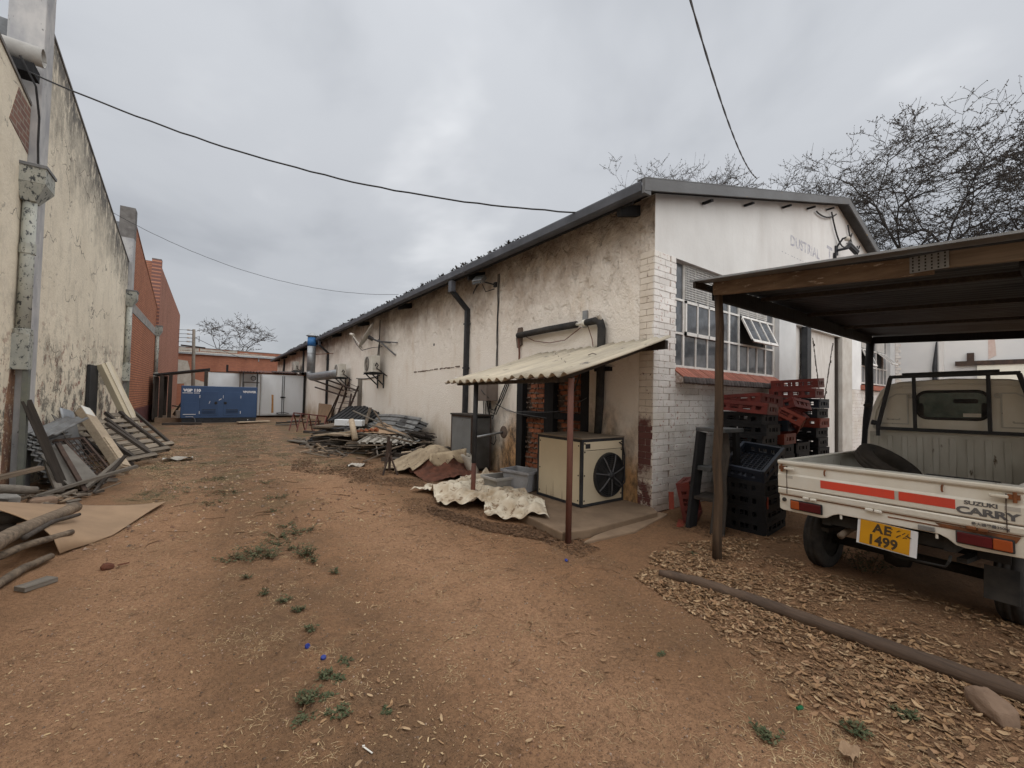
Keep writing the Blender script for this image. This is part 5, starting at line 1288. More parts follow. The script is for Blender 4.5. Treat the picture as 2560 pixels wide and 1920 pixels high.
# ------------------------------------------------------------------ scrap leaning on the left wall
rs = random.Random(21)
def lean(a, b, w, h, name, mat, label, cat, group=None, up=(0, 0, 1), bevel=0.004, roll=0.0):
    """a straight timber or sheet resting with one end on the ground, built along its own X axis"""
    a, b = Vector(a), Vector(b); L = (b - a).length
    m = MB(); n = 6
    # slightly bowed, uneven section
    bow = rs.uniform(-0.006, 0.006)
    for i in range(n):
        pass
    vs, fs = [], []
    for i in range(n + 1):
        t = i / n; dz = 4 * bow * t * (1 - t)
        for (y, z) in ((-w / 2, -h / 2), (w / 2, -h / 2), (w / 2, h / 2), (-w / 2, h / 2)):
            vs.append(Vector((t * L, y * rs.uniform(0.97, 1.03), z * rs.uniform(0.95, 1.05) + dz)))
    fs = [(0, 1, 2, 3), tuple(4 * n + k for k in (3, 2, 1, 0))] + [(4 * i + k, 4 * i + (k + 1) % 4, 4 * (i + 1) + (k + 1) % 4, 4 * (i + 1) + k) for i in range(n) for k in range(4)]
    m.add(vs, fs)
    o = m.build(name, mat, None, bevel=bevel)
    x = (b - a).normalized(); u = Vector(up)
    if abs(x.dot(u)) > 0.97: u = Vector((1, 0, 0))
    y = u.cross(x).normalized(); z = x.cross(y)
    R = Matrix((x, y, z)).transposed()
    if roll: R = R @ Matrix.Rotation(roll, 3, 'X')
    o.matrix_world = Matrix.Translation(a) @ R.to_4x4(); WM[o.name] = o.matrix_world.copy()
    return tag(o, label, cat, group)

GL = 'timbers leaning on the left wall'
lean((-1.60, 8.52, 0.05), (-2.02, 8.55, 1.30), 0.10, 0.05, 'timber_post', 'dark_timber', 'tall dark timber post leaning over the corrugated sheets', 'timber', GL, up=(0.3, -1, 0))
lean((-1.36, 8.35, 0.02), (-1.78, 8.95, 0.66), 0.055, 0.04, 'steel_angle', 'dark_rust', 'long thin rusty angle iron leaning across the old gate', 'iron bar', GL)
lean((-1.62, 8.40, 0.02), (-1.98, 9.0, 0.72), 0.085, 0.045, 'timber_plank', 'grey_timber', 'short grey plank leaning beside the dark post', 'timber', GL)
# corrugated iron sheets on edge: stack of four
for k in range(4):
    dx = 0.05 * k; y0 = 8.60 + 0.05 * k
    m = corrugated((-1.72 + dx, y0, 0.02), (-1.62 + dx * 0.6, y0 + 1.3, 0.03), (-2.10 + dx, y0 + 0.05 + 0.03 * k, 0.88 - 0.05 * k), 0.088, 0.019, 4, bend=lambda u, v: Vector((0, 0, 0.02 * math.sin(u * 3))), per=8)
    solo(m, 'iron_sheet', 'iron_sheet', ('corrugated iron sheet against the left wall, innermost of four', 'corrugated iron sheet against the left wall, second of four from the wall', 'corrugated iron sheet against the left wall, third of four from the wall', 'corrugated iron sheet at the front of the stack, ribs facing the viewer')[k], 'corrugated sheet', 'corrugated sheets by the left wall', smooth=True, solid=0.003)
m = corrugated((-2.10, 8.75, 0.80), (-1.98, 10.05, 0.98), (-1.78, 8.85, 0.83), 0.11, 0.02, 4, bend=lambda u, v: Vector((0, 0, -0.05 * v * v)))
solo(m, 'iron_sheet', 'iron_sheet', 'grey roof sheet lying flat on top of the stacked corrugated sheets', 'corrugated sheet', 'corrugated sheets by the left wall', smooth=True, solid=0.003)
# old steel gate / grating with a board in it
t = thing('old_gate', 'rusty steel mesh gate frame leaning low against the sheets on the left', 'gate', (-1.6, 9.0, 0))
ga, gb, gc = Vector((-1.52, 8.72, 0.06)), Vector((-1.22, 9.55, 0.03)), Vector((-1.98, 9.05, 0.68))
gd = gb + (gc - ga)
m = MB()
for p, q in ((ga, gb), (gb, gd), (gd, gc), (gc, ga)): m.bar(p, q, 0.035, 0.035)
m.bar(ga.lerp(gb, 0.52), gc.lerp(gd, 0.52), 0.03, 0.03); m.build('frame', 'dark_rust', t)
m = MB()
for k in range(1, 7): m.bar(ga.lerp(gc, k / 7), gb.lerp(gd, k / 7), 0.012, 0.012)
for k in range(1, 8): m.bar(ga.lerp(gb, k / 8), gc.lerp(gd, k / 8), 0.010, 0.010)
m.build('bars', 'dark_rust', t, kind='stuff')
lean((-1.42, 8.62, 0.10), (-1.86, 8.98, 0.62), 0.42, 0.018, 'chipboard', 'ply_grey', 'grey board lying inside the old gate frame', 'board', up=(0.6, -0.5, 0.6))
lean((-1.83, 8.25, 0.02), (-0.85, 8.62, 0.30), 0.10, 0.04, 'timber_plank', 'grey_timber', 'grey plank lying low across the foot of the gate', 'timber', GL)
lean((-1.40, 8.55, 0.02), (-1.10, 9.15, 0.36), 0.06, 0.04, 'timber_plank', 'grey_timber', 'splintered lath sticking up beside the gate', 'timber', GL)
lean((-1.28, 8.6, 0.02), (-1.04, 9.05, 0.42), 0.05, 0.03, 'timber_plank', 'dark_timber', 'dark lath crossing the splintered one', 'timber', GL)
# cream beam (box section of pale panel)
t = thing('cream_beam', 'long pale cream panel beam leaning low between gate and pallets', 'beam', (-1.5, 10.4, 0))
a, b = Vector((-1.13, 9.75, 0.08)), Vector((-1.86, 10.9, 1.06))
m = MB(); m.bar(a, b, 0.20, 0.14, up=(0.7, -0.2, 0.8)); m.build('beam', 'pale_timber', t, bevel=0.01)
m = MB(); d = (b - a).normalized(); m.bar(a + d * 0.02 + Vector((0.04, -0.02, 0.07)), a.lerp(b, 0.46) + Vector((0.04, -0.02, 0.07)), 0.15, 0.02, up=(0.7, -0.2, 0.8)); m.build('cover_strip', 'pale_timber', t)
m = MB(); m.bar(b - d * 0.25 + Vector((0.02, 0, 0.075)), b + Vector((0.02, 0, 0.075)), 0.17, 0.01, up=(0.7, -0.2, 0.8)); m.build('torn_facing', 'paper_white', t)
# sheet of dark board behind the beam
lean((-1.60, 10.1, 0.05), (-2.05, 10.3, 0.95), 0.9, 0.012, 'scorched_sheet', 'ply_grey', 'dark curved sheet behind the cream beam', 'sheet', up=(0.8, 0.1, 0.4))
m = MB()
def crv(u, v): return Vector((-2.02 + 0.42 * (1 - u) * 0.5 + 0.12 * math.sin(v * 3), 10.15 + 0.55 * v, 0.1 + u * 1.05 - 0.18 * v))
m.grid(crv, 6, 10); solo(m, 'bent_sheet', 'galvanised', 'curled grey metal sheet standing between gate and cream beam', 'sheet', smooth=True, solid=0.004)

# pallets
wood('pallet_slat', (0.27, 0.225, 0.175), (0.14, 0.118, 0.095), axis=1)
def pallet(loc, rt, label, w=1.0, d=1.1, nb=7, missing=()):
    t = thing('pallet', label, 'pallet', loc, rt, 'wooden pallets leaning on the left wall')
    r2 = random.Random(int(loc[1] * 100))
    for k in range(3):
        m = MB(); m.box((0, -w / 2 + 0.05 + k * (w - 0.1) / 2, 0.085), (d, 0.07, 0.05)); m.build('bearer', 'dark_timber', t, world=False)
    for k in range(nb):
        x = -d / 2 + 0.06 + k * (d - 0.12) / (nb - 1)
        if k not in missing:
            m = MB(); m.box((x, r2.uniform(-0.02, 0.02), 0.049), (0.095 + r2.uniform(-0.015, 0.02), w * r2.uniform(0.93, 1.02), 0.02), rot(0, 0, r2.uniform(-0.03, 0.03))); m.build('slat', 'pallet_slat', t, world=False)
        if k == 0:
            m = MB(); m.box((x, 0, 0.120), (0.09, w, 0.018)); m.build('slat', 'pallet_slat', t, world=False)
    return t
def lean_basis(foot, yaw, tilt):
    """rotation: local X runs up the slope, local Y along the wall, local Z off the face"""
    return (Matrix.Rotation(yaw, 3, 'Z') @ Matrix.Rotation(-tilt, 3, 'Y')).to_euler()
def put_pallet(foot, yaw, tilt, label, **k):
    d = k.get('d', 1.1); R = lean_basis(foot, yaw, tilt).to_matrix()
    c = Vector(foot) + R @ Vector((d / 2, 0, 0))
    return pallet(tuple(c), tuple(R.to_euler()), label, **k)
put_pallet((-1.08, 10.75, 0.04), PI - 0.50, math.radians(36), 'grey pallet with broken slats nearest the viewer', missing=(1,), w=1.0, d=1.15)
put_pallet((-0.98, 11.85, 0.04), PI - 0.52, math.radians(38), 'middle grey pallet leaning on the left wall', w=1.1, d=1.2)
put_pallet((-0.92, 13.05, 0.04), PI - 0.50, math.radians(42), 'far dark pallet beside the tall cream panels', w=0.9, d=1.25)
lean((-1.10, 10.62, 0.05), (-1.75, 10.55, 0.72), 0.08, 0.04, 'timber_plank', 'dark_timber', 'dark batten lying across the nearest pallet', 'timber', GL)
for k, (y, h, xx) in enumerate(((11.75, 1.0, 0.10), (12.05, 0.96, 0.0), (12.35, 0.98, 0.06), (12.75, 0.92, 0.12))):
    lean((-1.80 + xx, y, 0.05), (-2.12, y + 0.08, h), 0.20 if k != 1 else 0.08, 0.035, 'timber_plank', 'dark_timber' if k % 2 else 'pole_timber', ('brown board behind the pallets, leftmost of four', 'narrow dark board behind the pallets between two wide ones', 'brown board behind the pallets with a chipped top', 'dark brown board behind the pallets nearest the cream panels')[k], 'timber', GL, up=(1, 0, 0.3))
# tall cream door panels
for k, (y0, y1, w, lb) in enumerate(((13.7, 13.25, 0.30, 'tall cream boxed panel leaning steeply against the red brick corner'), (14.15, 13.9, 0.16, 'narrower cream panel behind the tall one with a chain'))):
    t = thing('cream_panel', lb, 'panel', (-1.6, 13.5, 0), 0, 'tall cream panels')
    a, b = Vector((-1.35, y0 + 0.0, 0.30)), Vector((-2.02, y1 + 0.3, 2.06 - 0.12 * k))
    m = MB(); m.bar(a, b, w, 0.13, up=(0.9, -0.55, 0.5)); m.build('panel', 'cream_panel', t, bevel=0.008)
    m = MB(); m.bar(a + Vector((0.035, -0.02, 0.02)), b + Vector((0.035, -0.02, 0.02)), w * 0.35, 0.09, up=(0.9, -0.55, 0.5)); m.build('raised_rib', worn('pale_rib', (0.62, 0.56, 0.46), (0.52, 0.46, 0.36), 3, 0.6), t, bevel=0.006)
m = MB(); m.box((-2.13, 13.2, 1.0), (0.05, 0.85, 2.0)); solo(m, 'dark_panel', 'black_sheet_shade', 'dark board standing flat against the wall behind the cream panels', 'board')

# bent hardboard sheet on the ground with logs over it
m = MB()
p00, p10, p01, p11 = Vector((-2.25, 6.45, 0.02)), Vector((-0.40, 7.15, 0.02)), Vector((-1.02, 5.38, 0.01)), Vector((-0.74, 5.80, 0.01))
def hb(u, v):
    a = p00.lerp(p10, u ** 0.9); b = p01.lerp(p11, u); p = a.lerp(b, v)
    p.z = 0.014 + 0.44 * (1 - u) ** 1.7 * math.sqrt(max(0.0, 1 - v ** 2.2)) + 0.02 * math.sin(u * 4 + v * 2) * u * (1 - u) * 2 + 0.03 * max(0, u - 0.75) * math.sin(v * 5)
    return p
m.grid(hb, 22, 22); solo(m, 'hardboard_sheet', 'hardboard', 'big warped tan hardboard sheet curling up under the logs', 'sheet', smooth=True, solid=0.007)
def log(pts, r, name, mat, label, cat, group, seed=0, n=12):
    q = random.Random(seed); P = []; RR = []
    pts = [Vector(p) for p in pts]
    for i in range(len(pts) - 1):
        for k in range(6):
            t = k / 6; P.append(pts[i].lerp(pts[i + 1], t) + Vector([q.uniform(-0.05, 0.05) * r for _ in range(3)])); RR.append(r * (1 - 0.22 * (i + t) / (len(pts) - 1)) * q.uniform(0.94, 1.06))
    P.append(pts[-1]); RR.append(r * 0.76)
    m = MB(); m.tube(P, RR, n); return solo(m, name, mat, label, cat, group, smooth=True)
LG = 'logs heaped at the left edge'
log([G(-130, 1420, 0.26), G(60, 1322, 0.26), G(190, 1268, 0.22)], 0.068, 'log', 'pole_timber', 'thickest bare log lying across the hardboard sheet', 'log', LG, 1)
log([G(60, 1345, 0.24), G(130, 1305, 0.24), G(198, 1286, 0.20)], 0.022, 'log', 'dark_timber', 'thin dark stick beside the thickest log', 'stick', LG, 2)
log([G(-120, 1440, 0.12), G(60, 1365, 0.16), G(180, 1330, 0.14)], 0.034, 'log', 'pole_timber', 'long curved branch lying in front of the hardboard', 'log', LG, 3)
log([G(-90, 1300, 0.16), G(20, 1296, 0.14), G(66, 1290, 0.12)], 0.075, 'log', 'grey_timber', 'split log poking out from under the hardboard curl', 'log', LG, 4)
log([G(-90, 1335, 0.15), G(40, 1318, 0.15)], 0.05, 'log', 'dark_timber', 'dark log hidden in the shadow below the split log', 'log', LG, 5)
log([(-2.6, 6.95, 0.5), (-2.0, 7.0, 0.40), (-1.62, 7.35, 0.26)], 0.06, 'log', 'grey_timber', 'grey round post lying behind the hardboard', 'log', LG, 6)
log([(-2.5, 7.0, 0.36), (-1.8, 7.2, 0.18)], 0.04, 'log', 'dark_timber', 'dark pole under the grey round post', 'log', LG, 7)
log([G(-60, 1495, 0.05), G(60, 1420, 0.05), G(128, 1390, 0.045)], 0.034, 'log', 'pole_timber', 'short brown log lying alone on the dirt at lower left', 'log', LG, 8)
a_, b_ = G(48, 1474, 0.03), G(132, 1446, 0.03)
lean(tuple(a_), tuple(b_), 0.11, 0.035, 'timber_plank', 'grey_timber', 'flat broken grey plank on the dirt at lower left', 'timber')
m = MB(); m.box((-1.98, 7.55, 0.10), (0.34, 0.22, 0.2), rot(0.1, 0.1, 0.5)); m.box((-2.12, 7.5, 0.45), (0.12, 0.35, 0.06), rot(0, 0.2, 0)); solo(m, 'broken_block', 'concrete', 'broken pale concrete block at the foot of the left downpipe', 'block', bevel=0.02)
m = MB(); m.box((-1.62, 7.62, 0.06), (0.25, 0.14, 0.12), rot(0.1, 0.05, 0.4)); solo(m, 'stone_block', 'stone_mat', 'small pale stone near the foot of the leaning timbers', 'stone', bevel=0.03)
lean((-2.1, 7.9, 0.35), (-1.75, 8.15, 0.42), 0.12, 0.05, 'timber_plank', 'pole_timber', 'short brown plank wedged behind the downpipe', 'timber', GL)

# ------------------------------------------------------------------ scrap heap along the white wall
HG = 'scrap heap along the white wall'
def sheet(a, b, c, label, mat, pitch=0.15, amp=0.02, shape='ibr', bend=None, nl=6):
    m = corrugated(a, b, c, pitch, amp, nl, shape=shape, bend=bend, per=10)
    return solo(m, 'roof_sheet', mat, label, 'roof sheet', HG, smooth=False, solid=0.003)
# dark stack of sheets at far left of heap
for k in range(5):
    z = 0.05 + 0.075 * k
    sheet((2.25 + 0.03 * k, 12.9 - 0.05 * k, z), (3.9, 15.0 + 0.1 * k, z + 0.05), (2.85 + 0.04 * k, 12.2, z), ('dark roof sheet at the bottom of the far stack', 'dark roof sheet second up in the far stack', 'dark roof sheet in the middle of the far stack', 'dark roof sheet fourth up in the far stack', 'dark roof sheet on top of the far stack')[k], 'dark_sheet', 0.2, 0.018)
lean((2.05, 13.9, 0.05), (2.55, 12.4, 0.08), 0.30, 0.03, 'board', 'grey_timber', 'grey board on the ground at the left end of the heap', 'board', HG)
sheet((3.2, 14.8, 0.55), (4.3, 16.4, 0.98), (4.2, 13.4, 0.62), 'dark sheet sloping up at the back left of the heap', 'black_sheet_shade', 0.2, 0.02)
# pile of boards
zz = 0.03
for k in range(7):
    x0, y0 = 2.62 + rs.uniform(-0.08, 0.08), 11.5 + rs.uniform(-0.12, 0.12)
    lean((x0, y0, zz + 0.02), (x0 + 1.3, y0 + 0.9 + rs.uniform(-0.3, 0.3), zz + 0.03), 0.34, 0.035, 'board', ('grey_timber', 'pole_timber', 'dark_timber')[k % 3], ('grey board lowest in the middle pile', 'brown board second in the middle pile', 'dark board third in the middle pile', 'grey board fourth in the middle pile', 'brown board fifth in the middle pile', 'dark board sixth in the middle pile', 'grey board topmost in the middle pile')[k], 'board', HG); zz += 0.055
for k in range(6):
    x0, y0 = 2.82 + rs.uniform(-0.06, 0.06), 10.75 + rs.uniform(-0.06, 0.06)
    lean((x0, y0, 0.03 + 0.045 * k), (x0 + 1.05, y0 - 0.55 + rs.uniform(-0.08, 0.08), 0.04 + 0.045 * k), 0.30, 0.028, 'board', 'pole_timber' if k % 2 else 'grey_timber', 'weathered board %s in the near pile under the pale sheet' % ('lowest', 'second up', 'third up', 'fourth up', 'fifth up', 'topmost')[k], 'board', HG)
lean((2.35, 12.05, 0.35), (3.15, 11.2, 0.50), 0.28, 0.04, 'board', 'pale_timber', 'pale brown board across the top of the middle pile', 'board', HG)
lean((2.6, 11.6, 0.42), (3.0, 11.0, 0.42), 0.30, 0.05, 'board', 'pale_timber', 'short pale plank end facing the yard on the middle pile', 'board', HG)
m = MB(); m.tube([(2.98, 10.65, 0.34), (2.98, 11.05, 0.80)], [0.075, 0.07], 14); solo(m, 'pale_log', 'pale_timber', 'short pale round post standing tilted in the heap', 'post', HG, smooth=True)
lean((2.55, 12.6, 0.52), (3.4, 13.4, 0.55), 0.55, 0.05, 'board', 'pole_timber', 'brown panel lying flat behind the white box', 'board', HG)
m = MB(); m.box((3.25, 12.2, 0.66), (0.75, 0.30, 0.16), rot(0, 0.02, -0.55)); solo(m, 'white_trough', 'container_white', 'long white metal box lying on the heap', 'metal box', HG, bevel=0.006)
# dark frames
for k, (a, b, w) in enumerate((((2.2, 12.9, 0.38), (3.2, 11.9, 0.36), 0.07), ((2.3, 12.2, 0.25), (3.0, 12.0, 0.22), 0.09), ((2.5, 13.2, 0.46), (3.1, 12.3, 0.44), 0.06), ((2.45, 11.9, 0.12), (3.3, 11.3, 0.10), 0.10), ((2.4, 12.4, 0.15), (3.6, 13.2, 0.18), 0.10))):
    lean(a, b, w, w, 'timber_rail', 'dark_timber', 'dark frame timber in the left of the heap, %s' % ('upper long one', 'short level one', 'thin one near the top', 'low one by the boards', 'deepest one')[k], 'timber', HG)
# pale corrugated sheet, near right of the heap
sheet((2.86, 10.05, 0.34), (3.72, 11.35, 0.46), (4.02, 9.35, 0.30), 'pale corrugated sheet sloping at the front of the heap', 'pale_sheet', 0.16, 0.022, 'ibr')
sheet((3.3, 11.0, 0.48), (4.2, 12.6, 0.62), (4.4, 10.2, 0.44), 'tan flattened sheet behind the pale corrugated one', 'hardboard', 0.3, 0.006, 'sine')
# big grey sheets leaning on the wall
sheet((4.15, 10.15, 0.42), (4.15, 14.2, 0.30), (4.62, 10.35, 0.86), 'big dark grey roof sheet leaning against the white wall', 'iron_sheet', 0.17, 0.018, 'ibr', bend=lambda u, v: Vector((0, 0, 0.06 * math.sin(u * 3))), nl=8)
sheet((3.75, 9.55, 0.22), (4.05, 13.4, 0.50), (4.2, 9.5, 0.36), 'lower grey roof sheet under the big leaning one', 'iron_sheet', 0.16, 0.018, 'ibr', nl=8)
sheet((4.28, 10.0, 0.5), (4.3, 11.6, 0.62), (4.58, 9.85, 0.74), 'short torn sheet end at the right of the big leaning sheet', 'dark_sheet', 0.15, 0.02)
for k, (a, b, w) in enumerate((((3.9, 12.9, 0.55), (4.5, 14.4, 1.00), 0.10), ((3.6, 13.2, 0.95), (4.2, 11.6, 0.55), 0.05), ((4.1, 12.8, 0.98), (4.0, 11.3, 0.50), 0.04), ((3.05, 11.9, 0.48), (3.55, 9.65, 0.44), 0.05), ((3.4, 11.6, 0.52), (3.95, 9.5, 0.36), 0.06), ((3.8, 11.9, 0.60), (4.15, 9.6, 0.40), 0.07))):
    lean(a, b, w, 0.03, 'lath', 'grey_timber' if k % 2 else 'pole_timber', 'weathered lath %s' % ('standing up at the back of the heap', 'sloping down behind the white box', 'sloping steeply beside the big leaning sheet', 'lying along the left edge of the pale sheet', 'lying across the tan sheet', 'lying between the tan sheet and the grey sheets')[k], 'timber', HG)
m = MB(); 
for k in range(5): m.box((3.2 + 0.1 * k, 11.2 - 0.05 * k, 0.5 + 0.01 * k), (0.12, 0.10, 0.06), rot(0.2 * k, 0.3, 0.5 * k))
solo(m, 'brick_rubble', 'bare_brick', 'orange brick rubble on the heap beside the pale post', 'rubble', HG, kind='stuff')
# bundle of thin dark rods / battens
t = thing('batten_bundle', 'bundle of thin dark battens stacked by the wall right of the heap', 'battens', (4.5, 9.6, 0.3))
for k in range(22):
    a = Vector((4.35 + rs.uniform(-0.14, 0.2), 9.35 + rs.uniform(-0.08, 0.08), 0.22 + rs.uniform(0, 0.34))); m = MB(); m.bar(a, a + Vector((rs.uniform(-0.2, 0.05), 1.1 + rs.uniform(-0.1, 0.2), rs.uniform(-0.03, 0.03))), 0.03, 0.025); m.build('batten', 'dark_timber', t)
lean((3.75, 8.95, 0.16), (4.6, 8.75, 0.20), 0.2, 0.18, 'beam', 'dark_timber', 'thick dark beam lying behind the old tarpaulin', 'beam', HG)
lean((3.55, 9.05, 0.18), (4.25, 8.75, 0.26), 0.10, 0.02, 'lath', 'pale_timber', 'pale strip lying on the thick dark beam', 'timber', HG)
m = MB(); m.box((3.9, 9.9, 0.05), (0.8, 0.9, 0.1), rot(0, 0, 0.3)); m.box((3.4, 9.0, 0.04), (0.5, 0.4, 0.08), rot(0, 0.1, 0.6)); solo(m, 'ground_board', 'dark_timber', 'dark boards under the right end of the heap', 'board', HG)
# upright metal frames (old bed frames / burglar bars)
t = thing('bed_frame', 'tangle of thin rusty steel bed frames leaning on the wall behind the heap', 'steel frame', (4.3, 16.6, 0))
def P3(px, py, x): return PX(px, py, x)
frame_lines = [((798, 1090), (858, 962)), ((828, 1092), (872, 955)), ((862, 1050), (896, 965)), ((813, 1085), (850, 980)), ((868, 1043), (878, 985)), ((783, 950), (858, 976)), ((808, 946), (895, 977)), ((788, 968), (866, 992)), ((840, 1045), (866, 982))]
m = MB()
for a, b in frame_lines:
    m.tube([P3(*a, 4.25), P3(*b, 4.55)], 0.035, 6)
m.build('frame_tube', 'dark_rust', t)
m = MB()
for k in range(7):
    u = k / 6; m.tube([P3(858 - 40 * u, 975 + 95 * u, 4.5), P3(896 - 34 * u, 977 + 78 * u, 4.5)], 0.012, 5)
    m.tube([P3(872 - 34 * u, 958 + 100 * u, 4.52), P3(895 - 34 * u, 968 + 84 * u, 4.52)], 0.010, 5)
m.build('frame_wires', 'dark_rust', t)
m = MB(); m.prism([P3(790, 1085, 4.3), P3(822, 1090, 4.3), P3(828, 1012, 4.6), P3(797, 1008, 4.6)], (0.03, 0, 0)); solo(m, 'hardboard_piece', 'hardboard', 'brown board piece leaning behind the red trestle', 'board')
# red trestle
t = thing('red_trestle', 'low rusty red steel trestle in front of the white container corner', 'trestle', (2.9, 16.8, 0))
m = MB(); a, b = Vector((2.75, 18.4, 0.66)), Vector((3.35, 15.6, 0.66)); m.bar(a, b, 0.04, 0.04); m.build('top_rail', 'red_frame_paint', t)
for k in range(5):
    p = a.lerp(b, k / 4); q = a.lerp(b, (k + 0.5) / 4) if k < 4 else p
    m = MB(); m.bar(p, (p.x - 0.2, p.y - 0.45, 0.02), 0.032); m.bar(p, (p.x + 0.2, p.y + 0.35, 0.02), 0.032); m.build('leg', 'red_frame_paint', t)
for k in range(7):
    p = Vector((2.3 + rs.uniform(0, 1.9), 19.5 + rs.uniform(0, 5), 0.05)); lean(p, p + Vector((rs.uniform(0.8, 1.6), rs.uniform(-0.5, 0.5), rs.uniform(0, 0.12))), 0.18, 0.05, 'ground_plank', 'grey_timber' if k % 2 else 'dark_timber', 'plank scattered on the ground before the white container, %s' % ('nearest the trestle', 'beside the generator', 'in the middle', 'by the wall', 'near the container door', 'behind the trestle', 'farthest back')[k], 'timber', 'planks before the container')

def bits(name, label, polys, n, L=(0.08, 0.5)):
    m = MB()
    for k in range(n):
        (x0, x1, y0, y1, zt) = rs.choice(polys); l = rs.uniform(*L); w = rs.uniform(0.015, 0.07); h = rs.uniform(0.006, 0.03)
        m.box((rs.uniform(x0, x1), rs.uniform(y0, y1), 0.015 + rs.random() ** 2 * zt), (l, w, h), rot(rs.gauss(0, 0.25), rs.gauss(0, 0.22), rs.uniform(0, PI)))
    solo(m, name, 'scrap_bits', label, 'scrap', kind='stuff')
bits('splintered_offcuts', 'splintered wood scraps strewn under the leaning timbers on the left', [(-2.0, -1.1, 8.2, 9.8, 0.10), (-1.9, -1.1, 10.0, 14.0, 0.14), (-2.1, -1.3, 6.9, 8.2, 0.08)], 170, (0.06, 0.40))
bits('broken_laths', 'broken laths and splinters scattered through the scrap heap', [(2.3, 3.9, 9.6, 13.2, 0.45), (3.0, 4.4, 9.0, 12.0, 0.45), (2.1, 2.9, 10.2, 14.0, 0.06)], 260, (0.10, 0.9))
# ------------------------------------------------------------------ old folded tarpaulin, red soil heap and its stand
def cloth(name, fn, nu, nv, mat, label, cat, sub=1, group=None):
    m = MB(); m.grid(fn, nu, nv); return solo(m, name, mat, label, cat, group, smooth=True, solid=0.004, sub=sub)
def nz(x, y, s): return mnoise.noise((x * s, y * s, 3.7))
def heapf(x, y): return max(0.0, 0.50 * math.exp(-((x - 3.62) / 0.50) ** 2 - ((y - 7.45) / 0.72) ** 2) - 0.02)
m = MB(); N_ = 40
def soil(u, v):
    x, y = 3.05 + 1.15 * u, 6.55 + 1.7 * v
    return Vector((x, y, heapf(x, y) * 0.9 + 0.045 * nz(x, y, 9) * min(1, heapf(x, y) * 8) + 0.035 * nz(x, y, 22) * min(1, heapf(x, y) * 8) - 0.01))
m.grid(soil, N_, N_); solo(m, 'soil_heap', 'heap_soil', 'heap of dark red soil half covered by the old tarpaulin', 'soil heap', smooth=True)
import numpy as np
def drape(name, outline, nu, nv, excess, hmap, mat, label, seed, lift=0.25, iters=260, wave=(3.0, 5.0), stiff=0.03, grav=0.0020):
    """a sheet larger than the ground it covers, settled by position-based relaxation so that it buckles into folds.
    outline(u, v) gives the plan position of each cloth point, hmap(x, y) the height of whatever lies underneath"""
    q = np.random.RandomState(seed)
    U, V = np.meshgrid(np.linspace(0, 1, nu), np.linspace(0, 1, nv), indexing='ij')
    P = np.zeros((nu, nv, 3))
    for i in range(nu):
        for j in range(nv):
            p = outline(U[i, j], V[i, j]); P[i, j, 0], P[i, j, 1] = p[0], p[1]
    H = np.array([[hmap(P[i, j, 0], P[i, j, 1]) for j in range(nv)] for i in range(nu)])
    pairs = {'a': (1, 0), 'b': (0, 1), 'c': (1, 1), 'd': (1, -1), 'e': (2, 0), 'f': (0, 2)}
    def sl(di, dj):
        return (slice(0, nu - di), slice(0 if dj >= 0 else 1, nv - max(dj, 0))), (slice(di, nu), slice(max(dj, 0), nv if dj >= 0 else nv - 1))
    rest = {}
    for key, (di, dj) in pairs.items():
        sa, sb = sl(di, dj); rest[key] = np.linalg.norm((P[sa] - P[sb])[..., :2], axis=2) * excess
    # wandering folds at two angles to start from
    r6 = lambda: q.uniform(0, 6.28)
    warp = 0.45 * np.sin(U * 4.1 + V * 1.3 + r6()) + 0.35 * np.sin(U * 8.3 - V * 5 + r6()) + 0.25 * np.sin(V * 7 + U * 3 + r6())
    def ridged(a, b, w): ph = (U * a + V * b + warp * w) / PI; return (1 - np.abs((ph % 2) - 1)) ** 1.3
    mask = 0.5 + 0.5 * np.sin(U * 6.5 + V * 3.5 + warp * 1.5 + r6())
    ridge = ridged(wave[0], wave[1], 2.6) * mask + ridged(wave[1] * 0.9, -wave[1] * 0.55, 3.2) * (1 - mask) * 0.8
    env = np.minimum(1, 5 * np.minimum(np.minimum(U, 1 - U) + 0.02, np.minimum(V, 1 - V) + 0.02))
    amp = 0.45 + 0.55 * np.abs(np.sin(U * 4.5 + V * 6 + r6()))
    P[..., 2] = H + 0.02 + lift * ridge * amp * env + 0.03 * q.rand(nu, nv) * env
    pin = P[..., :2].copy(); edge = np.zeros((nu, nv), bool); edge[0] = edge[-1] = True; edge[:, 0] = edge[:, -1] = True
    vel = np.zeros_like(P)
    for it in range(iters):
        old = P.copy()
        P[..., 2] -= grav; P += vel * 0.85
        for sub_ in range(4):
            for key, (di, dj) in pairs.items():
                sa, sb = sl(di, dj)
                D = P[sb] - P[sa]; L = np.linalg.norm(D, axis=2) + 1e-9
                w = {'a': 0.5, 'b': 0.5, 'c': 0.2, 'd': 0.2, 'e': stiff, 'f': stiff}[key]
                C = (L - rest[key]) / L
                if key not in 'ab': C = np.where(C > 0, C, C * (0.35 if key in 'ef' else 0.6))
                corr = D * (w * C * 0.5)[..., None]
                P[sa] += corr; P[sb] -= corr
            low = P[..., 2] < H + 0.012
            P[..., 2] = np.where(low, H + 0.012, P[..., 2])
            P[..., :2] = np.where(low[..., None], P[..., :2] * 0.5 + old[..., :2] * 0.5, P[..., :2])
            P[..., :2] = np.where(edge[..., None], P[..., :2] * 0.4 + pin * 0.6, P[..., :2] * 0.98 + pin * 0.02)
        vel = np.clip(P - old, -0.015, 0.015)
    m = MB(); m.add([tuple(P[i, j]) for i in range(nu) for j in range(nv)], [(i * nv + j, (i + 1) * nv + j, (i + 1) * nv + j + 1, i * nv + j + 1) for i in range(nu - 1) for j in range(nv - 1)])
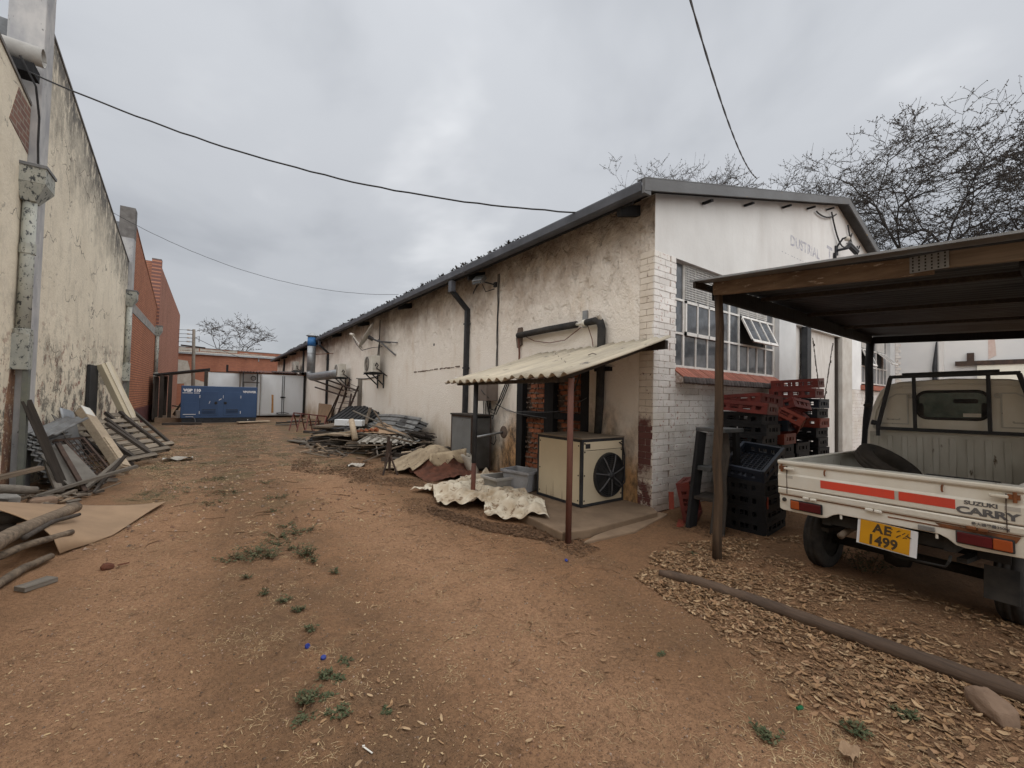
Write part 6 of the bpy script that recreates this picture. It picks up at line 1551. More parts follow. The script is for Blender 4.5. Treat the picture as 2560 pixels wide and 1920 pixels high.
    return solo(m, name, mat, label, 'tarpaulin', smooth=True, solid=0.004, sub=2)
def quad(p00, p10, p01, p11, wob=0.0, sd=0):
    p00, p10, p01, p11 = map(lambda p: np.array(p, float), (p00, p10, p01, p11))
    def f(u, v):
        p = (p00 * (1 - u) + p10 * u) * (1 - v) + (p01 * (1 - u) + p11 * u) * v
        return p + wob * np.array([math.sin(u * 14 + sd) * v, math.sin(u * 9 + 1 + sd)]) * (0.4 + v)
    return f
drape('old_tarpaulin', quad((4.45, 8.75), (4.35, 7.10), (2.86, 8.40), (2.98, 7.25), 0.05, 1), 34, 30, 1.22, lambda x, y: max(heapf(x, y) + 0.01, 0.34 * math.exp(-((x - 3.75) / 0.6) ** 2 - ((y - 8.1) / 0.6) ** 2)), 'old_tarp', 'old tan folded tarpaulin thrown over the red soil heap', 5, 0.16, 90, wave=(20.0, 3.0), stiff=0.10)
m = MB(); 
def flap(u, v): return Vector((3.30 + 0.75 * u, 7.02 - 0.02 * u + 0.02 * math.sin(u * 9), 0.42 + 0.06 * u - v * (0.10 + 0.16 * abs(math.sin(u * PI * 1.6))))) + Vector((-0.06 * v, -0.10 * v, 0))
m.grid(flap, 14, 4); solo(m, 'tarpaulin_flap', 'old_tarp', 'ragged pale flap of tarpaulin hanging over the red soil', 'tarpaulin', smooth=True, solid=0.004)
m = MB()
def bag(u, v): return Vector((4.0 + 0.10 * math.cos(v * 2 * PI) + 0.14 * u, 6.95 + 0.10 * math.sin(v * 2 * PI) - 0.1 * u, 0.36 - 0.34 * u + 0.03 * math.sin(v * 14)))
m.grid(bag, 6, 18); solo(m, 'plastic_bag', 'dish_white', 'crumpled greyish plastic bag beside the red soil', 'bag', smooth=True, solid=0.003)
t = thing('iron_stand', 'small rusty three legged iron stand on the dirt by the old tarpaulin', 'stand', (2.8, 7.75, 0))
m = MB(); m.tube([(2.80, 7.72, 0.05), (2.82, 7.74, 0.60)], 0.026, 8); m.build('upright', 'dark_rust', t)
for a, b in (((2.62, 7.55, 0.0), (2.80, 7.72, 0.38)), ((2.88, 7.50, 0.0), (2.81, 7.72, 0.34)), ((2.90, 8.0, 0.0), (2.81, 7.74, 0.36))):
    m = MB(); m.tube([a, b], 0.018, 6); m.build('leg', 'dark_rust', t)
lean((2.95, 8.35, 0.0), (3.02, 8.4, 0.62), 0.05, 0.05, 'iron_post', 'dark_rust', 'short rusty post standing behind the iron stand', 'post', bevel=0)

# ------------------------------------------------------------------ crumpled white tarpaulin
def padh(x, y):
    ux = 3.02 + (0.13 / 1.4) * (y - 3.2)
    on = 1.0 / (1.0 + math.exp(-(x - ux) * 60)) if 3.1 < y < 5.3 else 0.0
    return 0.10 * on + 0.15 * math.exp(-((x - 3.05 + 0.22 * (y - 4.9)) / 0.30) ** 2 - ((y - 4.95) / 0.85) ** 2)
drape('white_tarpaulin', quad((3.80, 6.45), (3.66, 4.25), (2.52, 5.98), (3.06, 3.66), 0.09, 0), 52, 38, 1.34, padh, 'tarp', 'crumpled dirty white tarpaulin sprawled beside the concrete pad', 23, 0.34, 110, wave=(2.0, 9.5), stiff=0.16)
drape('tarpaulin_tail', quad((4.35, 6.75), (4.35, 5.50), (3.55, 6.45), (3.60, 5.55), 0.05, 2), 20, 18, 1.3, lambda x, y: 0.0, 'tarp', 'dirty tail of tarpaulin spread behind the near awning post', 8, 0.30, 100, wave=(3.0, 8.0), stiff=0.10)

def tub(loc, rz, w, d, h, mat, label):
    t = thing('plastic_tub', label, 'tub', loc, rz, 'plastic tubs by the condenser')
    m = MB(); k = 0.82
    def R4(w_, d_, z): return [Vector((sx * w_ / 2, sy * d_ / 2, z)) for sx, sy in ((-1, -1), (1, -1), (1, 1), (-1, 1))]
    o = R4(w * k, d * k, 0) + R4(w, d, h) + R4(w - 0.025, d - 0.025, h) + R4(w * k - 0.025, d * k - 0.025, 0.015)
    fs = [(3, 2, 1, 0), (12, 13, 14, 15)]
    for L in (0, 4, 8):
        for i in range(4): fs.append((L + i, L + (i + 1) % 4, L + 4 + (i + 1) % 4, L + 4 + i))
    m.add(o, fs); m.build('body', mat, t, world=False, bevel=0.02)
    m = MB()
    for (c, s) in (((0, -d / 2 - 0.008, h - 0.02), (w + 0.05, 0.03, 0.045)), ((0, d / 2 + 0.008, h - 0.02), (w + 0.05, 0.03, 0.045)), ((-w / 2 - 0.008, 0, h - 0.0205), (0.03, d - 0.016, 0.044)), ((w / 2 + 0.008, 0, h - 0.0205), (0.03, d - 0.016, 0.044))): m.box(c, s)
    m.build('rim', mat, t, world=False, bevel=0.01)
    return t
tub((3.88, 5.02, 0.10), 0.25, 0.36, 0.50, 0.30, 'tub_blue_grey', 'blue grey plastic tub against the condenser')
tub((3.62, 5.22, 0.09), 0.05, 0.42, 0.36, 0.21, 'tub_plastic', 'beige plastic tub in front of the blue grey one')
# ------------------------------------------------------------------ plastic crates
def make_crate(mat, L=0.66, Wd=0.46, H=0.15):
    """bread and bottle crate: open lattice base, two long sides with round-cornered slots, two ends with square lights"""
    t = thing('plastic_crate', 'crate', 'crate', (0, 0, -50), 0, 'plastic crates stacked against the gable')
    w = 0.022
    def side(len_, n, along, off):
        m = MB()
        def b(u0, u1, z0, z1, th=w):
            c = (u0 + u1) / 2; l = u1 - u0
            if along == 'x': m.box((c, off, (z0 + z1) / 2), (l, th, z1 - z0))
            else: m.box((off, c, (z0 + z1) / 2), (th, l, z1 - z0))
        h = len_ / 2
        b(-h, h, H - 0.048, H, w + 0.012); b(-h, h, 0.0, 0.046, w + 0.004)
        for k in range(n + 1):
            x = -h + len_ * k / n; ww = 0.075 if k in (0, n) else 0.05
            x = max(-h + ww / 2, min(h - ww / 2, x)); b(x - ww / 2, x + ww / 2, 0.0465, H - 0.0485)
        if n == 4:
            for k in (1, 2): b(-h + len_ * k / n + 0.02, -h + len_ * (k + 1) / n - 0.02, 0.068, 0.080, w * 0.6)
        else:
            for k in range(n): b(-h + len_ * (k + 0.5) / n - 0.006, -h + len_ * (k + 0.5) / n + 0.006, 0.0465, H - 0.0485, w * 0.5)
        return m
    side(L, 4, 'x', -Wd / 2 + w / 2).build('long_side', mat, t, world=False); side(L, 4, 'x', Wd / 2 - w / 2).build('long_side', mat, t, world=False)
    side(Wd - 2 * w - 0.002, 3, 'y', -L / 2 + w / 2).build('end_side', mat, t, world=False); side(Wd - 2 * w - 0.002, 3, 'y', L / 2 - w / 2).build('end_side', mat, t, world=False)
    m = MB()
    for k in range(13): x = -L / 2 + 0.03 + k * (L - 0.06) / 12; m.box((x, 0, 0.014), (0.008, Wd - 2 * w, 0.014))
    for k in range(9): y = -Wd / 2 + 0.03 + k * (Wd - 0.06) / 8; m.box((0, y, 0.015), (L - 2 * w, 0.008, 0.013))
    m.build('base_lattice', mat, t, world=False)
    return t
CRT = {k: make_crate('crate_' + k) for k in ('black', 'blue', 'red', 'orange')}
used = set()
def crate(col, loc, rt, label):
    if isinstance(rt, (int, float)): rt = (0, 0, rt)
    if col not in used:
        used.add(col); c = CRT[col]; c.location = loc; c.rotation_euler = rt
        c['label'] = label
    else:
        c = dup(CRT[col], loc, rt, label)
    return c
rc = random.Random(17)
def col_stack(x, y, cols, labels, z0=0.0, rz=PI / 2, step=0.148, jig=0.02):
    for k, c in enumerate(cols):
        crate(c, (x + rc.uniform(-jig, jig) * 0.6, y + rc.uniform(-jig, jig), z0 + k * step), rz + rc.uniform(-0.04, 0.04), labels[k])
NTH = ['lowest', 'second up', 'third up', 'fourth up', 'fifth up', 'sixth up', 'seventh up', 'eighth up', 'ninth up', 'tenth up']
# near stack right behind the carport post
col_stack(5.36, 2.34, ['black'] * 4, ['black crate in the near stack by the truck tailgate, %s' % n for n in ('lowest', 'second up', 'third up', 'fourth up under the tilted one')], rz=0.06, jig=0.012)
crate('blue', (5.33, 2.35, 0.715), (0.08, -0.36, 0.05), 'blue black crate tilted on top of the near stack, lattice floor showing')
m = MB(); m.box((5.075, 2.10, 0.37), (0.02, 0.04, 0.13)); solo(m, 'red_strip', 'crate_orange', 'red plastic strip caught at the corner of the near crate stack', 'plastic strip')
# back rows against the gable wall
col_stack(6.22, 2.84, ['black'] * 9, ['black crate in the tall stack below the window, %s' % n for n in NTH[:9]], step=0.149)
crate('red', (6.12, 2.80, 1.345), (0.04, -0.07, PI / 2 + 0.10), 'broken red crate lying tilted on the tall stack below the window')
crate('red', (6.26, 2.82, 1.43), (0.10, 0.06, PI / 2 - 0.22), 'second broken red crate lying crooked over the first')
col_stack(6.74, 2.84, ['black'] * 6, ['black crate in the short stack right of the tall one, %s' % n for n in NTH[:6]], step=0.149)
crate('orange', (6.76, 2.82, 0.90), PI / 2 + 0.05, 'orange red crate level on the short stack')
crate('blue', (6.80, 2.80, 1.06), (0.0, 0.10, PI / 2 + 0.1), 'dark blue crate on the orange red one, pale strip at its rim')
crate('orange', (6.84, 2.72, 1.25), (0.35, -0.5, PI / 2 + 0.25), 'orange red crate tipped on its corner between the stacks')
crate('red', (7.30, 2.80, 1.30), (0.12, 0.35, PI / 2 - 0.1), 'dark red crate leaning behind the tipped orange one')
col_stack(7.28, 2.84, ['black'] * 6, ['black crate in the third stack, %s' % n for n in NTH[:6]], step=0.149)
crate('red', (7.45, 2.74, 1.02), (0.0, 0.85, PI / 2 + 0.15), 'dark red crate standing steeply against the fourth stack, floor lattice facing out')
col_stack(8.12, 2.84, ['black', 'black', 'blue', 'black', 'black', 'black', 'black', 'orange', 'black', 'blue'], ['black crate lowest in the fourth stack', 'black crate second up in the fourth stack', 'blue crate low in the fourth stack', 'black crate fourth up in the fourth stack', 'black crate fifth up in the fourth stack', 'black crate sixth up in the fourth stack', 'black crate just under the orange red end', 'orange red crate near the top of the fourth stack', 'black crate above the orange red end in the fourth stack', 'blue crate topmost of the fourth stack, under the two red ones'], step=0.157)
crate('red', (7.96, 2.84, 1.573), (0.01, 0.02, PI / 2 + 0.05), 'lower red crate of the two on top of the fourth stack')
crate('red', (8.02, 2.84, 1.735), (-0.05, 0.05, PI / 2 + 0.12), 'uppermost red crate of the whole pile, tilted')
# broken red crate leaning on the wall by the bench
t = crate('red', (4.97, 3.04, 0.235), (1.36, 0.04, 0.42), 'broken red crate standing on end against the white bricks')
m = MB(); m.prism([(4.60, 3.00, 0.16), (4.66, 2.97, 0.16), (4.69, 3.00, 0.36), (4.63, 3.03, 0.36)], (0.012, 0.012, 0)); solo(m, 'crate_fragment', 'crate_orange', 'red plastic strip hooked on the left edge of the broken crate', 'plastic fragment')
m = MB(); m.box((4.66, 2.88, 0.012), (0.30, 0.08, 0.012), rot(0, 0, 0.5)); solo(m, 'crate_fragment', 'crate_orange', 'red plastic strip lying on the ground before the broken crate', 'plastic fragment')

# ------------------------------------------------------------------ dark wooden bench stood up beside the crates
t = thing('wooden_bench', 'tall black wooden stool with plank legs and shelves in front of the white bricks', 'stool', (4.85, 2.6, 0))
m = MB(); m.box((5.02, 2.60, 1.15), (0.52, 0.34, 0.045), rot(0, 0.02, 0.05)); m.build('seat', worn('slate_paint', (0.05, 0.058, 0.064), (0.10, 0.10, 0.10), 5, 0.7), t, bevel=0.006)
for a, b, w in (((4.64, 2.74, 0.0), (4.82, 2.72, 1.12), 0.17), ((5.22, 2.70, 0.0), (5.18, 2.68, 1.12), 0.10), ((5.2, 2.45, 0.0), (5.16, 2.48, 1.12), 0.10)):
    m = MB(); m.bar(a, b, w, 0.04, up=(0, 1, 0)); m.build('leg', 'black_timber_z', t)
m = MB(); m.box((4.84, 2.62, 0.36), (0.36, 0.28, 0.035), rot(0, 0, 0.05)); m.build('shelf', 'dark_timber', t)
m = MB(); m.box((4.80, 2.66, 0.70), (0.16, 0.22, 0.05), rot(0, 0, 0.05)); m.build('cross_rail', 'slate_paint', t, bevel=0.005)
m = MB(); vs = []
pl = [(-0.075, 0.0), (0.075, 0.0), (0.085, 0.35), (0.065, 0.62), (0.085, 0.9), (0.055, 1.13), (-0.05, 1.16), (-0.075, 0.8), (-0.06, 0.45)]
o0, o1 = Vector((4.58, 2.40, 0.0)), Vector((4.90, 2.50, 1.14)); ux = Vector((0.35, -0.93, 0)).normalized()
m.prism([o0.lerp(o1, h / 1.15) + ux * w_ for w_, h in pl], (0.035, 0.012, 0)); m.build('front_leg', 'dark_timber_z', t, bevel=0.006); 

# ------------------------------------------------------------------ carport
t = thing('carport', 'lean-to carport with a rotten front beam, gum poles and dark corrugated roof', 'carport', (3.93, 2.05, 0))
def polepts(a, b, seed, wob=0.012, n=8):
    q = random.Random(seed); a, b = Vector(a), Vector(b); return [a.lerp(b, i / n) + Vector((q.uniform(-wob, wob), q.uniform(-wob, wob), 0)) for i in range(n + 1)]
m = MB(); m.tube(polepts((3.93, 2.05, -0.05), (3.945, 2.06, 2.52), 3), [0.042, 0.041, 0.040, 0.041, 0.039, 0.039, 0.038, 0.037, 0.036], 12); m.build('post', 'brown_timber_z', t, smooth=True)
zf = lambda y: 2.655 + (y - 2.075) * 0.0905           # roof plane falls towards the viewer side
FR0, FR1 = 2.10, -4.2
xb = 9.1
def zr(x, y): return 2.650 + (y - 2.075) * (0.074 - 0.030 * (x - 3.93) / 5.17)
# the front beam is two timbers spliced with a nail plate
m = MB(); m.prism([(3.90, 2.10, zf(2.10) - 0.140), (3.90, 0.585, zf(0.585) - 0.136), (3.90, 0.585, zf(0.585) - 0.012), (3.90, 1.3, zf(1.3) - 0.006), (3.90, 2.10, zf(2.10) - 0.008)], (0.05, 0, 0)); fb = m.build('front_beam', worn('rotten_beam', (0.29, 0.215, 0.155), (0.135, 0.095, 0.068), 7, 0.9, stretch=(1, 0.35, 1.6), spots=((0.55, 0.48, 0.41), 0.615), bump=0.6, bscale=18, obj=False), t, bevel=0.006)
m = MB(); m.prism([(3.905, 0.58, zf(0.58) - 0.10), (3.905, FR1, zf(FR1) - 0.12), (3.905, FR1, zf(FR1) + 0.03), (3.905, 0.58, zf(0.58) + 0.005)], (0.05, 0, 0)); fb2 = m.build('front_beam', worn('weathered_beam', (0.33, 0.275, 0.22), (0.20, 0.16, 0.125), 6, 0.9, stretch=(1, 0.3, 3.5), bump=0.5, bscale=18, obj=False), t, bevel=0.006); fb2['label'] = 'newer grey weathered length of the front beam'
m = MB(); m.span((3.888, 0.51, zf(0.6) - 0.115), (3.899, 0.70, zf(0.6) - 0.004)); np_ = m.build('nail_plate', 'galvanised', fb)
m = MB()
for i in range(6):
    for j in range(5): m.box((3.8865, 0.528 + i * 0.031, zf(0.6) - 0.102 + j * 0.022), (0.003, 0.008, 0.012))
m.build('plate_teeth', 'black_paint', fb, kind='stuff')
# side beam along the gable and the far beam
m = MB(); m.bar((3.97, 2.12, 2.56), (xb, 2.14, 2.60), 0.05, 0.15); m.build('side_beam', 'black_timber_z', t)
m = MB(); m.prism([(xb, 2.2, zr(xb, 2.2) - 0.125), (xb, FR1, zr(xb, FR1) - 0.125), (xb, FR1, zr(xb, FR1) - 0.015), (xb, 2.2, zr(xb, 2.2) - 0.015)], (0.05, 0, 0)); m.build('back_beam', 'black_timber_z', t)
for yy in (0.20, -1.9):
    m = MB(); m.bar((4.0, yy, zr(4, yy) - 0.09), (xb, yy + 0.1, zr(xb, yy) - 0.08), 0.05, 0.13); m.build('rafter', 'black_timber_z', t)
m = MB(); m.tube(polepts((xb - 0.22, 2.17, -0.05), (xb + 0.03, 2.15, 2.55), 5, 0.02), [0.065, 0.062, 0.06, 0.06, 0.058, 0.057, 0.056, 0.056, 0.055], 10); m.build('post', 'black_timber_z', t, smooth=True)
m = MB(); m.tube(polepts((xb, -4.0, -0.05), (xb, -4.0, 2.2), 6), 0.07, 10); m.build('post', 'black_timber_z', t, smooth=True)
m = MB(); m.tube(polepts((3.95, -4.1, -0.05), (3.95, -4.1, 2.0), 7), 0.07, 10); m.build('post', 'black_timber_z', t, smooth=True)
# sheets: corrugations run with the fall; each sheet its own object
xs0 = 3.86
for k in range(8):
    xa = xs0 + k * 0.72
    dz = 0.012 + (0.010 if k % 2 else 0)
    a = (xa, 2.14 + (0.02 if k % 2 else 0), zr(xa, 2.14) + dz); b = (xa, FR1, zr(xa, FR1) + dz); c = (xa + 0.80, 2.14, zr(xa + 0.8, 2.14) + dz)
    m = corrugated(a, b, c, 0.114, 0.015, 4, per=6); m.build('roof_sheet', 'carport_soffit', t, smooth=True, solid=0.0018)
ze = lambda y: 2.622 - 0.070 * (2.13 - y)
m = MB(); m.prism([(3.62, 2.17, ze(2.17) - 0.016), (3.62, FR1, ze(FR1) - 0.016), (3.62, FR1, ze(FR1)), (3.62, 2.17, ze(2.17))], (0.28, 0, 0.035)); m.build('edge_flashing', 'galvanised', t)
m = MB(); m.bar((3.70, 2.17, 2.60), (5.2, 2.17, 2.63), 0.03, 0.06); m.build('end_batten', 'dark_timber', t)
# purlins and bright slits in the sheeting
for k, x in enumerate((4.9, 6.2, 7.6)):
    m = MB(); m.bar((x, 2.08, zr(x, 2.08) - 0.025), (x, FR1 + 0.1, zr(x, FR1) - 0.025), 0.04, 0.04); m.build('purlin', 'dark_timber', t)
m = MB(); m.bar((4.1, 1.9, zf(1.9) - 0.055), (4.1, 0.7, zf(0.7) - 0.055), 0.05, 0.03); m.build('loose_batten', 'pole_timber', t)

# ------------------------------------------------------------------ round timber lying along the carport edge
pts = [G(1648, 1432, 0.03), Vector((3.25, 1.85, 0.033)), Vector((3.30, 1.45, 0.034)), Vector((3.33, 1.0, 0.036)), Vector((3.38, 0.5, 0.036)), Vector((3.42, 0.1, 0.036)), Vector((3.46, -0.5, 0.036))]
P = []; RR = []; q = random.Random(8)
for i in range(len(pts) - 1):
    for k in range(7):
        P.append(pts[i].lerp(pts[i + 1], k / 7) + Vector((q.uniform(-0.004, 0.004), 0, q.uniform(-0.003, 0.003)))); RR.append((0.040 + 0.002 * i) * q.uniform(0.93, 1.07))
P.append(pts[-1]); RR.append(0.052); RR[0] = 0.024; RR[1] = 0.033
wood('log_grain', (0.155, 0.105, 0.075), (0.06, 0.045, 0.037), axis=1)
m = MB(); m.tube(P, RR, 14); solo(m, 'border_log', 'log_grain', 'long brown gum pole lying on the ground as an edge of the carport', 'log', smooth=True)
b = bmesh.new(); bmesh.ops.create_icosphere(b, subdivisions=4, radius=0.085)
for v in b.verts:
    n_ = mnoise.noise(v.co * 11) * 0.30 + mnoise.noise(v.co * 30) * 0.08; v.co *= 1 + n_; v.co.x *= 1.35; v.co.z *= 0.8
    for nn_, dd_ in ((Vector((0.5, -0.6, 0.6)), 0.055), (Vector((-0.7, -0.2, 0.6)), 0.066), (Vector((-0.2, -0.9, 0.1)), 0.06), (Vector((0.9, 0.1, 0.3)), 0.085)):
        nn_ = nn_.normalized(); ex = v.co.dot(nn_) - dd_
        if ex > 0: v.co -= nn_ * ex * 0.9
    v.co.z = min(v.co.z, 0.048 + 0.15 * v.co.x); 
me = bpy.data.meshes.new('stone'); b.to_mesh(me); b.free(); me.materials.append(MAT['stone_mat'])
o = bpy.data.objects.new('stone', me); COL.objects.link(o); o.location = (3.15, 0.27, 0.035); o.rotation_euler = (0.2, -0.3, 0.7); WM[o.name] = Matrix.Translation(o.location)
tag(o, 'big angular brown stone against the gum pole at lower right', 'stone')
# ------------------------------------------------------------------ small pickup truck
TK = thing('pickup_truck', 'small rusty white flatbed pickup with a yellow number plate parked under the carport', 'pickup truck', (4.089, 0.901, 0), (-0.018, 0.0, math.radians(-4.2)))
def tb(m, name, mat, parent=None, **k): return m.build(name, mat, parent or TK, world=False, **k)
HW = 0.70
# tailgate, pressed profile drawn in x-z and run across the width
pf = [(0.028, 0.705), (-0.004, 0.702), (-0.010, 0.715), (-0.012, 0.748), (-0.004, 0.757), (-0.004, 0.763), (-0.012, 0.770), (-0.013, 0.872), (-0.006, 0.888), (0.000, 0.955), (-0.012, 0.966), (-0.016, 0.975), (-0.016, 0.990), (-0.010, 0.998), (0.030, 0.998), (0.032, 0.985), (0.028, 0.96)]
m = MB(); m.prism([(x, -HW, z) for x, z in pf], (0, 2 * HW, 0)); tg = tb(m, 'tailgate', 'truck_white', bevel=0.003)
m = MB(); m.span((-0.0055, -HW + 0.002, 0.7575), (-0.0035, HW - 0.002, 0.7625)); m.span((-0.003, HW - 0.075, 0.71), (-0.0165, HW - 0.071, 0.95)); m.span((-0.003, -HW + 0.071, 0.71), (-0.0165, -HW + 0.075, 0.95)); tb(m, 'panel_seam', 'dark_rust', tg)
m = MB(); m.span((0.034, -HW, 0.996), (0.05, HW, 1.003)); m.span((-0.008, -HW + 0.01, 0.9985), (0.03, HW - 0.01, 1.0015)); tb(m, 'top_capping', 'truck_bed', tg)
for s in (1, -1):
    m = MB(); ya = s * (HW - 0.015)
    m.bar((-0.028, ya - s * 0.045, 0.932), (-0.030, ya - s * 0.125, 0.930), 0.022, 0.020); l_ = tb(m, 'latch', 'truck_white', tg, bevel=0.006)
    m = MB(); m.span((-0.022, min(ya, ya - s * 0.05), 0.918), (0.02, max(ya, ya - s * 0.05), 0.948)); m.tube([(-0.02, ya - s * 0.02, 0.90), (-0.02, ya - s * 0.02, 0.965)], 0.009, 6); tb(m, 'latch_pivot', 'rust', l_)
for y in (0.34, -0.345):
    m = MB(); m.tube([(-0.004, y, 0.952), (-0.022, y, 0.945), (-0.022, y, 0.918), (-0.012, y, 0.910)], 0.006, 6); tb(m, 'rope_hook', 'rust', tg)
for y0, y1 in ((0.372, -0.095), (-0.118, -0.405)):
    m = MB(); m.span((-0.0142, y1, 0.805), (-0.0130, y0, 0.868)); tb(m, 'reflective_tape', 'red_tape', tg)
m = MB(); m.span((-0.0142, -0.117, 0.806), (-0.0132, -0.096, 0.866)); m.span((-0.0142, 0.58, 0.845), (-0.0132, 0.635, 0.87)); m.span((-0.0142, -0.685, 0.845), (-0.0132, -0.62, 0.872)); tb(m, 'sticker', worn('faded_sticker', (0.44, 0.42, 0.38), (0.5, 0.47, 0.42), 9, 0.5), tg)
def ttext(body, size, y, z, x=-0.0138, **k):
    return text_obj('lettering', body, size, 'decal_grey', tg, WM[TK.name] @ Vector((x, y, z)), WM[TK.name].to_3x3() @ Vector((0, -1, 0)), WM[TK.name].to_3x3() @ Vector((0, 0, 1)), 0.0012, **k)
ttext('SUZUKI', 0.036, -0.445, 0.848, bold=0.0014, sx=1.25, space=0.95)
ttext('CARRY', 0.062, -0.408, 0.787, bold=0.0028, sx=1.42, space=0.95)
ttext('最大積載量350kg', 0.022, -0.475, 0.722, x=-0.0128, bold=0.0005, sx=1.0)
# rear body panel with the lamp cut-outs, dipping at both ends
yz = [(HW - 0.004, 0.698), (-HW + 0.004, 0.698), (-HW + 0.004, 0.565), (-0.44, 0.555), (-0.40, 0.562), (-0.36, 0.595), (-0.32, 0.613), (0.26, 0.613), (0.30, 0.597), (0.34, 0.566), (0.38, 0.557), (HW - 0.03, 0.560), (HW - 0.004, 0.572)]
m = MB(); m.prism([(0.004, y, z) for y, z in yz], (0.03, 0, 0)); rp_ = tb(m, 'rear_panel', 'truck_white', bevel=0.006)
m = MB(); m.span((-0.002, -HW + 0.02, 0.6955), (0.003, HW - 0.02, 0.7015)); m.span((0.0005, -0.66, 0.664), (0.0036, -0.05, 0.672)); m.prism([(0.0005, -0.48, 0.658), (0.0005, -0.66, 0.648), (0.0005, -0.68, 0.690), (0.0005, -0.30, 0.690), (0.0005, -0.33, 0.668)], (0.003, 0, 0)); tb(m, 'rust_seam', 'rust', rp_)
for (y0, y1, seg) in ((0.598, 0.372, ((0.598, 0.530, 'lamp_amber'), (0.528, 0.372, 'lamp_red'))), (-0.408, -0.648, ((-0.408, -0.565, 'lamp_red'), (-0.567, -0.648, 'lamp_amber')))):
    m = MB(); m.span((-0.012, y1 - 0.008, 0.583), (0.003, y0 + 0.008, 0.668)); L_ = tb(m, 'tail_light', 'black_rubber', rp_, bevel=0.008)
    for ya, yb, mt in seg:
        m = MB(); m.span((-0.024, yb, 0.591), (-0.0125, ya, 0.660)); tb(m, 'lens', mt, L_, bevel=0.006)
for y in (0.455, 0.03, -0.50):
    m = MB(); m.span((-0.020, y + 0.004, 0.688), (0.002, y + 0.05, 0.708)); m.span((-0.020, y - 0.048, 0.686), (0.002, y - 0.004, 0.705)); tb(m, 'hinge', 'rust' if y < -0.4 else 'truck_white', tg, bevel=0.005)
m = MB(); m.lathe([(0.0, -0.012), (0.012, -0.012), (0.017, -0.004), (0.017, 0.004)], 12, (0.0, 0.655, 0.655), 'x'); tb(m, 'rubber_bung', 'black_rubber', rp_)
m = MB(); m.span((-0.014, -0.30, 0.622), (0.003, -0.215, 0.655)); tb(m, 'plate_lamp', worn('lamp_grey', (0.13, 0.13, 0.125), (0.22, 0.21, 0.2), 9, 0.4), rp_, bevel=0.004)
for y in (0.245, -0.305):
    m = MB(); m.lathe([(0.0, -0.03), (0.008, -0.03), (0.008, 0)], 8, (0.015, y, 0.61)); tb(m, 'drain_nub', 'ac_white', rp_)
# number plate on its white board
Rp = rot(0.05, 0.10, 0); pc = Vector((0.005, -0.035, 0.515))
m = MB(); m.box(pc, (0.006, 0.345, 0.185), Rp); pb = tb(m, 'plate_board', 'lettering_white')
m = MB(); m.box(pc + Rp @ Vector((-0.006, 0.01, 0.003)), (0.004, 0.288, 0.176), Rp); pl_ = tb(m, 'number_plate', 'plate_yellow', pb, bevel=0.0015)
def ptext(body, size, y, z, **k):
    W_ = WM[TK.name]; o = W_ @ (pc + Rp @ Vector((-0.0085, y, z)))
    return text_obj('lettering', body, size, 'plate_black', pl_ if False else pb, o, W_.to_3x3() @ (Rp @ Vector((0, -1, 0))), W_.to_3x3() @ (Rp @ Vector((0, 0, 1))), 0.002, **k)
ptext('AE', 0.088, 0.075, 0.018, bold=0.0035, sx=0.95, space=1.15)
ptext('1499', 0.098, 0.105, -0.073, bold=0.0035, sx=0.86, space=1.05)
rt_ = random.Random(9); m = MB()
for k in range(13):
    y, z = rt_.uniform(-0.13, -0.02), rt_.uniform(0.015, 0.075); m.box(pc + Rp @ Vector((-0.009, y, z)), (0.0015, rt_.uniform(0.008, 0.03), rt_.uniform(0.003, 0.007)), Rp @ rot(rt_.uniform(-1, 1), 0, 0))
tb(m, 'scuff', 'plate_black', pb)
# load bed
m = MB(); m.span((0.035, -HW + 0.02, 0.675), (1.94, HW - 0.02, 0.70)); tb(m, 'bed_floor', 'truck_bed')
for s in (1, -1):
    m = MB(); y0, y1 = sorted((s * (HW - 0.03), s * HW)); m.span((0.036, y0, 0.70), (1.94, y1, 0.985)); m.span((0.036, y0 - 0.006, 0.9855), (1.94, y1 + 0.006, 0.998)); b_ = tb(m, 'bed_side', 'truck_white', bevel=0.004)
    m = MB(); y0, y1 = sorted((s * (HW - 0.045), s * (HW - 0.031))); m.span((0.04, y0, 0.70), (1.93, y1, 0.984)); tb(m, 'inner_skin', 'truck_bed', b_)
    m = MB(); y0, y1 = sorted((s * (HW - 0.03), s * (HW - 0.012))); m.span((0.036, y0, 0.56), (0.20, y1, 0.695)); m.span((0.85, y0, 0.52), (1.94, y1, 0.695)); tb(m, 'sill_panel', 'truck_white', bevel=0.004)
# cab
prof_c = [(-0.70, 0.42), (0.70, 0.42), (0.70, 0.98), (0.685, 1.22), (0.63, 1.50), (0.565, 1.66), (0.50, 1.725), (0.38, 1.755), (0.0, 1.775), (-0.38, 1.755), (-0.50, 1.725), (-0.565, 1.66), (-0.63, 1.50), (-0.685, 1.22), (-0.70, 0.98)]
m = MB(); n = len(prof_c)
vs = [(1.955, y * 0.985, z - 0.006) for y, z in prof_c] + [(1.985, y, z) for y, z in prof_c] + [(2.80, y, z) for y, z in prof_c] + [(3.02, y * 0.96, min(z, 1.05) if z > 1.05 else z) for y, z in prof_c]
fs = [(i + k * n, (i + 1) % n + k * n, (i + 1) % n + (k + 1) * n, i + (k + 1) * n) for k in range(3) for i in range(n)] + [tuple(range(n)), tuple(range(4 * n - 1, 3 * n - 1, -1))]
m.add(vs, fs); cab = tb(m, 'cab', 'truck_white', bevel=0.012)
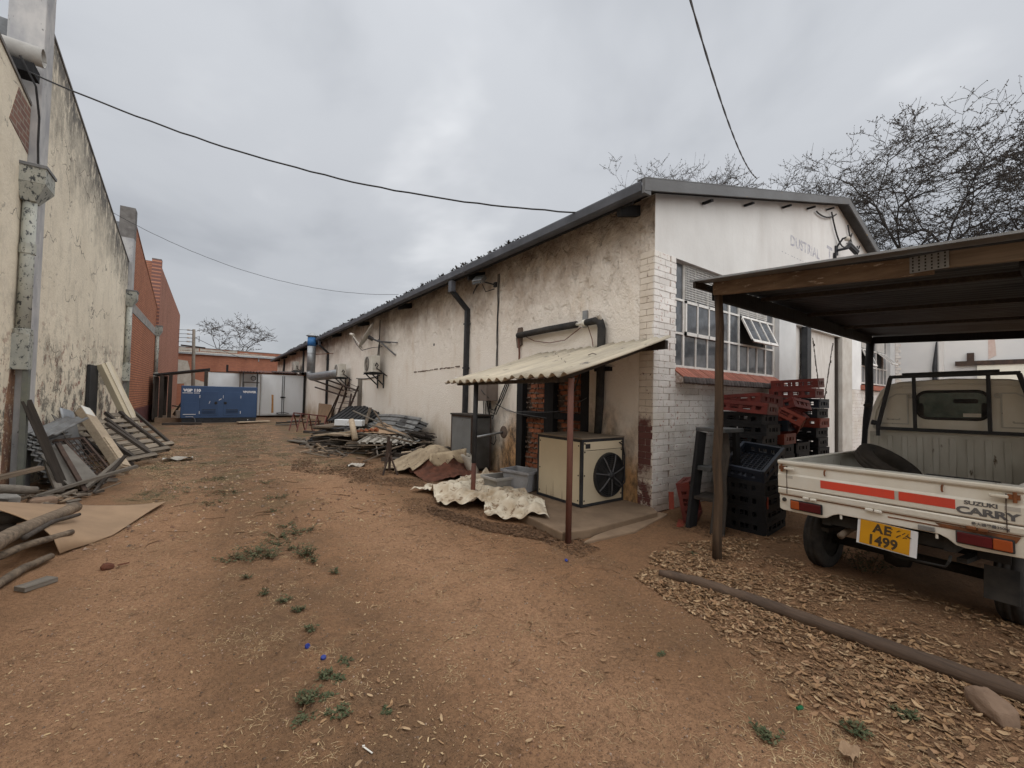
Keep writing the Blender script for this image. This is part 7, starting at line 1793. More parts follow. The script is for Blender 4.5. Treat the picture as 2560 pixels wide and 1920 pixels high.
# pressings on the back of the cab
m = MB()
def ribbon(m, pts, w, x=1.9525):
    for a, b in zip(pts[:-1], pts[1:]): m.bar((x, *a), (x, *b), 0.012, w, up=(1, 0, 0))
lip = [(0.63, 1.24), (0.60, 1.42), (0.535, 1.60), (0.47, 1.675), (0.36, 1.70), (0.0, 1.715), (-0.36, 1.70), (-0.47, 1.675), (-0.535, 1.60), (-0.60, 1.42), (-0.63, 1.24)]
ribbon(m, lip, 0.02); ribbon(m, [(0.63, 1.24), (-0.63, 1.24)], 0.02); tb(m, 'pressed_lip', 'truck_white', cab, bevel=0.004)
for s in (1, -1):
    m = MB(); pp = [(s * 0.33, 1.30), (s * 0.56, 1.30), (s * 0.545, 1.42), (s * 0.48, 1.58), (s * 0.42, 1.62), (s * 0.33, 1.62)]; ribbon(m, pp + pp[:1], 0.010, 1.9535); ribbon(m, [(s * 0.40, 1.36), (s * 0.40, 1.345), (s * 0.50, 1.345), (s * 0.50, 1.36)], 0.006, 1.952); tb(m, 'pressed_panel', 'truck_bed', cab)
    m = MB(); m.lathe([(0.012, -0.012), (0.024, -0.014), (0.026, 0.0)], 14, (1.952, s * 0.31, 1.60), 'x'); tb(m, 'vent_plug', 'truck_bed', cab)
    m = MB(); m.tube([(1.97, s * 0.66, 1.50), (1.93, s * 0.685, 1.50), (1.95, s * 0.64, 1.49)], 0.022, 8); tb(m, 'side_grip', 'black_rubber', cab)
m = MB(); m.span((1.944, -0.655, 0.70), (1.954, 0.655, 1.205)); cs = tb(m, 'cab_skirt', 'truck_bed', cab)
for k in range(11):
    m = MB(); y = -0.60 + k * 0.12; m.span((1.934, y - 0.022, 0.70), (1.9435, y + 0.022, 1.17)); tb(m, 'rib', 'truck_bed', cs, bevel=0.005)
# rear window with rubber seal
def rrect(w, h, r, n=6):
    o = []
    for cx, cy, a0 in ((w - r, h - r, 0), (-(w - r), h - r, PI / 2), (-(w - r), -(h - r), PI), (w - r, -(h - r), 1.5 * PI)):
        for i in range(n + 1): a = a0 + i * PI / 2 / n; o.append((cx + r * math.cos(a), cy + r * math.sin(a)))
    return o
wz = 1.505
m = MB(); m.tube([(1.948, y, wz + z) for y, z in rrect(0.255, 0.138, 0.085)] + [(1.948, 0.255, wz + 0.053)], 0.014, 8); rw = tb(m, 'rear_window', 'black_rubber', cab, smooth=True)
m = MB(); m.prism([(1.9465, y, wz + z) for y, z in rrect(0.25, 0.133, 0.08)], (0.003, 0, 0)); tb(m, 'pane', 'cab_glass', rw)
for y in (0.225, -0.225):
    m = MB(); m.prism([(1.9455, y + a * 0.55, wz - 0.055 + b) for a, b in rrect(0.04, 0.075, 0.035)], (0.0009, 0, 0)); tb(m, 'headrest', 'black_rubber', rw)
m = MB(); m.prism([(1.9455, -0.10 + a, wz + 0.04 + b) for a, b in rrect(0.085, 0.022, 0.018)], (0.0009, 0, 0)); tb(m, 'mirror', 'black_rubber', rw)
m = MB(); m.span((1.9448, -0.20, wz - 0.115), (1.9462, -0.08, wz - 0.08)); tb(m, 'sticker', 'faded_sticker', rw)
# tubular window guard
gd_ = MB(); gx = 1.90
for a, b in (((0.57, 1.255), (0.45, 1.80)), ((-0.57, 1.255), (-0.45, 1.80))): gd_.bar((gx, *a), (gx, *b), 0.034, 0.034)
gd_.bar((gx, 0.585, 1.245), (gx, -0.585, 1.245), 0.034, 0.034); gd_.bar((gx, 0.46, 1.805), (gx, -0.46, 1.805), 0.034, 0.034); gd_.bar((gx + 0.03, 0.36, 1.83), (gx + 0.03, -0.33, 1.83), 0.03, 0.03)
for y in (0.262, -0.262): gd_.bar((gx, y, 1.262), (gx, y, 1.79), 0.028, 0.028)
gd_.bar((gx, 0.57, 1.24), (gx, 0.57, 1.16), 0.03); gd_.bar((gx, -0.57, 1.24), (gx, -0.57, 1.16), 0.03)
gd_.tube([(gx, 0.585, 1.30), (gx - 0.02, 0.62, 1.31)], 0.028, 8)
tb(gd_, 'window_guard', 'black_paint', bevel=0.004)
# running gear
def wheel(x, y):
    m = MB(); R0, wd = 0.275, 0.145
    m.lathe([(0.165, -wd / 2 + 0.01), (0.20, -wd / 2), (0.245, -wd / 2 + 0.002), (0.268, -wd / 2 + 0.018), (R0, -wd / 2 + 0.035), (R0, -0.02), (R0 - 0.007, -0.015), (R0 - 0.007, -0.005), (R0, 0.0), (R0, 0.02), (R0 - 0.007, 0.025), (R0 - 0.007, 0.033), (R0, wd / 2 - 0.03), (0.268, wd / 2 - 0.018), (0.245, wd / 2 - 0.002), (0.20, wd / 2), (0.165, wd / 2 - 0.01)], 32, (x, y, 0.272), 'y')
    w_ = tb(m, 'wheel', 'black_rubber', smooth=True)
    m = MB(); m.lathe([(0.0, -0.03), (0.07, -0.035), (0.10, -0.01), (0.15, -0.02), (0.168, -0.055), (0.168, 0.055), (0.15, 0.03), (0.10, 0.04), (0.0, 0.04)], 24, (x, y, 0.272), 'y'); tb(m, 'rim', 'truck_under', w_, smooth=True)
for x in (0.55, 2.45):
    for y in (0.575, -0.575): wheel(x, y)
m = MB(); m.tube([(0.55, 0.5, 0.272), (0.55, -0.5, 0.272)], 0.04, 8); m.lathe([(0, -0.1), (0.09, -0.07), (0.11, 0), (0.09, 0.07), (0, 0.1)], 14, (0.55, 0.05, 0.272), 'y'); tb(m, 'rear_axle', 'truck_under', smooth=True)
m = MB()
for y in (0.36, -0.36): m.span((0.05, y - 0.03, 0.50), (2.9, y + 0.03, 0.60))
for x in (0.06, 0.9, 1.8): m.span((x, -0.33, 0.51), (x + 0.05, 0.33, 0.59))
for y in (0.40, -0.40): m.bar((0.12, y, 0.44), (1.05, y, 0.36), 0.05, 0.03)
m.span((0.25, -0.60, 0.45), (0.26, -0.45, 0.62)); m.span((0.9, -0.62, 0.30), (2.2, 0.62, 0.50)); tb(m, 'chassis', 'truck_under')
m = MB(); m.tube([(0.02, 0.255, 0.44), (0.20, 0.25, 0.475), (0.9, 0.2, 0.45)], 0.024, 10); tb(m, 'exhaust', worn('exhaust_brown', (0.16, 0.12, 0.085), (0.09, 0.07, 0.055), 6, 0.7), smooth=True)
m = MB(); m.tube([(0.04, -0.05, 0.41), (0.03, -0.08, 0.385), (0.02, -0.34, 0.40), (0.02, -0.36, 0.44), (0.06, -0.36, 0.47)], 0.009, 6); tb(m, 'tow_bar', 'truck_under')
m = MB(); m.box((0.28, -0.55, 0.30), (0.01, 0.16, 0.22), rot(0, 0.2, 0)); tb(m, 'mud_flap', 'black_rubber')
# things carried in the bed
m = MB(); R0, wd = 0.275, 0.15
m.lathe([(0.165, -wd / 2 + 0.012), (0.20, -wd / 2), (0.245, -wd / 2 + 0.004), (0.268, -wd / 2 + 0.02), (R0, -0.03), (R0 - 0.008, -0.022), (R0 - 0.008, -0.012), (R0, -0.006), (R0, 0.006), (R0 - 0.008, 0.012), (R0 - 0.008, 0.022), (R0, 0.03), (0.268, wd / 2 - 0.02), (0.245, wd / 2 - 0.004), (0.20, wd / 2), (0.165, wd / 2 - 0.012), (0.175, 0.0), (0.165, -wd / 2 + 0.012)], 40, (0, 0, 0), 'z')
wc = WM[TK.name] @ Vector((1.30, 0.32, 0.905))
o = m.build('loose_tyre', worn('brown_rubber', (0.075, 0.062, 0.052), (0.045, 0.04, 0.036), 5, 0.85), None, smooth=True); o.location = wc; o.rotation_euler = (0.55, -0.25, 0.2); WM[o.name] = Matrix.Translation(wc)
tag(o, 'worn brown tyre lying tilted in the pickup bed', 'tyre')
m = MB(); m.bar((4.42, 0.72, 0.965), (4.40, 0.34, 0.97), 0.06, 0.03); solo(m, 'rubber_strip', 'black_rubber', 'black rubber strip lying behind the tailgate of the pickup', 'rubber strip', bevel=0.01)

# ------------------------------------------------------------------ security camera under the gable
t = thing('security_camera', 'dark security camera on a white bracket high on the gable', 'security camera', (11.66, 3.34, 5.1))
m = MB(); m.box((11.84, 3.08, 5.04), (0.30, 0.085, 0.085), rot(0.0, 0.55, -0.35)); m.build('body', 'black_plastic', t, bevel=0.01)
m = MB(); m.box((11.83, 3.08, 5.087), (0.33, 0.10, 0.012), rot(0.0, 0.55, -0.35)); m.build('sun_hood', 'galvanised', t)
m = MB(); m.tube([(11.60, 3.34, 5.02), (11.60, 3.12, 5.02), (11.66, 3.08, 5.10)], 0.03, 8); m.box((11.60, 3.325, 5.02), (0.14, 0.03, 0.2)); m.tube([(11.60, 3.32, 5.1), (11.58, 3.2, 5.26), (11.66, 3.1, 5.30)], 0.02, 6); m.build('bracket', 'black_paint', t)
m = MB(); m.lathe([(0.0, -0.06), (0.045, -0.04), (0.06, 0.0), (0.045, 0.04), (0.0, 0.055)], 12, (11.66, 3.14, 5.26)); m.build('lamp_dome', 'dish_white', t, smooth=True)
m = MB(); m.box((11.45, 3.31, 4.86), (0.05, 0.05, 0.14)); m.build('terminal', 'black_plastic', t)
# ------------------------------------------------------------------ overhead cables
m = MB(); m.tube(sag((-2.25, 8.4, 5.80), (4.33, 4.24, 4.19), 0.42, 40, 0.006, 3), 0.011, 6); solo(m, 'overhead_cable', 'cable_black', 'thick dark overhead cable crossing from the left gutter to the near eaves', 'cable')
m = MB(); m.tube(sag((-2.1, 14.4, 5.92), (4.33, 11.6, 4.36), 0.55, 40, 0.004, 4), 0.0055, 5); solo(m, 'overhead_wire', 'cable_black', 'thin overhead wire sagging from the cream wall to the middle of the eaves', 'cable')
m = MB(); m.tube([(-2.16, 8.2, 5.85), (-2.03, 8.3, 5.55), (-2.02, 8.45, 5.2), (-2.03, 8.5, 4.85), (-2.03, 8.56, 4.55)], 0.012, 6); solo(m, 'gutter_cable', 'cable_black', 'black cable hanging down from the valley gutter to the hopper', 'cable')
a = PX(1690, -130, 4.0); b = PX(1893, 446, 17.0)
b = PX(1893, 446, 12.9)
pts = [a.lerp(b, i / 50) - Vector((0, 0, 4 * 0.5 * (i / 50) * (1 - i / 50))) for i in range(51)]
m = MB(); rq = random.Random(2)
for ph in (0, PI):
    m.tube([p + Vector((0.014 * math.cos(i * 1.1 + ph), 0.0, 0.014 * math.sin(i * 1.1 + ph))) for i, p in enumerate(pts)], 0.010, 5)
solo(m, 'twisted_cable', 'cable_grey', 'twisted pair cable coming down from the top of the view to the gable roof', 'cable')

# ------------------------------------------------------------------ trees
def tree(name, label, loc, height, radius, seed, fork=0.34, levels=7, leafy=1.0, flat=1.0, trunk_r=0.2, leaf=0.09, group=None, twig=0.0145):
    R = random.Random(seed); t = thing(name, label, 'tree', loc, 0, group)
    tr, tw, lf = MB(), MB(), MB()
    wind = Vector((0.0, -0.10, 0.02))
    def limb(p, d, L, r, lev):
        n = 3 if lev > 3 else 4; pts = [p]; dd = d.copy(); rs_ = [max(r, twig)]
        for i in range(n):
            dd = (dd + Vector((R.uniform(-1, 1), R.uniform(-1, 1), R.uniform(-0.7, 0.8))) * (0.08 if lev == 0 else 0.24) + wind * (0.3 if lev > 3 else 0)).normalized()
            pts.append(pts[-1] + dd * L / n); rs_.append(max(r * (1 - 0.22 * (i + 1) / n), twig))
        (tr if lev < 4 else tw).tube(pts, rs_, 7 if lev < 2 else (5 if lev < 4 else 3), cap=False)
        if lev >= levels - 1:
            for k in range(int(R.uniform(3.0, 7.0) * leafy)):
                q = pts[R.randint(1, n)] + Vector((R.gauss(0, 0.06), R.gauss(0, 0.06), R.gauss(0, 0.05)))
                s = leaf * R.uniform(0.5, 1.2); u = Vector((R.uniform(-1, 1), R.uniform(-1, 1), R.uniform(-0.5, 0.5))).normalized(); v = u.orthogonal().normalized()
                if R.random() < 0.5: v = u.cross(v)
                lf.add([q - u * s, q + v * s * 0.4, q + u * s, q - v * s * 0.4], [(0, 1, 2, 3)])
        if lev >= levels: return
        kids = 3 if R.random() < (0.45 if lev < 3 else 0.68) else 2
        a0 = R.uniform(0, 2 * PI)
        for k in range(kids):
            a = a0 + 2 * PI * k / kids + R.uniform(-0.5, 0.5)
            out = Vector((math.cos(a), math.sin(a), 0)); tilt = R.uniform(0.50, 1.0) if lev < 3 else R.uniform(0.7, 1.2)
            nd = (dd * 0.8 + out * tilt + Vector((0, 0, 0.22 if lev < 2 else -0.02))).normalized()
            if lev >= 2: nd.z = nd.z * 0.55 + 0.05; nd.normalize()
            limb(pts[-1], nd, L * R.uniform(0.70, 0.88), rs_[-1] * (0.80 if kids == 2 else 0.70), lev + 1)
        if lev >= 1:
            for i in range(1, n):
                if R.random() < 0.5:
                    a = R.uniform(0, 2 * PI); nd = (dd * 0.5 + Vector((math.cos(a), math.sin(a), R.uniform(-0.15, 0.4)))).normalized()
                    limb(pts[i], nd, L * R.uniform(0.45, 0.7), rs_[i] * 0.55, lev + 2)
    limb(Vector((0, 0, 0)), Vector((0, 0, 1)), fork * 10, trunk_r, 0)
    allv = tw.v; zs_ = sorted(v.z for v in allv); zmax = zs_[int(len(zs_) * 0.985)]; sp = sorted(math.hypot(v.x, v.y) for v in allv); rmax = sp[int(len(sp) * 0.97)]
    z0 = fork * 10; kz = (height) / zmax; kr = radius / rmax
    mx, my = sum(v.x for v in allv) / len(allv), sum(v.y for v in allv) / len(allv)
    for mm in (tr, tw, lf):
        for v in mm.v:
            c = min(1.0, max(0.0, v.z / z0)); k = 1 + (kr - 1) * c
            v.x = (v.x - mx * c) * k; v.y = (v.y - my * c) * k; v.z = v.z * kz - 0.1
    tr.build('trunk', 'bark', t, world=False, fixn=False, smooth=True)
    cr = tw.build('crown', 'bark', t, world=False, fixn=False)
    lf.build('leaves', 'tree_leaf', cr, world=False, kind='stuff', fixn=False)
    print('TREE', seed, len(tr.f), len(tw.f), len(lf.f), round(zmax, 1), round(rmax, 1))
    return t
TG = 'trees behind the workshop'
tree('flat_topped_tree', 'tallest dark flat topped tree at the right edge above the carport roof', (25.0, 3.9, 0), 14.0, 4.0, 5, fork=0.62, leafy=1.3, trunk_r=0.30, group=TG)
tree('flat_topped_tree', 'flat topped tree at the right edge of the view, cut by the frame', (24.0, 0.3, 0), 11.6, 3.4, 12, fork=0.50, leafy=1.2, trunk_r=0.28, group=TG)
tree('flat_topped_tree', 'rounded bare tree just right of the gable ridge', (26.0, 7.2, 0), 13.4, 3.2, 9, fork=0.58, leafy=1.3, trunk_r=0.24, group=TG)
tree('flat_topped_tree', 'low twiggy crown showing above the middle of the gable roof', (26.0, 10.4, 0), 13.9, 3.8, 14, fork=0.6, leafy=1.3, trunk_r=0.24, group=TG)
tree('flat_topped_tree', 'low twiggy crown showing above the roof where the twisted cable ends', (26.0, 14.0, 0), 15.9, 4.0, 21, fork=0.62, leafy=1.3, trunk_r=0.24, group=TG)
tree('flat_topped_tree', 'leftmost low crown showing above the near gable corner', (26.0, 16.9, 0), 17.5, 4.6, 33, fork=0.66, leafy=1.3, trunk_r=0.26, group=TG)
tree('bare_tree', 'small bare tree with a round crown far behind the brick warehouse', (2.8, 66, 0), 11.0, 4.8, 41, fork=0.40, leafy=0.8, trunk_r=0.22, levels=6, leaf=0.14, twig=0.020)

# ------------------------------------------------------------------ moss and seedlings along the gutter
def scatter(name, mat, kind_label, cat, items, fn, single=True):
    m = MB()
    for it in items: fn(m, *it)
    o = m.build(name, mat, None, kind='stuff', fixn=False)
    tag(o, kind_label, cat); return o
RL = random.Random(77)
def blob(m, x, y, z, s):
    for k in range(5):
        u = Vector((RL.uniform(-1, 1), RL.uniform(-1, 1), RL.uniform(0.0, 1))) * s; v = Vector((RL.uniform(-1, 1), RL.uniform(-1, 1), RL.uniform(-0.2, 1))) * s * 0.6
        c = Vector((x, y, z)); m.add([c, c + u, c + u + v, c + v], [(0, 1, 2, 3)])
its = []
for k in range(900):
    y = 5.5 + 27 * RL.random() ** 1.1
    dens = 0.5 + 0.5 * mnoise.noise((y * 0.9, 0, 0))
    if RL.random() < dens * 1.2: its.append((4.20 + RL.uniform(0, 0.10), y, 4.19 + RL.uniform(-0.01, 0.02) + gzv(y), RL.uniform(0.02, 0.06)))
scatter('gutter_moss', 'bark', 'dark moss and dry seedlings along the gutter edge', 'moss', its, blob)

# ------------------------------------------------------------------ ground cover
def leafshape(m, p, a, L, w, curl, tilt):
    """a dry pod-shaped leaf, six faces, slightly folded and curled"""
    R = Matrix.Rotation(a, 3, 'Z') @ Matrix.Rotation(tilt[0], 3, 'X') @ Matrix.Rotation(tilt[1], 3, 'Y')
    P = []
    for t_, ww in ((-0.5, 0.0), (-0.28, 0.75), (0.05, 1.0), (0.32, 0.7), (0.5, 0.0)):
        z = curl * L * (t_ * t_) * 2
        if ww == 0.0: P.append([Vector((t_ * L, 0, z))])
        else: P.append([Vector((t_ * L, -w * ww / 2, z + abs(curl) * w * 0.5)), Vector((t_ * L, 0, z)), Vector((t_ * L, w * ww / 2, z + abs(curl) * w * 0.5))])
    flat = []; idx = []
    for row in P:
        idx.append(list(range(len(flat), len(flat) + len(row)))); flat += row
    fs = [(idx[0][0], idx[1][1], idx[1][0]), (idx[0][0], idx[1][2], idx[1][1])]
    for i in (1, 2):
        for j in (0, 1): fs.append((idx[i][j], idx[i][j + 1], idx[i + 1][j + 1], idx[i + 1][j]))
    fs += [(idx[3][0], idx[3][1], idx[4][0]), (idx[3][1], idx[3][2], idx[4][0])]
    m.add([p + R @ q for q in flat], fs)
def inpoly(x, y, poly):
    c = False; n = len(poly)
    for i in range(n):
        x1, y1 = poly[i]; x2, y2 = poly[(i + 1) % n]
        if (y1 > y) != (y2 > y) and x < (x2 - x1) * (y - y1) / (y2 - y1) + x1: c = not c
    return c
def samples(poly, n, dens=None):
    xs = [p[0] for p in poly]; ys = [p[1] for p in poly]; out = []; k = 0
    while len(out) < n and k < n * 60:
        k += 1
        x, y = RL.uniform(min(xs), max(xs)), RL.uniform(min(ys), max(ys))
        if inpoly(x, y, poly) and (dens is None or RL.random() < dens(x, y)): out.append((x, y))
    return out
def gp(*px): return [tuple(G(a, b)[:2]) for a, b in px]
def litter(m, poly, n, L=(0.018, 0.066), dens=None, lift=0.012):
    for x, y in samples(poly, n, dens):
        l = RL.uniform(*L); leafshape(m, Vector((x, y, gz(x, y) + RL.uniform(0.002, lift))), RL.uniform(0, 2 * PI), l, l * RL.uniform(0.20, 0.42), RL.uniform(-0.2, 0.55), (RL.gauss(0, 0.24), RL.gauss(0, 0.15)))
logd = lambda x, y: math.exp(-(max(0, (3.2 + 0.12 * (2.2 - y)) - x) / 0.30)) 
clump = lambda s, c: (lambda x, y: max(0.04, min(1, 0.5 + 1.6 * mnoise.noise((x * s, y * s, c)))))
m = MB()
left_of_log = [(3.22, 2.25), (3.36, 0.6), (3.42, -0.3), (2.2, -0.3), (2.3, 0.6), (2.75, 1.5), (2.9, 2.1)]
litter(m, left_of_log, 2600, dens=lambda x, y: logd(x, y) * 0.9 + 0.05)
litter(m, left_of_log, 1100, dens=clump(2.4, 1.0))
litter(m, [(2.95, 2.25), (3.2, 2.32), (3.35, 1.6), (2.95, 1.5), (2.82, 1.9)], 700)
right_of_log = [(3.30, 2.35), (3.55, 2.5), (3.95, 2.3), (4.3, 1.7), (4.6, 0.9), (4.3, -0.6), (3.52, -0.6), (3.40, 0.6)]
litter(m, right_of_log, 3600, dens=clump(1.6, 3.0))
litter(m, [(3.3, 2.3), (3.9, 2.55), (4.5, 2.3), (5.4, 1.9), (5.6, 1.6), (4.2, 1.5), (3.4, 1.7)], 1800, dens=clump(2.0, 4.0))
litter(m, [(1.2, 2.3), (2.6, 2.4), (2.9, 3.0), (1.9, 0.1), (1.0, 0.9)], 75, L=(0.025, 0.05))
litter(m, [(-0.4, 5.4), (2.4, 5.0), (2.4, 2.0), (0.2, 1.0), (-0.5, 2.4)], 130, L=(0.025, 0.05))
litter(m, [(0.35, 2.4), (0.8, 2.4), (0.9, 1.3), (0.3, 1.3)], 45, L=(0.03, 0.05))
def crushed(poly, n, dens=None):
    for x, y in samples(poly, n, dens):
        s_ = RL.uniform(0.003, 0.012); a = RL.uniform(0, 2 * PI); u = Vector((math.cos(a), math.sin(a), RL.uniform(-0.2, 0.2))) * s_; v = Vector((-math.sin(a), math.cos(a), RL.uniform(-0.3, 0.3))) * s_ * RL.uniform(0.3, 0.7); c = Vector((x, y, gz(x, y) + RL.uniform(0.003, 0.009))); m.add([c - u, c - v, c + u, c + v * 0.8], [(0, 1, 2, 3)])
crushed(left_of_log, 5000, lambda x, y: logd(x, y) * 0.8 + 0.15)
crushed(right_of_log, 6000, clump(1.4, 5.0))
solo(m, 'fallen_leaves', 'dry_leaf', 'tan fallen pods and leaves drifted along the gum pole', 'leaves', kind='stuff', fixn=False)
m = MB()
litter(m, [(2.45, 5.3), (2.75, 4.2), (3.15, 3.65), (3.1, 3.2), (2.9, 3.25), (2.5, 4.0), (2.3, 4.9)], 3400, L=(0.02, 0.045), lift=0.02)
litter(m, [(2.35, 5.8), (2.7, 5.6), (2.9, 4.5), (2.4, 4.2), (2.05, 5.2)], 800, L=(0.02, 0.045))
litter(m, [(2.85, 3.6), (3.25, 3.4), (3.2, 2.85), (2.85, 2.8)], 700, L=(0.02, 0.045))
litter(m, [(2.2, 7.6), (3.3, 6.9), (3.2, 6.2), (2.6, 6.4), (1.9, 7.2)], 1500, L=(0.025, 0.05))
litter(m, [(1.6, 10.5), (2.9, 9.4), (2.9, 7.6), (2.2, 7.3), (1.3, 8.8)], 2600, L=(0.03, 0.06), dens=clump(1.2, 6.0))
litter(m, [(4.4, 2.9), (4.75, 2.95), (5.0, 2.2), (4.5, 2.1)], 350, L=(0.025, 0.045))
solo(m, 'leaf_litter', 'dark_litter', 'dark brown leaf litter drifted below the tarpaulins', 'leaves', kind='stuff', fixn=False)

# pebbles and clods
def pebble(m, x, y, s):
    z = gz(x, y); c = Vector((x, y, z + s * 0.2)); P = [c + Vector((RL.uniform(0.6, 1) * s * dx, RL.uniform(0.6, 1) * s * dy, RL.uniform(0.4, 0.8) * s * dz)) for dx, dy, dz in ((1, 0, 0), (-0.5, 0.87, 0), (-0.5, -0.87, 0), (0, 0, 1))]
    m.add(P, [(0, 1, 3), (1, 2, 3), (2, 0, 3)])
m = MB()
near = [(-1.0, 3.2), (0.0, 0.6), (2.4, -0.2), (3.1, 2.5), (2.3, 5.2), (-0.6, 5.6)]
for x, y in samples(near, 15000): pebble(m, x, y, 0.0026 + 0.009 * RL.random() ** 4)
mid = [(-1.0, 5.3), (2.3, 5.0), (2.6, 7.0), (1.8, 11), (1.9, 22), (-0.9, 22), (-0.8, 9.0), (-0.7, 7)]
for x, y in samples(mid, 3600, dens=clump(0.8, 2.0)): pebble(m, x, y, 0.006 + 0.03 * RL.random() ** 3)
solo(m, 'gravel', 'pebble', 'loose grit and clods on the dirt', 'gravel', kind='stuff', fixn=False)

m = MB()
def flake(m, x, y, s):
    a = RL.uniform(0, 2 * PI); u = Vector((math.cos(a), math.sin(a), RL.uniform(-0.25, 0.25))) * s; v = Vector((-math.sin(a), math.cos(a), RL.uniform(-0.3, 0.3))) * s * RL.uniform(0.2, 0.5); c = Vector((x, y, gz(x, y) + 0.004))
    m.add([c - u - v, c + u - v * 0.5, c + u * 0.8 + v, c - u * 0.7 + v], [(0, 1, 2, 3)])
for x, y in samples(near, 7000, dens=clump(1.3, 11.0)): flake(m, x, y, 0.003 + 0.009 * RL.random() ** 3)
for x, y in samples(mid, 4000, dens=clump(0.9, 12.0)): flake(m, x, y, 0.008 + 0.022 * RL.random() ** 2)
solo(m, 'plant_debris', 'straw', 'fine pale plant debris strewn over the dirt', 'debris', kind='stuff', fixn=False)
# twigs and straw
def strand(m, x, y, L, r, rise=0.01):
    a = RL.uniform(0, 2 * PI); b = a + RL.uniform(-0.7, 0.7); p = Vector((x, y, gz(x, y) + 0.004)); q = p + Vector((math.cos(a), math.sin(a), 0)) * L * 0.5; s = q + Vector((math.cos(b), math.sin(b), 0)) * L * 0.5
    q.z = gz(q.x, q.y) + 0.004 + RL.uniform(0, rise); s.z = gz(s.x, s.y) + 0.005
    m.tube([p, q, s], [r, r * 0.9, r * 0.5], 3, cap=False)
m = MB()
for x, y in samples(near, 300): strand(m, x, y, RL.uniform(0.02, 0.10), RL.uniform(0.0009, 0.0022))
for x, y in samples([(2.0, 5.5), (3.1, 3.2), (3.2, 2.3), (2.4, 2.2), (1.6, 4.0)], 260): strand(m, x, y, RL.uniform(0.03, 0.14), RL.uniform(0.0008, 0.002))
for x, y in samples(left_of_log + [], 260): strand(m, x, y, RL.uniform(0.03, 0.10), RL.uniform(0.001, 0.002))
for x, y in samples(mid, 380): strand(m, x, y, RL.uniform(0.06, 0.30), RL.uniform(0.002, 0.005))
solo(m, 'fallen_twigs', 'dark_litter', 'scattered dark twigs on the dirt', 'twigs', kind='stuff', fixn=False)

def tuft(m, x, y, n, L, spread, w=0.0016, flat=0.5):
    for k in range(n):
        a = RL.uniform(0, 2 * PI); rr_ = spread * RL.random() ** 0.6; p = Vector((x + rr_ * math.cos(a), y + rr_ * math.sin(a), 0)); p.z = gz(p.x, p.y)
        b = RL.uniform(0, 2 * PI); d = Vector((math.cos(b), math.sin(b), RL.uniform(0.05, 1.0) * (1 - flat) + 0.06)); l = L * RL.uniform(0.4, 1.1); s = Vector((-d.y, d.x, 0)).normalized() * w
        mid_ = p + d * l * 0.55; tip = p + d * l; tip.z -= l * 0.18
        m.add([p - s, p + s, mid_ + s * 0.7, mid_ - s * 0.7, tip], [(0, 1, 2, 3), (3, 2, 4)])
m = MB()
straw_px = [(620, 1440), (700, 1500), (760, 1560), (620, 1600), (560, 1590), (720, 1590), (820, 1640), (930, 1590), (640, 1620), (900, 1700), (640, 1830), (780, 1880), (700, 1740), (560, 1500), (830, 1480), (1080, 1440), (1180, 1420), (1010, 1330), (1580, 1740), (1650, 1850), (1520, 1800), (1780, 1860), (2000, 1850), (1900, 1700), (2200, 1830), (1480, 1690), (1420, 1820), (1330, 1560), (2300, 1880), (2100, 1890)]
for px, py in straw_px:
    g0 = G(px + RL.uniform(-20, 20), py); tuft(m, g0.x, g0.y, RL.randint(30, 80), 0.055, 0.13, 0.0013, 0.86)
for x, y in samples([(0.1, 5.2), (1.2, 5.0), (1.6, 2.0), (0.9, 0.9), (0.2, 1.7)], 26): tuft(m, x, y, RL.randint(14, 40), 0.05, 0.08, 0.0015, 0.8)
for x, y in samples([(2.3, 1.4), (3.2, 0.6), (3.3, -0.4), (2.2, -0.4), (1.7, 0.5)], 46): tuft(m, x, y, RL.randint(25, 60), 0.06, 0.09, 0.0012, 0.7)
for x, y in samples([(-1.3, 10.5), (-0.6, 8.2), (-0.2, 8.6), (-0.4, 13), (-0.9, 14)], 60): tuft(m, x, y, 30, 0.10, 0.22, 0.003, 0.6)
solo(m, 'dry_grass', 'straw', 'bleached dry grass flattened on the dirt', 'grass', kind='stuff', fixn=False)
m = MB()
for x, y in samples([(-0.8, 7.5), (0.6, 7.2), (1.0, 11), (1.6, 14), (1.8, 21), (-0.8, 21), (-0.8, 11)], 240, dens=clump(0.6, 8.0)): tuft(m, x, y, 26, 0.09, 0.25, 0.004, 0.55)
for x, y in samples([(1.1, 11.5), (2.2, 11.2), (2.3, 8.6), (1.7, 8.0), (1.2, 9.5)], 70): tuft(m, x, y, 26, 0.07, 0.2, 0.0035, 0.6)
solo(m, 'green_ground_cover', 'weed_green', 'thin green grass growing between the wheel tracks towards the generator', 'grass', kind='stuff', fixn=False)

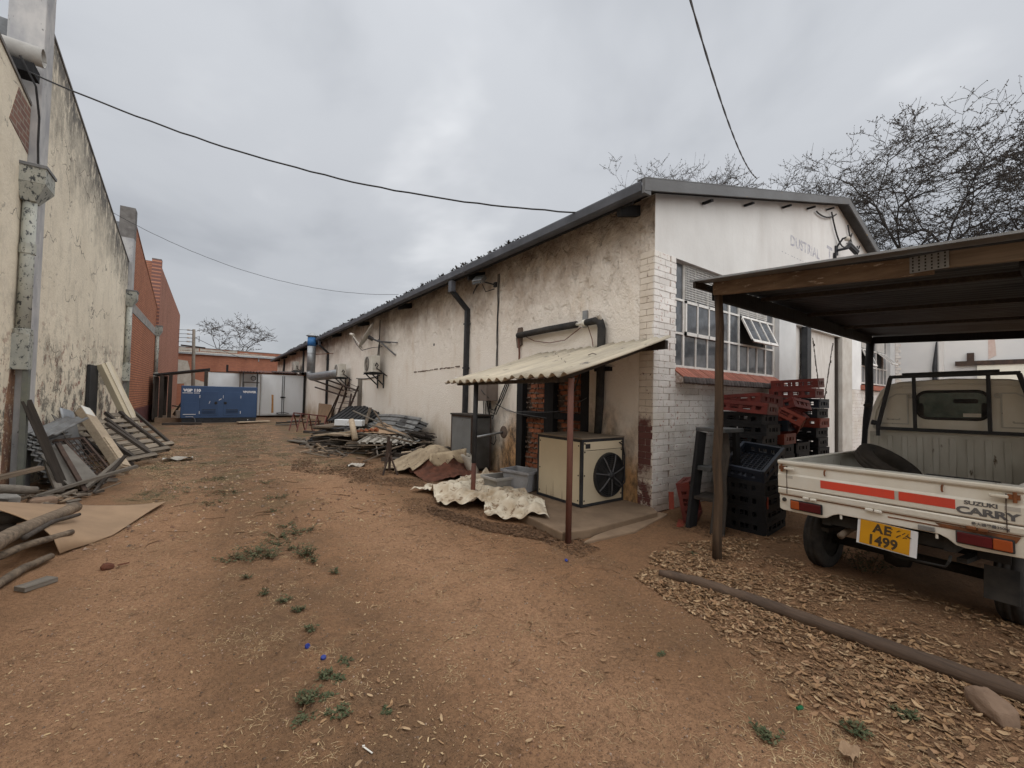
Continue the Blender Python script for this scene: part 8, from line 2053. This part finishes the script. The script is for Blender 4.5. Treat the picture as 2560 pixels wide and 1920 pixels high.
# ---- countable weeds in the strip between the tracks
def weed(px, py, size, n, label, up=0.6, spread=1.0, flat=False):
    g0 = G(px, py); t = thing('weed', label, 'weed', (g0.x, g0.y, gz(g0.x, g0.y)), RL.uniform(0, 6), 'green weeds in the dirt')
    st, lv = MB(), MB()
    for k in range(n):
        a = RL.uniform(0, 2 * PI); rr_ = size * spread * RL.random() ** 0.7
        base = Vector((rr_ * 0.45 * math.cos(a), rr_ * 0.45 * math.sin(a), 0)); top = Vector((rr_ * math.cos(a), rr_ * math.sin(a), size * up * RL.uniform(0.3, 1.0) * (0.25 if flat else 1)))
        st.tube([base, base.lerp(top, 0.5) + Vector((0, 0, size * 0.08)), top], [0.0022, 0.0018, 0.001], 3, cap=False)
        for j in range(9 if not flat else 7):
            p = base.lerp(top, RL.uniform(0.2, 1.05)); b = RL.uniform(0, 2 * PI); d = Vector((math.cos(b), math.sin(b), RL.uniform(-0.1, 0.7))).normalized(); l = RL.uniform(0.014, 0.034) * (0.7 + size * 1.6); s = Vector((-d.y, d.x, RL.uniform(-0.3, 0.3))) * l * 0.26
            lv.add([p, p + d * l * 0.45 + s, p + d * l, p + d * l * 0.45 - s], [(0, 1, 2, 3)])
    so = st.build('stem', 'dark_litter', t, world=False, fixn=False); lv.build('foliage', 'weed_green', t, world=False, fixn=False)
weed(640, 1392, 0.20, 46, 'largest green weed patch in the strip between the tracks', 0.35, 1.3)
weed(590, 1400, 0.13, 22, 'pale green weed at the left end of the largest patch', 0.3, 1.4)
weed(672, 1400, 0.12, 20, 'dark weed clump joined to the right of the largest patch', 0.7)
weed(765, 1392, 0.13, 34, 'dark upright weed clump right of the largest patch', 0.8, 0.9)
weed(735, 1378, 0.07, 14, 'small upright weed between the two big clumps', 1.0)
weed(780, 1408, 0.08, 16, 'weed clump at the right end of the strip', 0.9)
weed(750, 1330, 0.13, 26, 'weed straggling above the dark upright clump', 0.3, 1.5)
weed(705, 1345, 0.14, 24, 'flat weed up the strip left of the straggling one', 0.2, 1.6)
weed(690, 1365, 0.10, 18, 'flat weed just behind the largest patch', 0.2, 1.5)
weed(725, 1315, 0.10, 14, 'thin weed at the top of the strip', 0.3, 1.6)
weed(690, 1245, 0.16, 22, 'round weed in the dirt below the scrap heap', 0.25, 1.4)
weed(665, 1212, 0.14, 18, 'weed behind the round one', 0.25, 1.5)
weed(575, 1232, 0.18, 20, 'wide flat weed left of the round one', 0.15, 1.7)
weed(540, 1257, 0.15, 16, 'flat weed nearest the hardboard sheet', 0.15, 1.6)
weed(535, 1198, 0.14, 18, 'weed clump far up the left track', 0.3, 1.3)
weed(690, 1282, 0.10, 14, 'small flat weed above the strip', 0.2, 1.5)
weed(615, 1145, 0.2, 20, 'weed patch in the middle distance', 0.2, 1.5)
weed(838, 1432, 0.05, 10, 'small weed beyond the right end of the strip', 1.0)
weed(657, 1490, 0.05, 10, 'little dark weed at the end of a thin stick', 0.9)
weed(712, 1508, 0.055, 12, 'little dark weed in the dry grass', 0.7)
weed(746, 1530, 0.05, 12, 'low dark weed beside the dry grass', 0.6)
weed(617, 1452, 0.05, 9, 'tiny weed below the largest patch', 0.7)
weed(775, 1583, 0.05, 10, 'little weed above the blue bottle caps', 0.7)
weed(868, 1656, 0.055, 12, 'flat rosette weed right of the blue bottle cap', 0.25, 1.1, True)
weed(815, 1695, 0.05, 14, 'bushy rosette weed below the blue bottle cap', 0.5)
weed(845, 1704, 0.045, 12, 'star shaped rosette weed below the blue bottle cap', 0.25, 1.1, True)
weed(770, 1755, 0.065, 22, 'tall dark weed among pods at lower centre', 1.0)
weed(852, 1784, 0.06, 20, 'spreading rosette weed at lower centre', 0.35, 1.2, True)
weed(760, 1800, 0.05, 14, 'low weed below the tall dark one', 0.4, 1.3, True)
weed(815, 1752, 0.04, 10, 'small rosette weed right of the tall dark one', 0.3, 1.2, True)
weed(962, 1784, 0.032, 10, 'tiny rosette weed above the white plastic strip', 0.3, 1.0, True)
weed(1655, 1630, 0.03, 10, 'tiny green weed among the pods left of the gum pole', 0.3, 1.0, True)
weed(1920, 1835, 0.06, 20, 'thin leaved green weed in the pods at lower right', 0.5, 1.2)
weed(2270, 1790, 0.055, 20, 'dark green weed near the stone at lower right', 0.4, 1.2)
weed(2140, 1830, 0.07, 18, 'brownish green weed left of the stone', 0.7, 1.1)
weed(1735, 1390, 0.035, 10, 'tiny weed by the foot of the carport pole', 0.5, 1.2)
weed(2160, 1430, 0.26, 40, 'grey green straggly weed growing under the number plate', 0.9, 0.9)
weed(2100, 1400, 0.14, 16, 'straggly weed against the rear tyre', 1.2, 0.8)
weed(470, 1088, 0.22, 24, 'green weed patch by the foot of the brick wall', 0.2, 1.5)
weed(985, 1120, 0.30, 40, 'tall thin weed growing beside the batten bundle', 1.0, 0.7)

# ---- litter one could pick up
def cap(px, py, mat, label, rt):
    g0 = G(px, py); m = MB(); m.lathe([(0.0, 0.010), (0.012, 0.011), (0.0145, 0.009), (0.015, 0.0), (0.013, 0.0), (0.012, 0.007), (0.0, 0.008)], 16); o = m.build('bottle_cap', mat, None); o.location = (g0.x, g0.y, gz(g0.x, g0.y) + 0.006); o.rotation_euler = rt; WM[o.name] = Matrix.Translation(o.location)
    tag(o, label, 'bottle cap', 'litter')
cap(808, 1653, 'blue_cap', 'round blue bottle cap lying flat in the dirt', (0.25, 0, 0)); cap(767, 1625, 'blue_cap', 'blue bottle cap tipped on its side', (1.1, 0.3, 0.4)); cap(1415, 1402, 'blue_cap', 'blue bottle cap by the foot of the near awning post', (0.6, 0, 0))
g0 = G(920, 1885); m = MB(); m.bar((g0.x - 0.010, g0.y + 0.025, gz(g0.x, g0.y) + 0.006), (g0.x + 0.010, g0.y - 0.025, gz(g0.x, g0.y) + 0.006), 0.006, 0.002); m.box((g0.x - 0.011, g0.y + 0.027, gz(g0.x, g0.y) + 0.009), (0.010, 0.005, 0.006), rot(0, 0, -0.4)); solo(m, 'plastic_clip', 'paper_white', 'white plastic strip on the dirt at the bottom of the view', 'plastic strip')
g0 = G(2000, 1780); m = MB(); m.tube([(g0.x - 0.018, g0.y + 0.006, 0.02), (g0.x + 0.012, g0.y - 0.004, 0.02)], [0.008, 0.010], 8); solo(m, 'green_bottle_cap', 'green_glass', 'green bottle top among the pods', 'bottle cap')
g0 = G(2120, 1890); m = MB()
m.grid(lambda u, v: Vector((g0.x + 0.09 * (u - 0.5), g0.y + 0.06 * (v - 0.5), 0.02 + 0.012 * math.sin(u * 7 + v * 3) + 0.008 * math.sin(v * 9))), 8, 6); solo(m, 'paper_scrap', 'hardboard', 'crumpled brown paper scrap at the bottom right', 'paper', solid=0.0012)
g0 = G(268, 1425); m = MB(); m.lathe([(0.0, -0.05), (0.03, -0.03), (0.036, 0.0), (0.025, 0.035), (0.0, 0.05)], 8, (g0.x, g0.y, 0.025), 'x', rot(0.2, 0.3, 0.5)); m.bar((g0.x + 0.06, g0.y + 0.02, 0.02), (g0.x + 0.13, g0.y + 0.04, 0.02), 0.012, 0.008); solo(m, 'seed_husk', 'heap_soil', 'reddish brown husk lying alone on the left track', 'husk')
g0 = G(445, 1150); m = MB(); m.grid(lambda u, v: Vector((g0.x + 0.5 * (u - 0.5), g0.y + 0.25 * (v - 0.5), 0.04 + 0.03 * math.sin(u * 9 + v * 4))), 8, 5); solo(m, 'plastic_sheet', 'dish_white', 'greyish plastic bag lying flat on the far left track', 'bag', solid=0.002)
g0 = G(890, 1168); m = MB(); m.grid(lambda u, v: Vector((g0.x + 0.35 * (u - 0.5), g0.y + 0.2 * (v - 0.5), 0.04 + 0.04 * math.sin(u * 8 + v * 5))), 8, 5); solo(m, 'plastic_scrap', 'dish_white', 'pale crumpled plastic in front of the board piles', 'plastic', solid=0.002)
